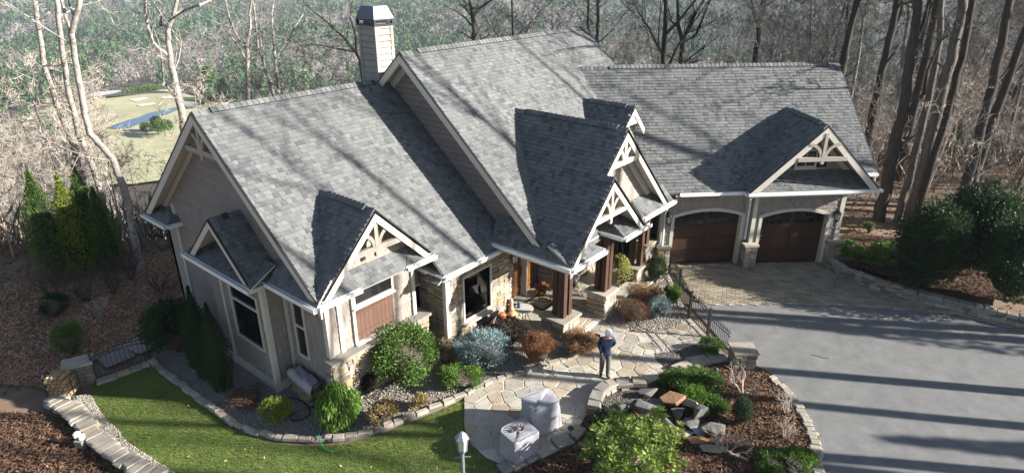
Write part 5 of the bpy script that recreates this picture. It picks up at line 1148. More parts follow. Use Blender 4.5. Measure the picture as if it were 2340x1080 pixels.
for i in range(40): a = i * .7; m.tube([bB + Vector((math.cos(a) * .06, math.sin(a) * .06, .80)), bB + Vector((math.cos(a + .5) * .13, math.sin(a + .5) * .13, .84 + rng(-.02, .05)))], [.02, .008], 4)
tag(m.build('dried_wreath', 'lf_brown'), 'brown dried wreath lying on the smaller grill cover', 'wreath')
MT['lampgrey'] = M('lamp_grey_metal', (.20, .22, .25), (.26, .28, .31), rough=.4, metal=.4)
MT['lampglass'] = M('lamp_frosted_glass', (.62, .60, .52), rough=.2)
def lantern(t, c, s, body='black', hexn=6):
    m = MB(); m.lathe([(.02, .42), (.05, .40), (.13, .30), (.135, .285)], c, hexn); m.lathe([(.03, -.06), (.09, 0), (.10, .03)], c, hexn); m.V = [tuple(Vector(c) + (Vector(v) - Vector(c)) * s) for v in m.V]; m.build('lantern_cap', body, t)
    m = MB(); m.lathe([(.075, .03), (.10, .285)], c, hexn); m.V = [tuple(Vector(c) + (Vector(v) - Vector(c)) * s) for v in m.V]; m.build('glass', 'lampglass', t)
    m = MB()
    for j in range(hexn): a = 2 * math.pi * j / hexn; m.tube([Vector(c) + Vector((.085 * math.cos(a), .085 * math.sin(a), .03)) * s, Vector(c) + Vector((.112 * math.cos(a), .112 * math.sin(a), .285)) * s], .009 * s, 4)
    m.build('lantern_bars', body, t)
lb = G(1062, 1170); lz = onpl(1058, 1030, (lb.x, lb.y, 0), lb).z
t = thing('lamp_post', 'grey lamp post with hexagonal lantern and crossbar on the lawn', 'lamp post', tuple(lb)); m = MB(); m.tube([lb, (lb.x, lb.y, lz)], .045, 8); m.tube([(lb.x, lb.y, lb.z), (lb.x, lb.y, lb.z + .3)], [.08, .05], 8); m.build('pole', 'lampgrey', t)
m = MB(); e = RH * .2 + Vector((0, 0, .02)); q = Vector((lb.x, lb.y, lz - .18)); m.tube([q - e, q + e], .016, 6); m.build('crossbar', 'lampgrey', t); lantern(t, (lb.x, lb.y, lz + .02), 1.35, 'lampgrey')
MT['tarp'] = M('pinkish_tarp', (.30, .26, .28), (.36, .315, .335), rough=.6, noise=4, bump=.4, bscale=9)
MT['log'] = M('firewood', (.22, .15, .08), (.36, .27, .16), rough=.9, noise=6, rnd=.5, bump=.4)
def woodrack(label, a, b, h, rows, covered, rl=.075):
    a = Vector(a); b = Vector(b); t = thing('firewood_rack', label, 'log rack', tuple(a)); d = (b - a).normalized(); s = Vector((-d.y, d.x, 0))
    for q in (a, b):
        m = MB(); m.tube([q - s * .16 + Vector((0, 0, .02)), q - s * .16 + Vector((0, 0, h - .08)), q - s * .08 + Vector((0, 0, h)), q + s * .08 + Vector((0, 0, h)), q + s * .16 + Vector((0, 0, h - .08)), q + s * .16 + Vector((0, 0, .02))], .02, 6); m.build('rack_end', 'iron', t)
    m = MB(); m.tube([a - s * .16 + Vector((0, 0, .08)), b - s * .16 + Vector((0, 0, .08))], .02, 6); m.tube([a + s * .16 + Vector((0, 0, .08)), b + s * .16 + Vector((0, 0, .08))], .02, 6); m.build('rack_rail', 'iron', t)
    L = (b - a).length; n = int((L - .1) / (2 * rl))
    for r in range(rows):
        for i in range(n - (r % 2)):
            c = a + d * (.05 + rl + i * 2 * rl + (rl if r % 2 else 0)) + Vector((0, 0, .18 + r * rl * 1.75)); k = rl * rng(.8, 1.0); m = MB(); m.tube([c - s * .22, c + s * .22], k, 6); o = m.build('firewood_log', 'log'); tag(o, 'split firewood log in ' + ('the covered rack by the house' if covered else 'the rack by the gate pier'), 'log', 'firewood logs in ' + ('the covered rack' if covered else 'the open rack'))
    if covered:
        V = []; F = []; nu, nv = 18, 9; zt = .18 + rows * rl * 1.75
        for i in range(nu):
            for j in range(nv):
                u = -.02 + (L + .04) * i / (nu - 1); k = j / (nv - 1) * 2 - 1; w_ = .30 * k; dz = -.0 if abs(k) < .6 else -(abs(k) - .6) * 1.1
                V.append(a + d * u + s * (.30 * max(-.75, min(.75, k)) * 1.1) + Vector((0, 0, zt + .06 + dz * .7 + .035 * math.sin(u * 19 + j) + .03 * math.sin(j * 2.3 + u * 7))))
        for i in range(nu - 1):
            for j in range(nv - 1): F.append((i * nv + j, (i + 1) * nv + j, (i + 1) * nv + j + 1, i * nv + j + 1))
        m = MB(); m.add(V, F); m.prism; o = m.build('tarp', 'tarp', smooth=True); sm = o.modifiers.new('thick', 'SOLIDIFY'); sm.thickness = .012; tag(o, 'pinkish grey tarp draped over the firewood rack', 'tarp')
woodrack('black tube firewood rack standing under a tarp beside the house wall', (8.72, 16.35, -.32), (8.6, 14.95, -.32), .95, 5, True)
ra = G(120, 905); rb_ = G(182, 905); woodrack('open firewood rack of stacked split logs by the gate pier', ra, rb_, .9, 6, False)
# garden hoses
MT['hoseg'] = M('green_hose', (.015, .33, .10), rough=.4); MT['hoseb'] = M('black_hose', (.012, .012, .013), rough=.5)
m = MB(); m.tube([G(727, 975, .05), G(728, 990, .16), G(731, 1003, .14), G(735, 1015, .04), G(742, 1024, .02), G(752, 1029, .02), G(762, 1031, .02)], .017, 6); tag(m.build('garden_hose', 'hoseg', smooth=True), 'bright green garden hose lying over the stone kerb', 'hose')
m = MB(); m.tube([G(640, 912, .03), G(662, 906, .03), G(690, 915, .03), G(706, 928, .03), G(708, 945, .03), G(690, 958, .03), G(668, 960, .03), G(660, 950, .03), G(675, 940, .03)], .018, 6); tag(m.build('garden_hose', 'hoseb', smooth=True), 'black hose coiled on the gravel by the house', 'hose')
b = G(190, 1016); t = thing('garden_light', 'white garden spotlight on a block beside the low wall', 'garden light', tuple(b)); m = MB(); m.box(b + Vector((0, 0, .1)), (.3, .26, .26), .5); m.build('stone_block', 'slate', t)
for q, s in ((Vector((-.05, .1, .36)), .1), (Vector((.02, -.02, .3)), .09)): m = MB(); m.lathe([(.03, -.1), (s, -.06), (s, .06), (.04, .1)], b + q, 10); m.build('lamp_head', 'white', t)
def pathlight(label, px):
    b = G(*px); t = thing('path_light', label, 'path light', tuple(b)); m = MB(); m.tube([b, b + Vector((0, 0, .42))], .014, 6); m.build('stake', 'iron', t); m = MB(); m.lathe([(.10, .42), (.09, .45), (.02, .50)], b, 10); m.build('hood', 'iron', t)
pathlight('small black path light among the junipers', (1632, 868)); pathlight('small dark path light at the edge of the bright juniper', (1808, 1048)); pathlight('low dark path light by the patio kerb', (1303, 1004))
# ------------------------------------------------------------------ wall lanterns
def wall_lantern(label, c, out):
    c = Vector(c); out = Vector(out); t = thing('wall_lantern', label, 'lantern', tuple(c)); lantern(t, c + out * .2 + Vector((0, 0, -.25)), 1.15); m = MB(); m.box(c, (.06, .06, .3)); m.tube([c, c + out * .1 + Vector((0, 0, .25)), c + out * .2 + Vector((0, 0, .23))], .015, 6); m.build('bracket', 'black', t)
wall_lantern('black wall lantern beside the front door', (16.55, 13.82, 2.45), (0, -1, 0)); wall_lantern('black wall lantern at the right end of the garage', FG.p(16.55, -24.66, 2.35), FG.D); wall_lantern('black wall lantern on the narrow shingled strip left of the garage doors', FG.p(9.1, -25.0, 2.35), FG.D)
# ------------------------------------------------------------------ porch things
MT['matdark'] = M('mat_black', (.02, .018, .016), rough=.95); MT['mattan'] = M('mat_tan', (.33, .28, .20), rough=.95, noise=30)
ma = thing('door_mat', 'black and tan door mat with a round letter monogram', 'door mat', (18.0, 13.2, .16)); rz = 0
m = MB(); m.box((18.0, 13.25, .162), (1.5, .95, .014)); m.build('backing', 'matdark', ma); m = MB(); m.box((18.0, 13.25, .172), (1.3, .75, .008)); m.build('field', 'mattan', ma); m = MB(); m.box((18.0, 13.25, .178), (1.18, .63, .006)); m.build('inner_border', 'matdark', ma); m = MB(); m.box((18.0, 13.25, .183), (1.12, .57, .006)); m.build('inner_field', 'mattan', ma)
m = MB(); m.lathe([(.26, 0), (.26, .006)], (18.0, 13.25, .185), 28); m.build('ring', 'matdark', ma); m = MB(); m.lathe([(.215, 0), (.215, .006)], (18.0, 13.25, .189), 28); m.build('disc', 'mattan', ma)
fc = bpy.data.curves.new('monogram', 'FONT'); fc.body = 'S'; fc.size = .42; fc.align_x = 'CENTER'; fc.align_y = 'CENTER'; fc.extrude = .003; fo = bpy.data.objects.new('monogram_tmp', fc); COL.objects.link(fo); fo.location = (18.0, 13.25, .197); bpy.context.view_layer.update()
me = bpy.data.meshes.new_from_object(fo.evaluated_get(bpy.context.evaluated_depsgraph_get())); me.transform(Matrix.Translation((18.0, 13.25, .199))); bpy.data.objects.remove(fo); me.materials.clear(); me.materials.append(MT['matdark']); place('letter', me, ma)
MT['tabletop'] = M('table_stone', (.36, .34, .30), (.45, .43, .39), rough=.5, noise=8)
def bistro(name, label, x, y, z, r, h):
    t = thing(name, label, 'table', (x, y, z)); m = MB(); m.lathe([(r * .97, h - .03), (r, h - .015), (r * .97, h)], (x, y, z), 24); m.build('tabletop', 'tabletop', t)
    for i in range(4): a = i * 1.571 + .4; m = MB(); m.tube([(x + r * .85 * math.cos(a), y + r * .85 * math.sin(a), z), (x + r * .6 * math.cos(a), y + r * .6 * math.sin(a), z + h * .35), (x + r * .35 * math.cos(a), y + r * .35 * math.sin(a), z + h * .7), (x + r * .6 * math.cos(a), y + r * .6 * math.sin(a), z + h - .03)], .014, 5); m.build('leg', 'iron', t)
    return t
tp = onz(1197, 703, .8); bistro('bistro_table', 'small round bistro table in front of the door mat', tp.x, tp.y, .14, .36, .66)
m = MB(); m.lathe([(.055, 0), (.06, .12), (.05, .2), (.035, .26)], (tp.x - .1, tp.y + .16, .80), 12); MT['bluecer'] = M('blue_ceramic', (.03, .06, .14), rough=.3); tag(m.build('blue_jug', 'bluecer', smooth=True), 'dark blue jug standing on the bistro table', 'jug')
MT['pumpkin'] = M('pumpkin_skin', (.42, .23, .10), (.5, .31, .15), rough=.6, noise=4); MT['gourd'] = M('red_pumpkin', (.33, .10, .05), (.42, .15, .07), rough=.6, noise=4); MT['pinkstone'] = M('pink_ceramic', (.45, .27, .22), rough=.6)
def pumpkin(label, x, y, z, r, mat):
    t = thing('pumpkin', label, 'pumpkin', (x, y, z)); V = []; F = []; n, k = 24, 9
    for i in range(k + 1):
        ph = math.pi * i / k
        for j in range(n): a = 2 * math.pi * j / n; rr = r * math.sin(ph) * (1 + .07 * abs(math.cos(a * 4))) + .004; V.append((x + rr * math.cos(a), y + rr * math.sin(a), z + r * .75 - r * .75 * math.cos(ph)))
    for i in range(k):
        for j in range(n): F.append((i * n + j, i * n + (j + 1) % n, (i + 1) * n + (j + 1) % n, (i + 1) * n + j))
    m = MB(); m.add(V, F); m.build('body', mat, t, smooth=True); m = MB(); m.tube([(x, y, z + r * 1.42), (x + .02, y, z + r * 1.75)], [.022, .015], 6); m.build('stalk', 'twig', t)
q = onz(1147, 712, .35); pumpkin('dull red pumpkin against the stone wall', q.x, q.y, .05, .17, 'gourd'); q = onz(1170, 712, .3); pumpkin('big orange pumpkin beside the bistro table', q.x, q.y, .03, .19, 'pumpkin')
q = onz(1168, 693, .5); m = MB(); m.lathe([(.10, 0), (.12, .15), (.07, .35), (.09, .5), (.03, .62)], (q.x, q.y, .12), 12); tag(m.build('garden_statue', 'pinkstone', smooth=True), 'slim pinkish ceramic ornament behind the pumpkins', 'ornament')
shrub('potted_coleus', 'pink and red leaved plant beside the front door', 1240, 662, 32, 26, 500, .10, 'lf_rust', gf=lambda x, y: .14, cat='plant', lobes=10)
def armchair(label, x, y, z, rz):
    t = thing('patio_chair', label, 'chair', (x, y, z), rz, world=False); 
    m = MB(); m.box((0, 0, .4), (.62, .6, .1)); m.build('seat', 'cover', t); m = MB(); m.box((0, .3, .72), (.6, .08, .6), rot=Matrix.Rotation(-.2, 3, 'X')); m.build('backrest', 'brown', t)
    for sx in (-1, 1):
        m = MB(); m.tube([(sx * .33, -.3, 0), (sx * .33, -.3, .6), (sx * .33, .28, .64), (sx * .33, .33, 0)], .022, 6); m.build('arm', 'iron', t)
c1 = onz(1336, 612, .5); armchair('brown patio armchair behind the stone posts', c1.x + .2, c1.y + .3, .14, R_(20)); c2 = onz(1352, 588, .6); armchair('brown patio armchair in the far porch corner', c2.x + .6, c2.y - .1, .14, R_(-60)); c3 = onz(1308, 630, .5); m = MB(); 
t = thing('ottoman', 'low cushioned footstool on the porch', 'footstool', (c3.x, c3.y, .14)); m = MB(); m.box((c3.x, c3.y, .42), (.6, .5, .12), .3); m.build('cushion', 'cover', t); m = MB(); m.box((c3.x, c3.y, .25), (.54, .44, .2), .3); m.build('frame', 'iron', t)
c4 = onz(1325, 598, .7); bistro('patio_table', 'round patio table between the porch armchairs', c4.x + .1, c4.y + .2, .14, .4, .6)
# fern on the porch
fp = onz(1416, 600, 1.35); t = thing('boston_fern', 'yellow green hanging fern beside the porch posts', 'fern', (fp.x, fp.y, .95)); W = []; D = []
for i in range(110):
    a = rng(0, 6.28); L = rng(.4, .95); el = rng(.2, 1.3); prev = None
    for s in range(14):
        k = s / 13; r = L * k * math.cos(el * .6) * .75; z = math.sin(el) * L * k - 1.5 * L * k * k; q = np.array((fp.x + r * math.cos(a), fp.y + r * math.sin(a), 1.55 + z))
        for sg in (-1, 1): W.append(q); D.append((-math.sin(a) * sg + .5 * math.cos(a), math.cos(a) * sg + .5 * math.sin(a), -.35))
inst('fronds', *LEAF, np.array(W), frames(np.array(D, float)), np.full(len(W), .085), 'lf_fern', parent=t, kind=None)
m = MB(); m.lathe([(.12, 1.3), (.2, 1.55), (.21, 1.58)], (fp.x, fp.y, 0), 14); m.build('pot', 'brown', t)
for i in range(3): a = i * 2.09; m = MB(); m.tube([(fp.x + .2 * math.cos(a), fp.y + .2 * math.sin(a), 1.56), (fp.x, fp.y, 3.2)], .006, 4); m.build('chain', 'iron', t)
MT['red'] = M('red_plastic', (.65, .03, .02), rough=.5); q = G(1413, 712); t = thing('red_marker', 'small red flag on a stake beside the porch step', 'marker', tuple(q)); m = MB(); m.tube([q, q + Vector((0, 0, .55))], .01, 5); m.build('stake', 'iron', t); m = MB(); m.box(q + Vector((0, 0, .45)), (.16, .05, .2), .4); m.build('flag', 'red', t)
# chair and lamp seen in the dining window
t = thing('swivel_chair', 'white shell chair on a dark stand inside the dining window', 'chair', (14.95, 14.75, .12)); m = MB(); V = []; F = []
for i in range(9):
    for j in range(13):
        a = -2.2 + 4.4 * j / 12; h = i / 8; r = .36 - .12 * (1 - h); V.append((14.95 + r * math.sin(a), 14.75 + r * math.cos(a) * .9, 1.15 + h * .75 * (1 - (a / 2.5) ** 2 * .8)))
for i in range(8):
    for j in range(12): F.append((i * 13 + j, i * 13 + j + 1, (i + 1) * 13 + j + 1, (i + 1) * 13 + j))
m.add(V, F); o = m.build('shell', 'white', t, smooth=True); o.modifiers.new('t', 'SOLIDIFY').thickness = .03
m = MB(); m.lathe([(.3, 1.1), (.3, 1.16)], (14.95, 14.75, 0), 16); m.build('seat', 'white', t); m = MB(); m.tube([(14.95, 14.75, .15), (14.95, 14.75, 1.1)], .03, 8); m.lathe([(.24, .13), (.22, .16)], (14.95, 14.75, 0), 14); m.build('stand', 'black', t)
# ------------------------------------------------------------------ the man
MT['navy'] = M('navy_jacket', (.007, .014, .040), (.014, .027, .070), rough=.8, noise=7, bump=.5, bscale=14); MT['trouser'] = M('grey_trousers', (.105, .095, .09), (.14, .125, .12), rough=.85, noise=9, bump=.4, bscale=16); MT['skin'] = M('skin', (.46, .26, .18), rough=.6); MT['shoe'] = M('dark_shoe', (.03, .028, .03), rough=.7); MT['capw'] = M('white_cap', (.72, .71, .69), rough=.8); MT['hair'] = M('grey_hair', (.35, .33, .31), rough=.9)
f1, f2 = G(1373, 855, .025), G(1388, 862, .025)
man = thing('person', 'man in navy jacket, grey trousers and white cap standing on the flagstone walk', 'person', tuple((f1 + f2) / 2)); 
mid = (f1 + f2) / 2; fw_ = (-FH + RH * .12).normalized(); rt = Vector((-fw_.y, fw_.x, 0))      # facing the camera; rt points to picture right (his left)
if rt.dot(RH) < 0: rt = -rt
J = {}; J['hip'] = mid + Vector((0, 0, .93)) - fw_ * .02; J['waist'] = J['hip'] + Vector((0, 0, .16)) - fw_ * .01; J['chest'] = J['waist'] + Vector((0, 0, .24)) + fw_ * .02; J['neck'] = J['chest'] + Vector((0, 0, .18)) + fw_ * .05; J['head0'] = J['neck'] + Vector((0, 0, .07)) + fw_ * .04; J['head1'] = J['head0'] + Vector((0, 0, .13)) + fw_ * .06
ed = [('hip', 'waist'), ('waist', 'chest'), ('chest', 'neck'), ('neck', 'head0'), ('head0', 'head1')]; rad = dict(hip=(.165, .13), waist=(.165, .125), chest=(.17, .125), neck=(.065, .065), head0=(.078, .085), head1=(.088, .098))
for s, ft, nm in ((-1, f1, 'a'), (1, f2, 'b')):
    h = J['hip'] + rt * s * .10 - Vector((0, 0, .05)); an = ft + Vector((0, 0, .07)); kn = h.lerp(an, .5) + fw_ * .04
    J['th' + nm] = h; J['kn' + nm] = kn; J['an' + nm] = an; J['he' + nm] = an - Vector((0, 0, .045)) - fw_ * .03; J['to' + nm] = an - Vector((0, 0, .05)) + fw_ * .15 + rt * s * .04
    ed += [('hip', 'th' + nm), ('th' + nm, 'kn' + nm), ('kn' + nm, 'an' + nm), ('an' + nm, 'to' + nm)]; rad.update({'th' + nm: (.115, .11), 'kn' + nm: (.086, .086), 'an' + nm: (.07, .068), 'to' + nm: (.045, .035)})
    J.pop('he' + nm)
    sh_ = J['chest'] + Vector((0, 0, .12)) + rt * s * .19 + fw_ * .02
    if s > 0: el = sh_ + rt * .13 - Vector((0, 0, .27)) - fw_ * .12; wr = el - rt * .14 - Vector((0, 0, .2)) - fw_ * .06
    else: el = sh_ - rt * .05 - Vector((0, 0, .28)) - fw_ * .04; wr = el + rt * .05 - Vector((0, 0, .15)) + fw_ * .2
    J['sh' + nm] = sh_; J['el' + nm] = el; J['wr' + nm] = wr; pa = wr + (wr - el).normalized() * .09; J['pa' + nm] = pa
    ed += [('chest', 'sh' + nm), ('sh' + nm, 'el' + nm), ('el' + nm, 'wr' + nm), ('wr' + nm, 'pa' + nm)]; rad.update({'sh' + nm: (.085, .08), 'el' + nm: (.06, .058), 'wr' + nm: (.042, .038), 'pa' + nm: (.04, .022)})
    dv = (wr - el).normalized(); sd2 = dv.cross(Vector((0, 0, 1))); sd2 = sd2.normalized() if sd2.length > .1 else rt
    for k in range(5):
        o_ = pa + sd2 * (k - 1.5) * .02 if k < 4 else wr + sd2 * -.035; L = (.07, .085, .08, .06, .05)[k]
        J[f'f{nm}{k}'] = o_ + dv * L * .5 + (sd2 * -.02 if k == 4 else Vector()); J[f'g{nm}{k}'] = J[f'f{nm}{k}'] + (dv + Vector((0, 0, -.5))).normalized() * L * .5
        ed += [('pa' + nm if k < 4 else 'wr' + nm, f'f{nm}{k}'), (f'f{nm}{k}', f'g{nm}{k}')]; rad[f'f{nm}{k}'] = rad[f'g{nm}{k}'] = (.010, .010)
keys = list(J); me = bpy.data.meshes.new('body_skel'); me.from_pydata([tuple(J[k]) for k in keys], [(keys.index(a), keys.index(b)) for a, b in ed], []); bo = bpy.data.objects.new('body_tmp', me); COL.objects.link(bo)
sk = bo.modifiers.new('s', 'SKIN'); sk.use_smooth_shade = True; bo.modifiers.new('u', 'SUBSURF').levels = 2
for i, k in enumerate(keys): sv = me.skin_vertices[0].data[i]; sv.radius = rad[k]; sv.use_root = k == 'hip'
bpy.context.view_layer.update(); me2 = bpy.data.meshes.new_from_object(bo.evaluated_get(bpy.context.evaluated_depsgraph_get())); bpy.data.objects.remove(bo)
me2.materials.clear(); [me2.materials.append(MT[k]) for k in ('navy', 'trouser', 'skin', 'shoe')]
for p_ in me2.polygons:
    c = p_.center; k = 0
    if c.z < mid.z + .10: k = 3
    elif c.z < J['hip'].z - .10: k = 1
    if c.z > J['neck'].z - .02 and (c - (J['neck'] + J['head1']) / 2).length < .3 and abs((c - J['neck']).dot(rt)) < .12: k = 2
    for nm in 'ab':
        if (c - J['pa' + nm]).length < .12 and (c - J['wr' + nm]).dot(J['pa' + nm] - J['wr' + nm]) > .002: k = 2
    p_.material_index = k; p_.use_smooth = True
place('body', me2, man)
hc = J['head1'] + Vector((0, 0, .03)); m = MB(); m.lathe([(.108, -.01), (.112, .03), (.10, .075), (.06, .105), (.01, .115)], hc, 18); m.build('cap', 'capw', man, smooth=True)
m = MB(); B = [];
for i in range(9): a = -1.2 + 2.4 * i / 8; B.append(hc + (fw_ * math.cos(a) + rt * math.sin(a)) * .105); 
for i in range(8, -1, -1): a = -1.2 + 2.4 * i / 8; B.append(hc + fw_ * (.105 * math.cos(a) + .085 * math.cos(a * .9)) + rt * math.sin(a) * .1 - Vector((0, 0, .03)))
m.prism([b_ - Vector((0, 0, .002)) for b_ in B], (0, 0, .012)); m.build('cap_brim', 'capw', man)
m = MB(); m.lathe([(.092, -.09), (.103, -.05), (.106, -.01)], hc - fw_ * .012, 14); m.build('hair', 'hair', man, smooth=True)
fc_ = J['head1'] + fw_ * .095 - Vector((0, 0, .03))
m = MB(); m.add([fc_ + Vector((0, 0, .03)), fc_ - Vector((0, 0, .02)) + fw_ * .025, fc_ - Vector((0, 0, .025)) + rt * .018, fc_ - Vector((0, 0, .025)) - rt * .018], [(0, 1, 2), (0, 3, 1), (1, 3, 2)]); m.build('nose', 'skin', man)
for s in (-1, 1):
    m = MB(); m.lathe([(.003, -.008), (.010, 0), (.003, .008)], fc_ + rt * s * .032 + Vector((0, 0, .025)), 8); m.build('eye', 'shoe', man); m = MB(); m.lathe([(.004, -.03), (.016, 0), (.004, .03)], J['head1'] + rt * s * .092 - Vector((0, 0, .02)), 8); m.build('ear', 'skin', man)
m = MB(); m.box(fc_ - Vector((0, 0, .055)) - fw_ * .004, (.045, .045, .006)); m.build('mouth', 'gourd', man)

# fallen leaves blown over lawn, walk and drive
MT['leaf'] = ramp_mat('fallen_leaf', [(.30, .17, .08), (.42, .28, .15), (.22, .11, .05), (.50, .38, .22)], bump=0, noise=2, dirt=.2)
chips('fallen_leaves', lawn, 420, 'leaf', .04, .09, .03, 'scattered dry leaves lying on the lawn', .5); chips('fallen_leaves', path, 900, 'leaf', .03, .08, .035, 'scattered dry leaves lying on the flagstone walk', .3)
chips('fallen_leaves', PX((1620, 690), (2330, 742), (2330, 790), (1640, 740)), 900, 'leaf', .03, .09, .0, 'scattered dry leaves along the apron edge', .3); chips('fallen_leaves', PX((1770, 850), (1880, 1000), (1900, 1090), (1872, 1090), (1860, 1000), (1800, 880)), 500, 'leaf', .03, .09, .0, 'scattered dry leaves along the driveway kerb', .3)
MT['crack'] = M('asphalt_crack', (.03, .03, .03), rough=.95)
for k, px in enumerate((((1850, 808), (1868, 812), (1880, 816), (1893, 818)), ((1735, 726), (1744, 729), (1750, 728)))):
    m = MB(); P = [G(*p_) + Vector((rng(-.05, .05), rng(-.05, .05), -.019)) for p_ in px]; m.tube(P, .012, 4); o = m.build('asphalt_crack', 'crack', kind='structure')
# ================================================================== TREES
MT['bark'] = M('grey_brown_bark', (.06, .052, .045), (.115, .10, .086), rough=.95, noise=3, bump=.8, bscale=14, stretch=(3, 3, .6), rnd=.4)
MT['barkpale'] = M('sunlit_birch_bark', (.13, .115, .10), (.38, .35, .31), rough=.9, noise=6, bump=.8, bscale=12, c3=(.27, .245, .215), n3=.5)  # birch-like bark, its paleness also carries sunlight on the trunks
MT['barkmid'] = M('sunlit_grey_bark', (.11, .098, .088), (.19, .172, .155), rough=.95, noise=3, bump=.6, bscale=14, rnd=.5)  # paler grey puts sunlight on the slim trunks into the colour
MT['bark2'] = M('shaded_dark_bark', (.028, .024, .021), (.06, .052, .045), rough=.95, noise=3, bump=.8, bscale=14, stretch=(3, 3, .6), rnd=.4)  # dark tone paints in the unlit side of the right-hand trunks
def sprig(mb, p, d, L, r, lev, mx, up=.06, wig=.18, kids=(9, 8, 7, 6, 3)):
    n = 5 if lev < 2 else (3 if lev < 4 else 2); pts = [p]; rad = [r]; d = d.copy()
    for i in range(n):
        d = (d + Vector((rng(-1, 1), rng(-1, 1), rng(-1, 1) + up * 4)) * wig).normalized(); pts.append(pts[-1] + d * (L / n)); rad.append(r * (1 - .72 * (i + 1) / n))
    mb.tube(pts, rad, (8, 6, 5, 3, 3)[min(lev, 4)], cap=False)
    if lev < mx:
        for _ in range(kids[lev]):
            t = rng(.3, 1) ** .8; i = min(int(t * n), n - 1); q = pts[i].lerp(pts[i + 1], t * n - i); dd = (pts[i + 1] - pts[i]).normalized(); sd_ = dd.orthogonal(); sd_.rotate(Matrix.Rotation(rng(0, 6.28), 3, dd)); dd = (dd * rng(.5, 1) + sd_ * rng(.6, 1.1)).normalized()
            sprig(mb, q, dd, L * rng(.32, .62) * (1.15 - .45 * t), max(.013, rad[i] * rng(.45, .66)), lev + 1, mx, up, wig, kids)
def tree_mesh(seed, H, r, fork=.5, nl=9, spread=.55, mx=4, bark='bark', kids=(9, 8, 7, 6, 3)):
    st_ = random.getstate(); random.seed(seed); tr = MB(); br = MB(); n = 12; p = Vector((0, 0, -.6)); d = Vector((rng(-.06, .06), rng(-.06, .06), 1)).normalized(); pts = [p]; rad = [r * 1.35]
    for i in range(n): d = (d + Vector((rng(-1, 1), rng(-1, 1), .5)) * .055).normalized(); pts.append(pts[-1] + d * (H / n)); rad.append(r * (1 - .85 * ((i + 1) / n) ** 1.1))
    tr.tube(pts, rad, 9)
    for k in range(nl):
        t = fork + (1 - fork) * (k + rng(0, .8)) / nl; t = min(t, .98); i = min(int(t * n), n - 1); q = pts[i].lerp(pts[i + 1], t * n - i); a = k * 2.4 + rng(-.5, .5); dd = Vector((math.cos(a) * spread, math.sin(a) * spread, rng(.45, 1))).normalized()
        sprig(br, q, dd, H * rng(.22, .38) * (1.25 - .6 * t), rad[i] * rng(.45, .65), 1, mx, kids=kids)
    random.setstate(st_); return tr.mesh('trunk', bark, True), br.mesh('crown', bark)
VAR = [tree_mesh(11 + i, *a, bark=b) for i, (a, b) in enumerate((((22, .26, .45), 'bark2'), ((25, .32, .5), 'bark2'), ((19, .16, .4), 'barkmid'), ((24, .28, .38), 'bark2'), ((17, .12, .35), 'barkmid'), ((21, .22, .5), 'bark'), ((15, .09, .3), 'barkmid')))]
SPARSE = [tree_mesh(70 + i, 24, .3, .35, 7, .5, 3, 'bark2', (9, 5, 4, 2, 2)) for i in range(3)]
TALL = [tree_mesh(90 + i, 23, .25, .72, 5, .45, 3, 'bark2', (9, 4, 3, 2, 2)) for i in range(3)]
SAP = [tree_mesh(40 + i, rng(5, 9), .045, .3, 7, .5, 3, 'palebark') for i in range(5)]
def wood_tree(k, x, y, s, label, group, z=None, meshes=VAR, name='bare_tree'):
    t = bpy.data.objects.new(name, None); COL.objects.link(t); t.location = (x, y, terr(x, y) if z is None else z); t.rotation_euler = (rng(-.04, .04), rng(-.04, .04), rng(0, 6.28)); t.scale = (s, s, s * rng(.92, 1.1)); t.empty_display_size = .2
    tag(t, label, 'tree', group); place('trunk', meshes[k][0], t); place('crown', meshes[k][1], t); return t
def proj(X, Y, Z_):
    d = np.column_stack([X, Y, Z_ - CAMH]); zc = d @ np.array(FW); return CX + FPX * (d @ np.array(RH)) / zc, CY - FPX * (d @ np.array(UPV)) / zc
random.seed(21)
# woods behind and beside the garage
spots = []
tries = 0
while len(spots) < 195 and tries < 6000:
    tries += 1; f = rng(43, 120); r = rng(-2, 30 + f * .75)
    if f < 50 and r < 14: continue
    if r > 60 + (f - 43) * .6: continue
    if all((f - a) ** 2 + (r - b) ** 2 > (2.4 + .015 * f) ** 2 for a, b in spots): spots.append((f, r))
for i, (f, r) in enumerate(spots): x, y = xyfr(f, r); wood_tree(random.choice((0, 2, 2, 3, 4, 4, 4, 5, 6, 6, 6)), x, y, rng(.7, 1.1), 'bare hardwood tree in the woods behind the garage', 'bare trees in the woods behind the garage')
for (f, r) in ((33, 25), (36, 30), (38, 24), (40, 20), (41, 33), (44, 27)): x, y = xyfr(f, r); wood_tree(random.choice((2, 4, 5, 6, 0)), x, y, rng(.85, 1.1), 'bare tree on the leaf covered ground beside the garage', 'bare trees on the leaf covered ground beside the garage')
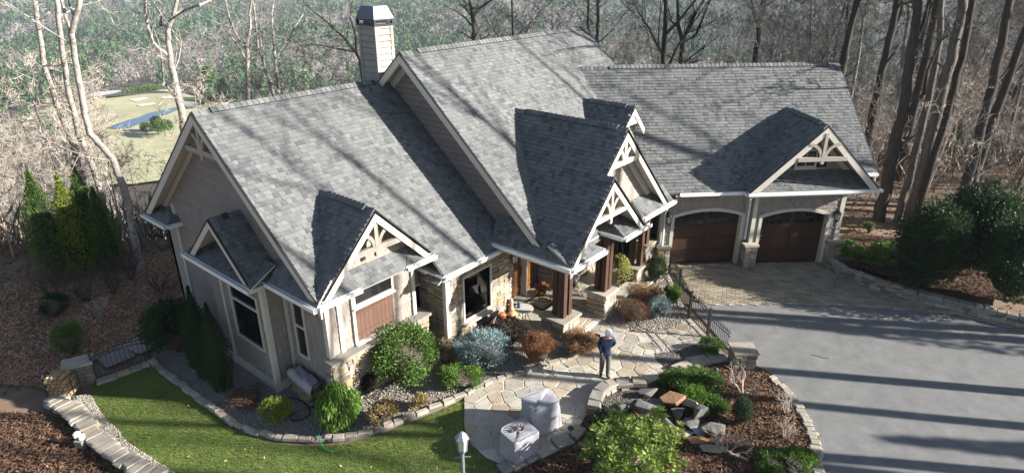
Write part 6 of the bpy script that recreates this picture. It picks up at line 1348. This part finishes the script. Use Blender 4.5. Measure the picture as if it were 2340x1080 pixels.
# trees right of the driveway, whose shadows cross roofs, drive and lawn
for i, (f, r) in enumerate(((22.5, 35), (26, 44), (7.5, 36), (6, 47), (29, 58), (24, 64))):
    x, y = xyfr(f, r); wood_tree(i % 3, x, y, rng(.95, 1.15), 'tall bare hardwood tree beyond the driveway', 'bare trees beyond the driveway', meshes=SPARSE)
for i, (f, r) in enumerate(((12.0, 22.5), (13.5, 25.5), (15.4, 24), (18.3, 28), (19.6, 25), (10.4, 26))):
    x, y = xyfr(f, r); wood_tree(i % 3, x, y, rng(.95, 1.1), 'high crowned straight tree beside the driveway', 'straight trees beside the driveway', meshes=TALL)
for i, (f, r, h, w_) in enumerate(((17.6, 34, 10.5, 1.3), (11.5, 33, 9, .8))):  # unseen evergreens added to throw broad shade over the drive
    x, y = xyfr(f, r); t = thing('added_shade_tree', ('dense dark evergreen added out of view to shade the driveway', 'second dense evergreen added out of view for its shadow', 'third dense evergreen added out of view for its shadow', 'short evergreen added out of view for its shadow')[i], 'tree', (x, y, 0)); foliage((x, y, h * .55), w_, w_, h * .47, 2600, .26, 'lf_dark', par=t, shape='col', lobes=40, name='crown'); m = MB(); m.tube([(x, y, -.2), (x, y, h * .8)], [.18, .05], 7); m.build('trunk', 'bark2', t)
# slope behind the left wing
spots = []
while len(spots) < 26:
    f = rng(34, 95); r = rng(-20 - f * .62, -3)
    x, y = xyfr(f, r); px = float(proj(np.array([x]), np.array([y]), np.array([terr(x, y) + 6]))[0][0])
    if 205 < px < 460: continue
    if all((f - a) ** 2 + (r - b) ** 2 > 14 for a, b in spots): spots.append((f, r))
for f, r in spots: x, y = xyfr(f, r); wood_tree(random.choice((2, 4, 5, 6)), x, y, rng(.7, 1.0), 'slim bare tree on the slope below the left wing', 'bare trees on the slope below the left wing')
for i in range(95):
    f = rng(27, 46); r = rng(-31, -12.5)
    if f < 30 and r > -15: continue
    x, y = xyfr(f, r); sx = float(proj(np.array([x]), np.array([y]), np.array([terr(x, y) + 5]))[0][0])
    if 225 < sx < 430 and f > 29.5: continue
    wood_tree(i % 5, x, y, rng(.7, 1.15), 'thin pale sapling in the thicket behind the garden', 'saplings in the thicket behind the garden', meshes=SAP, name='sapling')
for i in range(60):
    f = rng(31, 46); r = rng(19, 46); x, y = xyfr(f, r); wood_tree(i % 5, x, y, rng(.6, 1.1), 'thin sapling between the trees beside the garage', 'saplings between the trees beside the garage', meshes=SAP, name='sapling')
# ---- individual trees traced limb by limb; distances follow from where they stand
def hero(label, D, limbs, bark='barkpale', mx=4, kids=(0, 5, 5, 5, 3), dens=1.0, ground=True):
    P0 = onD(*limbs[0][0][0], D); g = terr(P0.x, P0.y); t = thing('bare_tree', label, 'tree', (P0.x, P0.y, g)); tr = MB(); br = MB(); dep = (onD(CX, CY, D) - CAMP).dot(FW)
    for li, (px, w0, w1) in enumerate(limbs):
        pts = [onD(x, y, D + (rng(-.8, .8) * i if li else 0)) for i, (x, y) in enumerate(px)]; k = len(pts); pxm = FPX / dep; rad = [(w0 + (w1 - w0) * i / (k - 1)) / 2 / pxm for i in range(k)]
        if li == 0 and ground: pts.insert(0, Vector((pts[0].x, pts[0].y, min(g, pts[0].z) - .5))); rad.insert(0, rad[0] * 1.2)
        # finer, slightly crooked polyline
        Q_ = []; R2 = []
        for i in range(len(pts) - 1):
            for s in range(3): e = s / 3; Q_.append(pts[i].lerp(pts[i + 1], e) + (Vector((rng(-1, 1), rng(-1, 1), 0)) * rad[i] * .25 if s else Vector())); R2.append(rad[i] + (rad[i + 1] - rad[i]) * e)
        Q_.append(pts[-1]); R2.append(rad[-1]); (tr if li == 0 else br).tube(Q_, R2, 9 if li == 0 else 7)
        # leader continues above the frame
        dl = (pts[-1] - pts[-2]).normalized(); sprig(br, pts[-1], dl, max(2.5, rad[-1] * 45), rad[-1], 1, mx, kids=kids)
        L = sum((Q_[i + 1] - Q_[i]).length for i in range(len(Q_) - 1)); nb = int(L * .55 * dens)
        for _ in range(nb):
            i = random.randrange(len(Q_) // (3 if li == 0 else 6), len(Q_) - 1); dd = (Q_[i + 1] - Q_[i]).normalized(); sd_ = dd.orthogonal(); sd_.rotate(Matrix.Rotation(rng(0, 6.28), 3, dd)); sprig(br, Q_[i], (dd * .5 + sd_ + Vector((0, 0, .3))).normalized(), rng(1.2, 3.6), max(.012, R2[i] * rng(.2, .4)), 2, mx, kids=kids)
    tr.build('trunk', bark, t, True); br.build('crown', bark, t); return t
random.seed(5)
hero('pale forked tree rising behind the left gable peak', 33, [([(424, 300), (419, 293), (409, 233), (396, 167), (389, 133), (383, 97), (386, 60), (396, 37)], 17, 8), ([(387, 128), (363, 113), (349, 97), (339, 67), (333, 33), (331, -5)], 9, 5), ([(396, 37), (423, 23), (456, 12), (489, -3)], 7, 3), ([(384, 62), (366, 57), (370, 35), (352, 10), (345, -5)], 6, 3), ([(406, 230), (389, 207), (373, 187), (369, 133), (366, 110)], 6, 2)], dens=.5)
hero('pale leaning tree with dark foot above the mulch slope', 26, [([(318, 591), (308, 546), (298, 494), (289, 446), (276, 410), (260, 368), (234, 336), (205, 306), (190, 240), (176, 160), (163, 77), (172, 40), (184, -5)], 17, 10), ([(163, 77), (150, 40), (140, 0)], 8, 4), ([(172, 40), (160, 15), (156, -5)], 6, 3)], dens=.4)
hero('second pale trunk left of the leaning tree', 27.5, [([(248, 560), (240, 500), (234, 455), (221, 407), (201, 358), (179, 306), (172, 265), (156, 207), (146, 140), (135, 60), (130, -5)], 15, 9)], dens=.35)
hero('third pale trunk half hidden by the arborvitaes', 29, [([(196, 470), (186, 400), (170, 340), (150, 290), (130, 240), (100, 150), (80, -5)], 15, 9)], dens=.35)
hero('twin stemmed pale tree with low left limbs behind the ridge', 50, [([(566, 240), (566, 226), (566, 138), (563, 100), (572, 64), (570, 32), (576, -5)], 10, 4), ([(565, 140), (559, 132), (542, 102), (525, 81), (508, 57), (497, 38)], 5, 2), ([(563, 110), (551, 102), (534, 68), (523, 38), (514, -5)], 5, 3)], mx=4, dens=.7)
hero('pale tree clump fanning out behind the left ridge', 52, [([(632, 240), (627, 226), (619, 187), (604, 147), (589, 106), (585, 64), (580, 20), (578, -5)], 8, 3), ([(636, 225), (636, 200), (632, 166), (627, 119), (623, 70), (621, 36), (627, -5)], 8, 3), ([(631, 140), (638, 119), (659, 92), (674, 62), (691, 36)], 4, 2), ([(620, 195), (606, 160), (600, 120), (592, 70), (598, -5)], 5, 2)], dens=.6)
hero('spreading grey tree whose limbs reach out left of the chimney', 44, [([(832, 200), (823, 136), (811, 117), (781, 81), (755, 57), (734, 40)], 8, 3), ([(806, 118), (790, 115), (770, 111), (738, 104), (715, 102)], 4, 2), ([(815, 125), (812, 80), (800, 40), (806, -5)], 5, 2)], bark='bark', dens=1)
hero('dark crooked tree above the main ridge', 52, [([(1087, 110), (1085, 92), (1083, 60), (1080, 30), (1075, -5)], 12, 9), ([(1082, 50), (1095, 20), (1120, 2), (1135, -5)], 5, 3), ([(1083, 65), (1062, 40), (1040, 25)], 4, 2)], bark='bark', dens=.9)
hero('dark forked tree behind the middle of the garage ridge', 52, [([(1556, 165), (1557, 145), (1560, 95), (1550, 60), (1548, -5)], 13, 6), ([(1560, 92), (1575, 60), (1590, 30), (1612, -5)], 9, 5), ([(1562, 98), (1590, 80), (1605, 45), (1625, -5)], 6, 3), ([(1556, 70), (1535, 50), (1525, 10)], 4, 2)], bark='bark2', dens=.6)
hero('stout dark tree right of the forked one', 52, [([(1724, 165), (1726, 145), (1735, 60), (1746, -5)], 14, 11), ([(1736, 62), (1722, 30), (1716, -5)], 7, 4)], bark='bark2', dens=.5)
hero('straight dark tree just beyond the main ridge end', 50, [([(1365, 100), (1366, 60), (1367, -5)], 8, 6)], bark='bark2', dens=.7)
hero('slim dark twin of the straight tree by the main ridge end', 51, [([(1343, 90), (1344, 40), (1345, -5)], 6, 5)], bark='bark2', dens=.6)
hero('thin dark tree at the right end of the garage ridge', 48, [([(1925, 200), (1927, 167), (1934, 78), (1940, -5)], 8, 5)], bark='bark2', dens=.6)
hero('pale sunlit tree behind the garage gable', 46, [([(1940, 240), (1944, 222), (1962, 128), (1973, 43)], 8, 5), ([(1973, 43), (1985, 20), (2000, -5)], 4, 2), ([(1972, 45), (1965, 10), (1960, -5)], 4, 2)], bark='barkpale', dens=.6)
hero('dark leaning tree beside the garage gable', 36, [([(1955, 440), (1968, 380), (1985, 311), (2008, 202), (2032, 89), (2047, 23), (2050, -5)], 20, 11), ([(2036, 85), (2060, 30), (2062, -5)], 8, 5), ([(2020, 150), (2045, 120), (2060, 100)], 5, 2)], bark='bark2', dens=.35)
hero('big dark trunk standing in the leaves right of the garage', 31.3, [([(2008, 503), (2028, 412), (2047, 311), (2063, 249), (2078, 148), (2090, 78), (2098, -5)], 26, 15), ([(2052, 280), (2080, 250), (2110, 215), (2120, 160)], 11, 5), ([(2085, 120), (2110, 60), (2125, -5)], 9, 5)], bark='bark2', dens=.35)
hero('smooth grey trunk beside the laurels', 31, [([(2048, 510), (2078, 412), (2105, 295), (2129, 187), (2148, 89), (2152, -5)], 16, 11)], bark='bark', dens=.3)
hero('thick pale grey trunk behind the laurels', 30.5, [([(2075, 510), (2105, 404), (2129, 303), (2152, 210), (2175, 136), (2190, 60), (2200, -5)], 26, 17)], bark='bark', dens=.3)
hero('dark bent trunk growing out of the laurels', 30, [([(2092, 510), (2121, 404), (2152, 303), (2180, 202), (2205, 100), (2225, -5)], 17, 12)], bark='bark2', dens=.3)
hero('dark trunk further along the laurels', 32, [([(2190, 480), (2220, 380), (2255, 240), (2290, 100), (2310, -5)], 22, 14)], bark='bark2', dens=.35)
# ---- undergrowth on the slopes
MEAD0 = [(215, 300), (215, 200), (450, 200), (450, 395), (330, 395), (260, 350)]
def undergrowth(name, label, n, ff, rr, mat, L0=.8, L1=2.4):
    f = np.random.uniform(*ff, n); r = np.random.uniform(*rr, n); XY = [xyfr(a, b) for a, b in zip(f, r)]; Z_ = np.array([terr(x, y) for x, y in XY]); P = np.column_stack([np.array(XY), Z_]); D = np.random.normal(size=(n, 3)) * .45; D[:, 2] = 1
    px, py = proj(P[:, 0], P[:, 1], P[:, 2] + 2.5); kp = ~inpoly(MEAD0, px, py); P = P[kp]; D = D[kp]; n = len(P); TW = ([(0, .008, 0), (0, -.008, 0), (.55, .006, .05), (1, 0, 0)], [(0, 1, 2), (0, 2, 3)]); s = np.random.uniform(L0, L1, n); P[:, 2] += np.random.uniform(0, 1.2, n) * (np.random.rand(n) < .5)
    sc = np.column_stack([s, np.full(n, 1.6), s]); return tag(inst(name, *TW, P, frames(D), sc, mat), label)
MT['brush'] = ramp_mat('dry_brush', [(.13, .095, .07), (.20, .155, .115), (.26, .21, .16), (.17, .12, .09), (.11, .085, .065)], bump=0, noise=.3, dirt=.3)
undergrowth('undergrowth', 'dry brown undergrowth on the slope behind the garden', 26000, (27.5, 75), (-60, -9), 'brush'); undergrowth('undergrowth', 'dry brown undergrowth among the trees beside the garage', 20000, (36, 95), (8, 70), 'brush')
lp = [xyfr(a, b) for a, b in ((24, 14), (24, 45), (46, 60), (46, 15), (38, 13), (30, 15.5))]; chips('fallen_leaves', lp, 20000, 'mulch', .10, .24, -.02, 'fallen brown leaves on the ground beside the garage', .6)
lp = [xyfr(a, b) for a, b in ((20, -14.5), (30, -13), (30, -40), (16, -30), (17, -17))]; chips('fallen_leaves', lp, 16000, 'mulch', .09, .2, -.02, 'fallen brown leaves around the garden path and thicket', .6)
# ---- far forest
MT['farpine'] = ramp_mat('far_pine', [(.022, .048, .028), (.042, .080, .038), (.075, .120, .045), (.03, .06, .034), (.10, .145, .055)], bump=0, noise=.008, dirt=.35)
MT['farbare'] = ramp_mat('far_bare_crowns', [(.15, .13, .115), (.22, .195, .175), (.29, .262, .235), (.18, .15, .13), (.36, .33, .30)], bump=0, noise=.01, dirt=.35)
MEAD = [(200, 305), (205, 250), (225, 222), (330, 200), (430, 202), (480, 224), (560, 224), (640, 222), (640, 235), (470, 240), (440, 255), (445, 300), (440, 420), (300, 420), (220, 330)]
def forest(f0, f1, per, hs, npine, nbare, pfrac, szp, szb, rlim=.98):
    area = .5 * (f1 * f1 - f0 * f0) * 2 * rlim; n = int(area / per); f = np.sqrt(np.random.uniform(f0 * f0, f1 * f1, n)); r = np.random.uniform(-1, 1, n) * f * rlim
    X = f * FH.x + r * RH.x; Y = f * FH.y + r * RH.y; Z_ = np.array([terr(a, b) for a, b in zip(X, Y)]); px, py = proj(X, Y, Z_); k = ~inpoly(MEAD, px, py)
    
    for hh in (4, 8, 12, 17, 22): px2, py2 = proj(X, Y, Z_ + hh); k &= ~(inpoly(MEAD, px2, py2) & (f < 420))
    X, Y, Z_, f, r = X[k], Y[k], Z_[k], f[k], r[k]; n = len(X)
    cl = np.sin(X / 83 + 1.3) * np.cos(Y / 97) + .7 * np.sin(X / 29 - Y / 37) + np.random.normal(0, .75, n); pine = cl > np.quantile(cl, 1 - pfrac); H = np.random.uniform(*hs, n); out = []
    for msk, cnt, sz, kind in ((pine, npine, szp, 'p'), (~pine, nbare, szb, 'b')):
        m_ = np.where(msk)[0]; q = len(m_); 
        if q == 0: continue
        rep = np.repeat(m_, cnt); N = len(rep); u = np.random.rand(N); a = np.random.rand(N) * 6.283; h = H[rep]
        if kind == 'p': z = .18 + .8 * u; rad_ = (1 - u) ** .7 * .30 + .035; rr = rad_ * np.sqrt(np.random.uniform(.3, 1, N))
        else: d = np.random.normal(size=(N, 3)); d /= np.linalg.norm(d, axis=1, keepdims=True); q3 = np.cbrt(np.random.uniform(.15, 1, N)); z = .62 + d[:, 2] * q3 * .36; rr = np.hypot(d[:, 0], d[:, 1]) * q3 * .30
        Nn = np.column_stack([np.cos(a), np.sin(a), np.full(N, .35)]) if kind == 'p' else np.column_stack([np.cos(a) * rr * 3, np.sin(a) * rr * 3, (z - .55) * 2.6])
        P = np.column_stack([X[rep] + np.cos(a) * rr * h, Y[rep] + np.sin(a) * rr * h, Z_[rep] + z * h - 1]); D = np.random.normal(size=(N, 3))
        TR = ([(0, .5, 0), (0, -.5, 0), (1, 0, 0)], [(0, 1, 2)]); s = h * sz * np.random.uniform(.6, 1.3, N); sc = np.column_stack([s, s * (.75 if kind == 'p' else .15), s]); v = np.clip(np.random.rand(n)[rep] * .8 + np.random.rand(N) * .2, 0, .999)
        Nn = Nn + np.random.normal(size=(N, 3)) * .25; Nn /= np.linalg.norm(Nn, axis=1, keepdims=True) + 1e-9; D = D - Nn * np.sum(D * Nn, 1, keepdims=True); D /= np.linalg.norm(D, axis=1, keepdims=True) + 1e-9; Fm = np.stack([D, np.cross(Nn, D), Nn], 2)
        out.append((kind, inst('x', *TR, P, Fm, sc, None, v, link=False)))
    return out
acc = {'p': [], 'b': []}
for a in ((62, 300, 48, (8, 15), 95, 125, .14, .115, .15), (300, 760, 68, (9, 17), 54, 52, .56, .15, .18), (760, 1600, 190, (11, 20), 24, 22, .62, .235, .29), (1600, 4300, 1300, (16, 28), 12, 10, .64, .37, .46)):
    for kind, dat in forest(*a): acc[kind].append(dat)
for kind, nm, mt, lab in (('p', 'pine_forest', 'farpine', 'hazy green pine forest covering the valley and hills'), ('b', 'bare_forest', 'farbare', 'hazy grey leafless forest covering the valley and hills')):
    off = 0; Vs = []; Fs = []; vs = []
    for V, F, v in acc[kind]: Vs.append(V); Fs.append(F + off); vs.append(v); off += len(V)
    o = bpy.data.objects.new(nm, np_mesh(nm, np.concatenate(Vs), np.concatenate(Fs), np.concatenate(vs), mt)); COL.objects.link(o); tag(o, lab, 'forest', kind='stuff')

# ================================================================== HAZE
hb = MB(); c_ = xyfr(3300, 0); hb.box((c_[0], c_[1], 5), (7500, 14200, 270), YAWX); hz = hb.build('haze', None, kind='stuff')
hm = bpy.data.materials.new('haze_air'); hm.use_nodes = True; n_ = hm.node_tree.nodes; n_.remove(n_['Principled BSDF']); pv = n_.new('ShaderNodeVolumePrincipled'); pv.inputs['Color'].default_value = (.80, .88, 1, 1); pv.inputs['Density'].default_value = .00015; pv.inputs['Density Attribute'].default_value = ''; pv.inputs['Anisotropy'].default_value = .2
hm.node_tree.links.new(pv.outputs[0], n_['Material Output'].inputs['Volume']); hz.data.materials.append(hm); tag(hz, 'pale blue haze in the valley air', 'haze')

# ---- things on the valley floor
def valley_tree(label, px, py, h, w_, mat, shape):
    p = onz(px, py, VB); t = thing('evergreen_tree', label, 'tree', (p.x, p.y, VB)); foliage((p.x, p.y, VB + h * .52), w_, w_, h * .5, 1500, h * .13, mat, par=t, shape=shape, lobes=24, name='crown'); m = MB(); m.tube([(p.x, p.y, VB - .5), (p.x, p.y, VB + h * .6)], [.3, .1], 6); m.build('trunk', 'bark', t)
for a in (('round dark evergreen beside the pond', 361, 300, 8, 3.2, 'lf_dark', 'ball'), ('larger round evergreen by the pond bank', 378, 312, 9, 5, 'lf_green', 'ball'), ('small shrubby evergreen left of the pond pair', 336, 306, 6, 3, 'lf_green', 'ball'), ('pointed golden conifer near the valley road', 480, 205, 16, 4, 'lf_green', 'col'), ('slim dark conifer beside the parking place', 517, 232, 14, 2.6, 'lf_dark', 'col'), ('rounded bush on the far pond bank', 466, 247, 6, 3, 'lf_green', 'ball')): valley_tree(*a)
hp = [onz(x, y, VB) for x, y in ((290, 216), (320, 213), (350, 210), (372, 207))]; t = thing('hedge', 'clipped green hedge along the valley road', 'hedge', tuple(hp[0]))
for i in range(3):
    a, b = hp[i], hp[i + 1]; c_ = (a + b) / 2; foliage((c_.x, c_.y, VB + 2), 9, 9, 2.4, 900, 1.1, 'lf_green', par=t, lobes=26, name='hedge_section')
MT['carw'] = M('car_white_paint', (.75, .76, .78), rough=.25, spec=.6); MT['card'] = M('car_dark_paint', (.04, .05, .07), rough=.25, spec=.6)
for lab, px, py, mt, an in (('white car parked in the valley', 549, 226, 'carw', .5), ('dark car parked in the valley', 531, 222, 'card', .7)):
    p = onz(px, py, VB); p = Vector((p.x, p.y, VB)); t = thing('parked_car', lab, 'car', tuple(p), group='cars parked in the valley'); Rm = Matrix.Rotation(an + YAWX - 1.57, 3, 'Z')
    pr_ = [(-2.2, .35), (-2.2, .85), (-1.3, .98), (-.7, 1.5), (.9, 1.5), (1.5, 1.0), (2.2, .85), (2.2, .35)]; m = MB(); m.prism([p + Rm @ Vector((x, -.9, z)) for x, z in pr_], Rm @ Vector((0, 1.8, 0))); m.build('body', mt, t)
    m = MB(); m.prism([p + Rm @ Vector((x, -.93, z)) for x, z in ((-1.1, 1.0), (-.65, 1.42), (.85, 1.42), (1.3, 1.02))], Rm @ Vector((0, 1.86, 0))); m.build('window', 'pane', t)
    for x in (-1.35, 1.35):
        for y in (-.85, .85): m = MB(); m.tube([p + Rm @ Vector((x, y - .1, .34)), p + Rm @ Vector((x, y + .1, .34))], .34, 12); m.build('wheel', 'black', t)
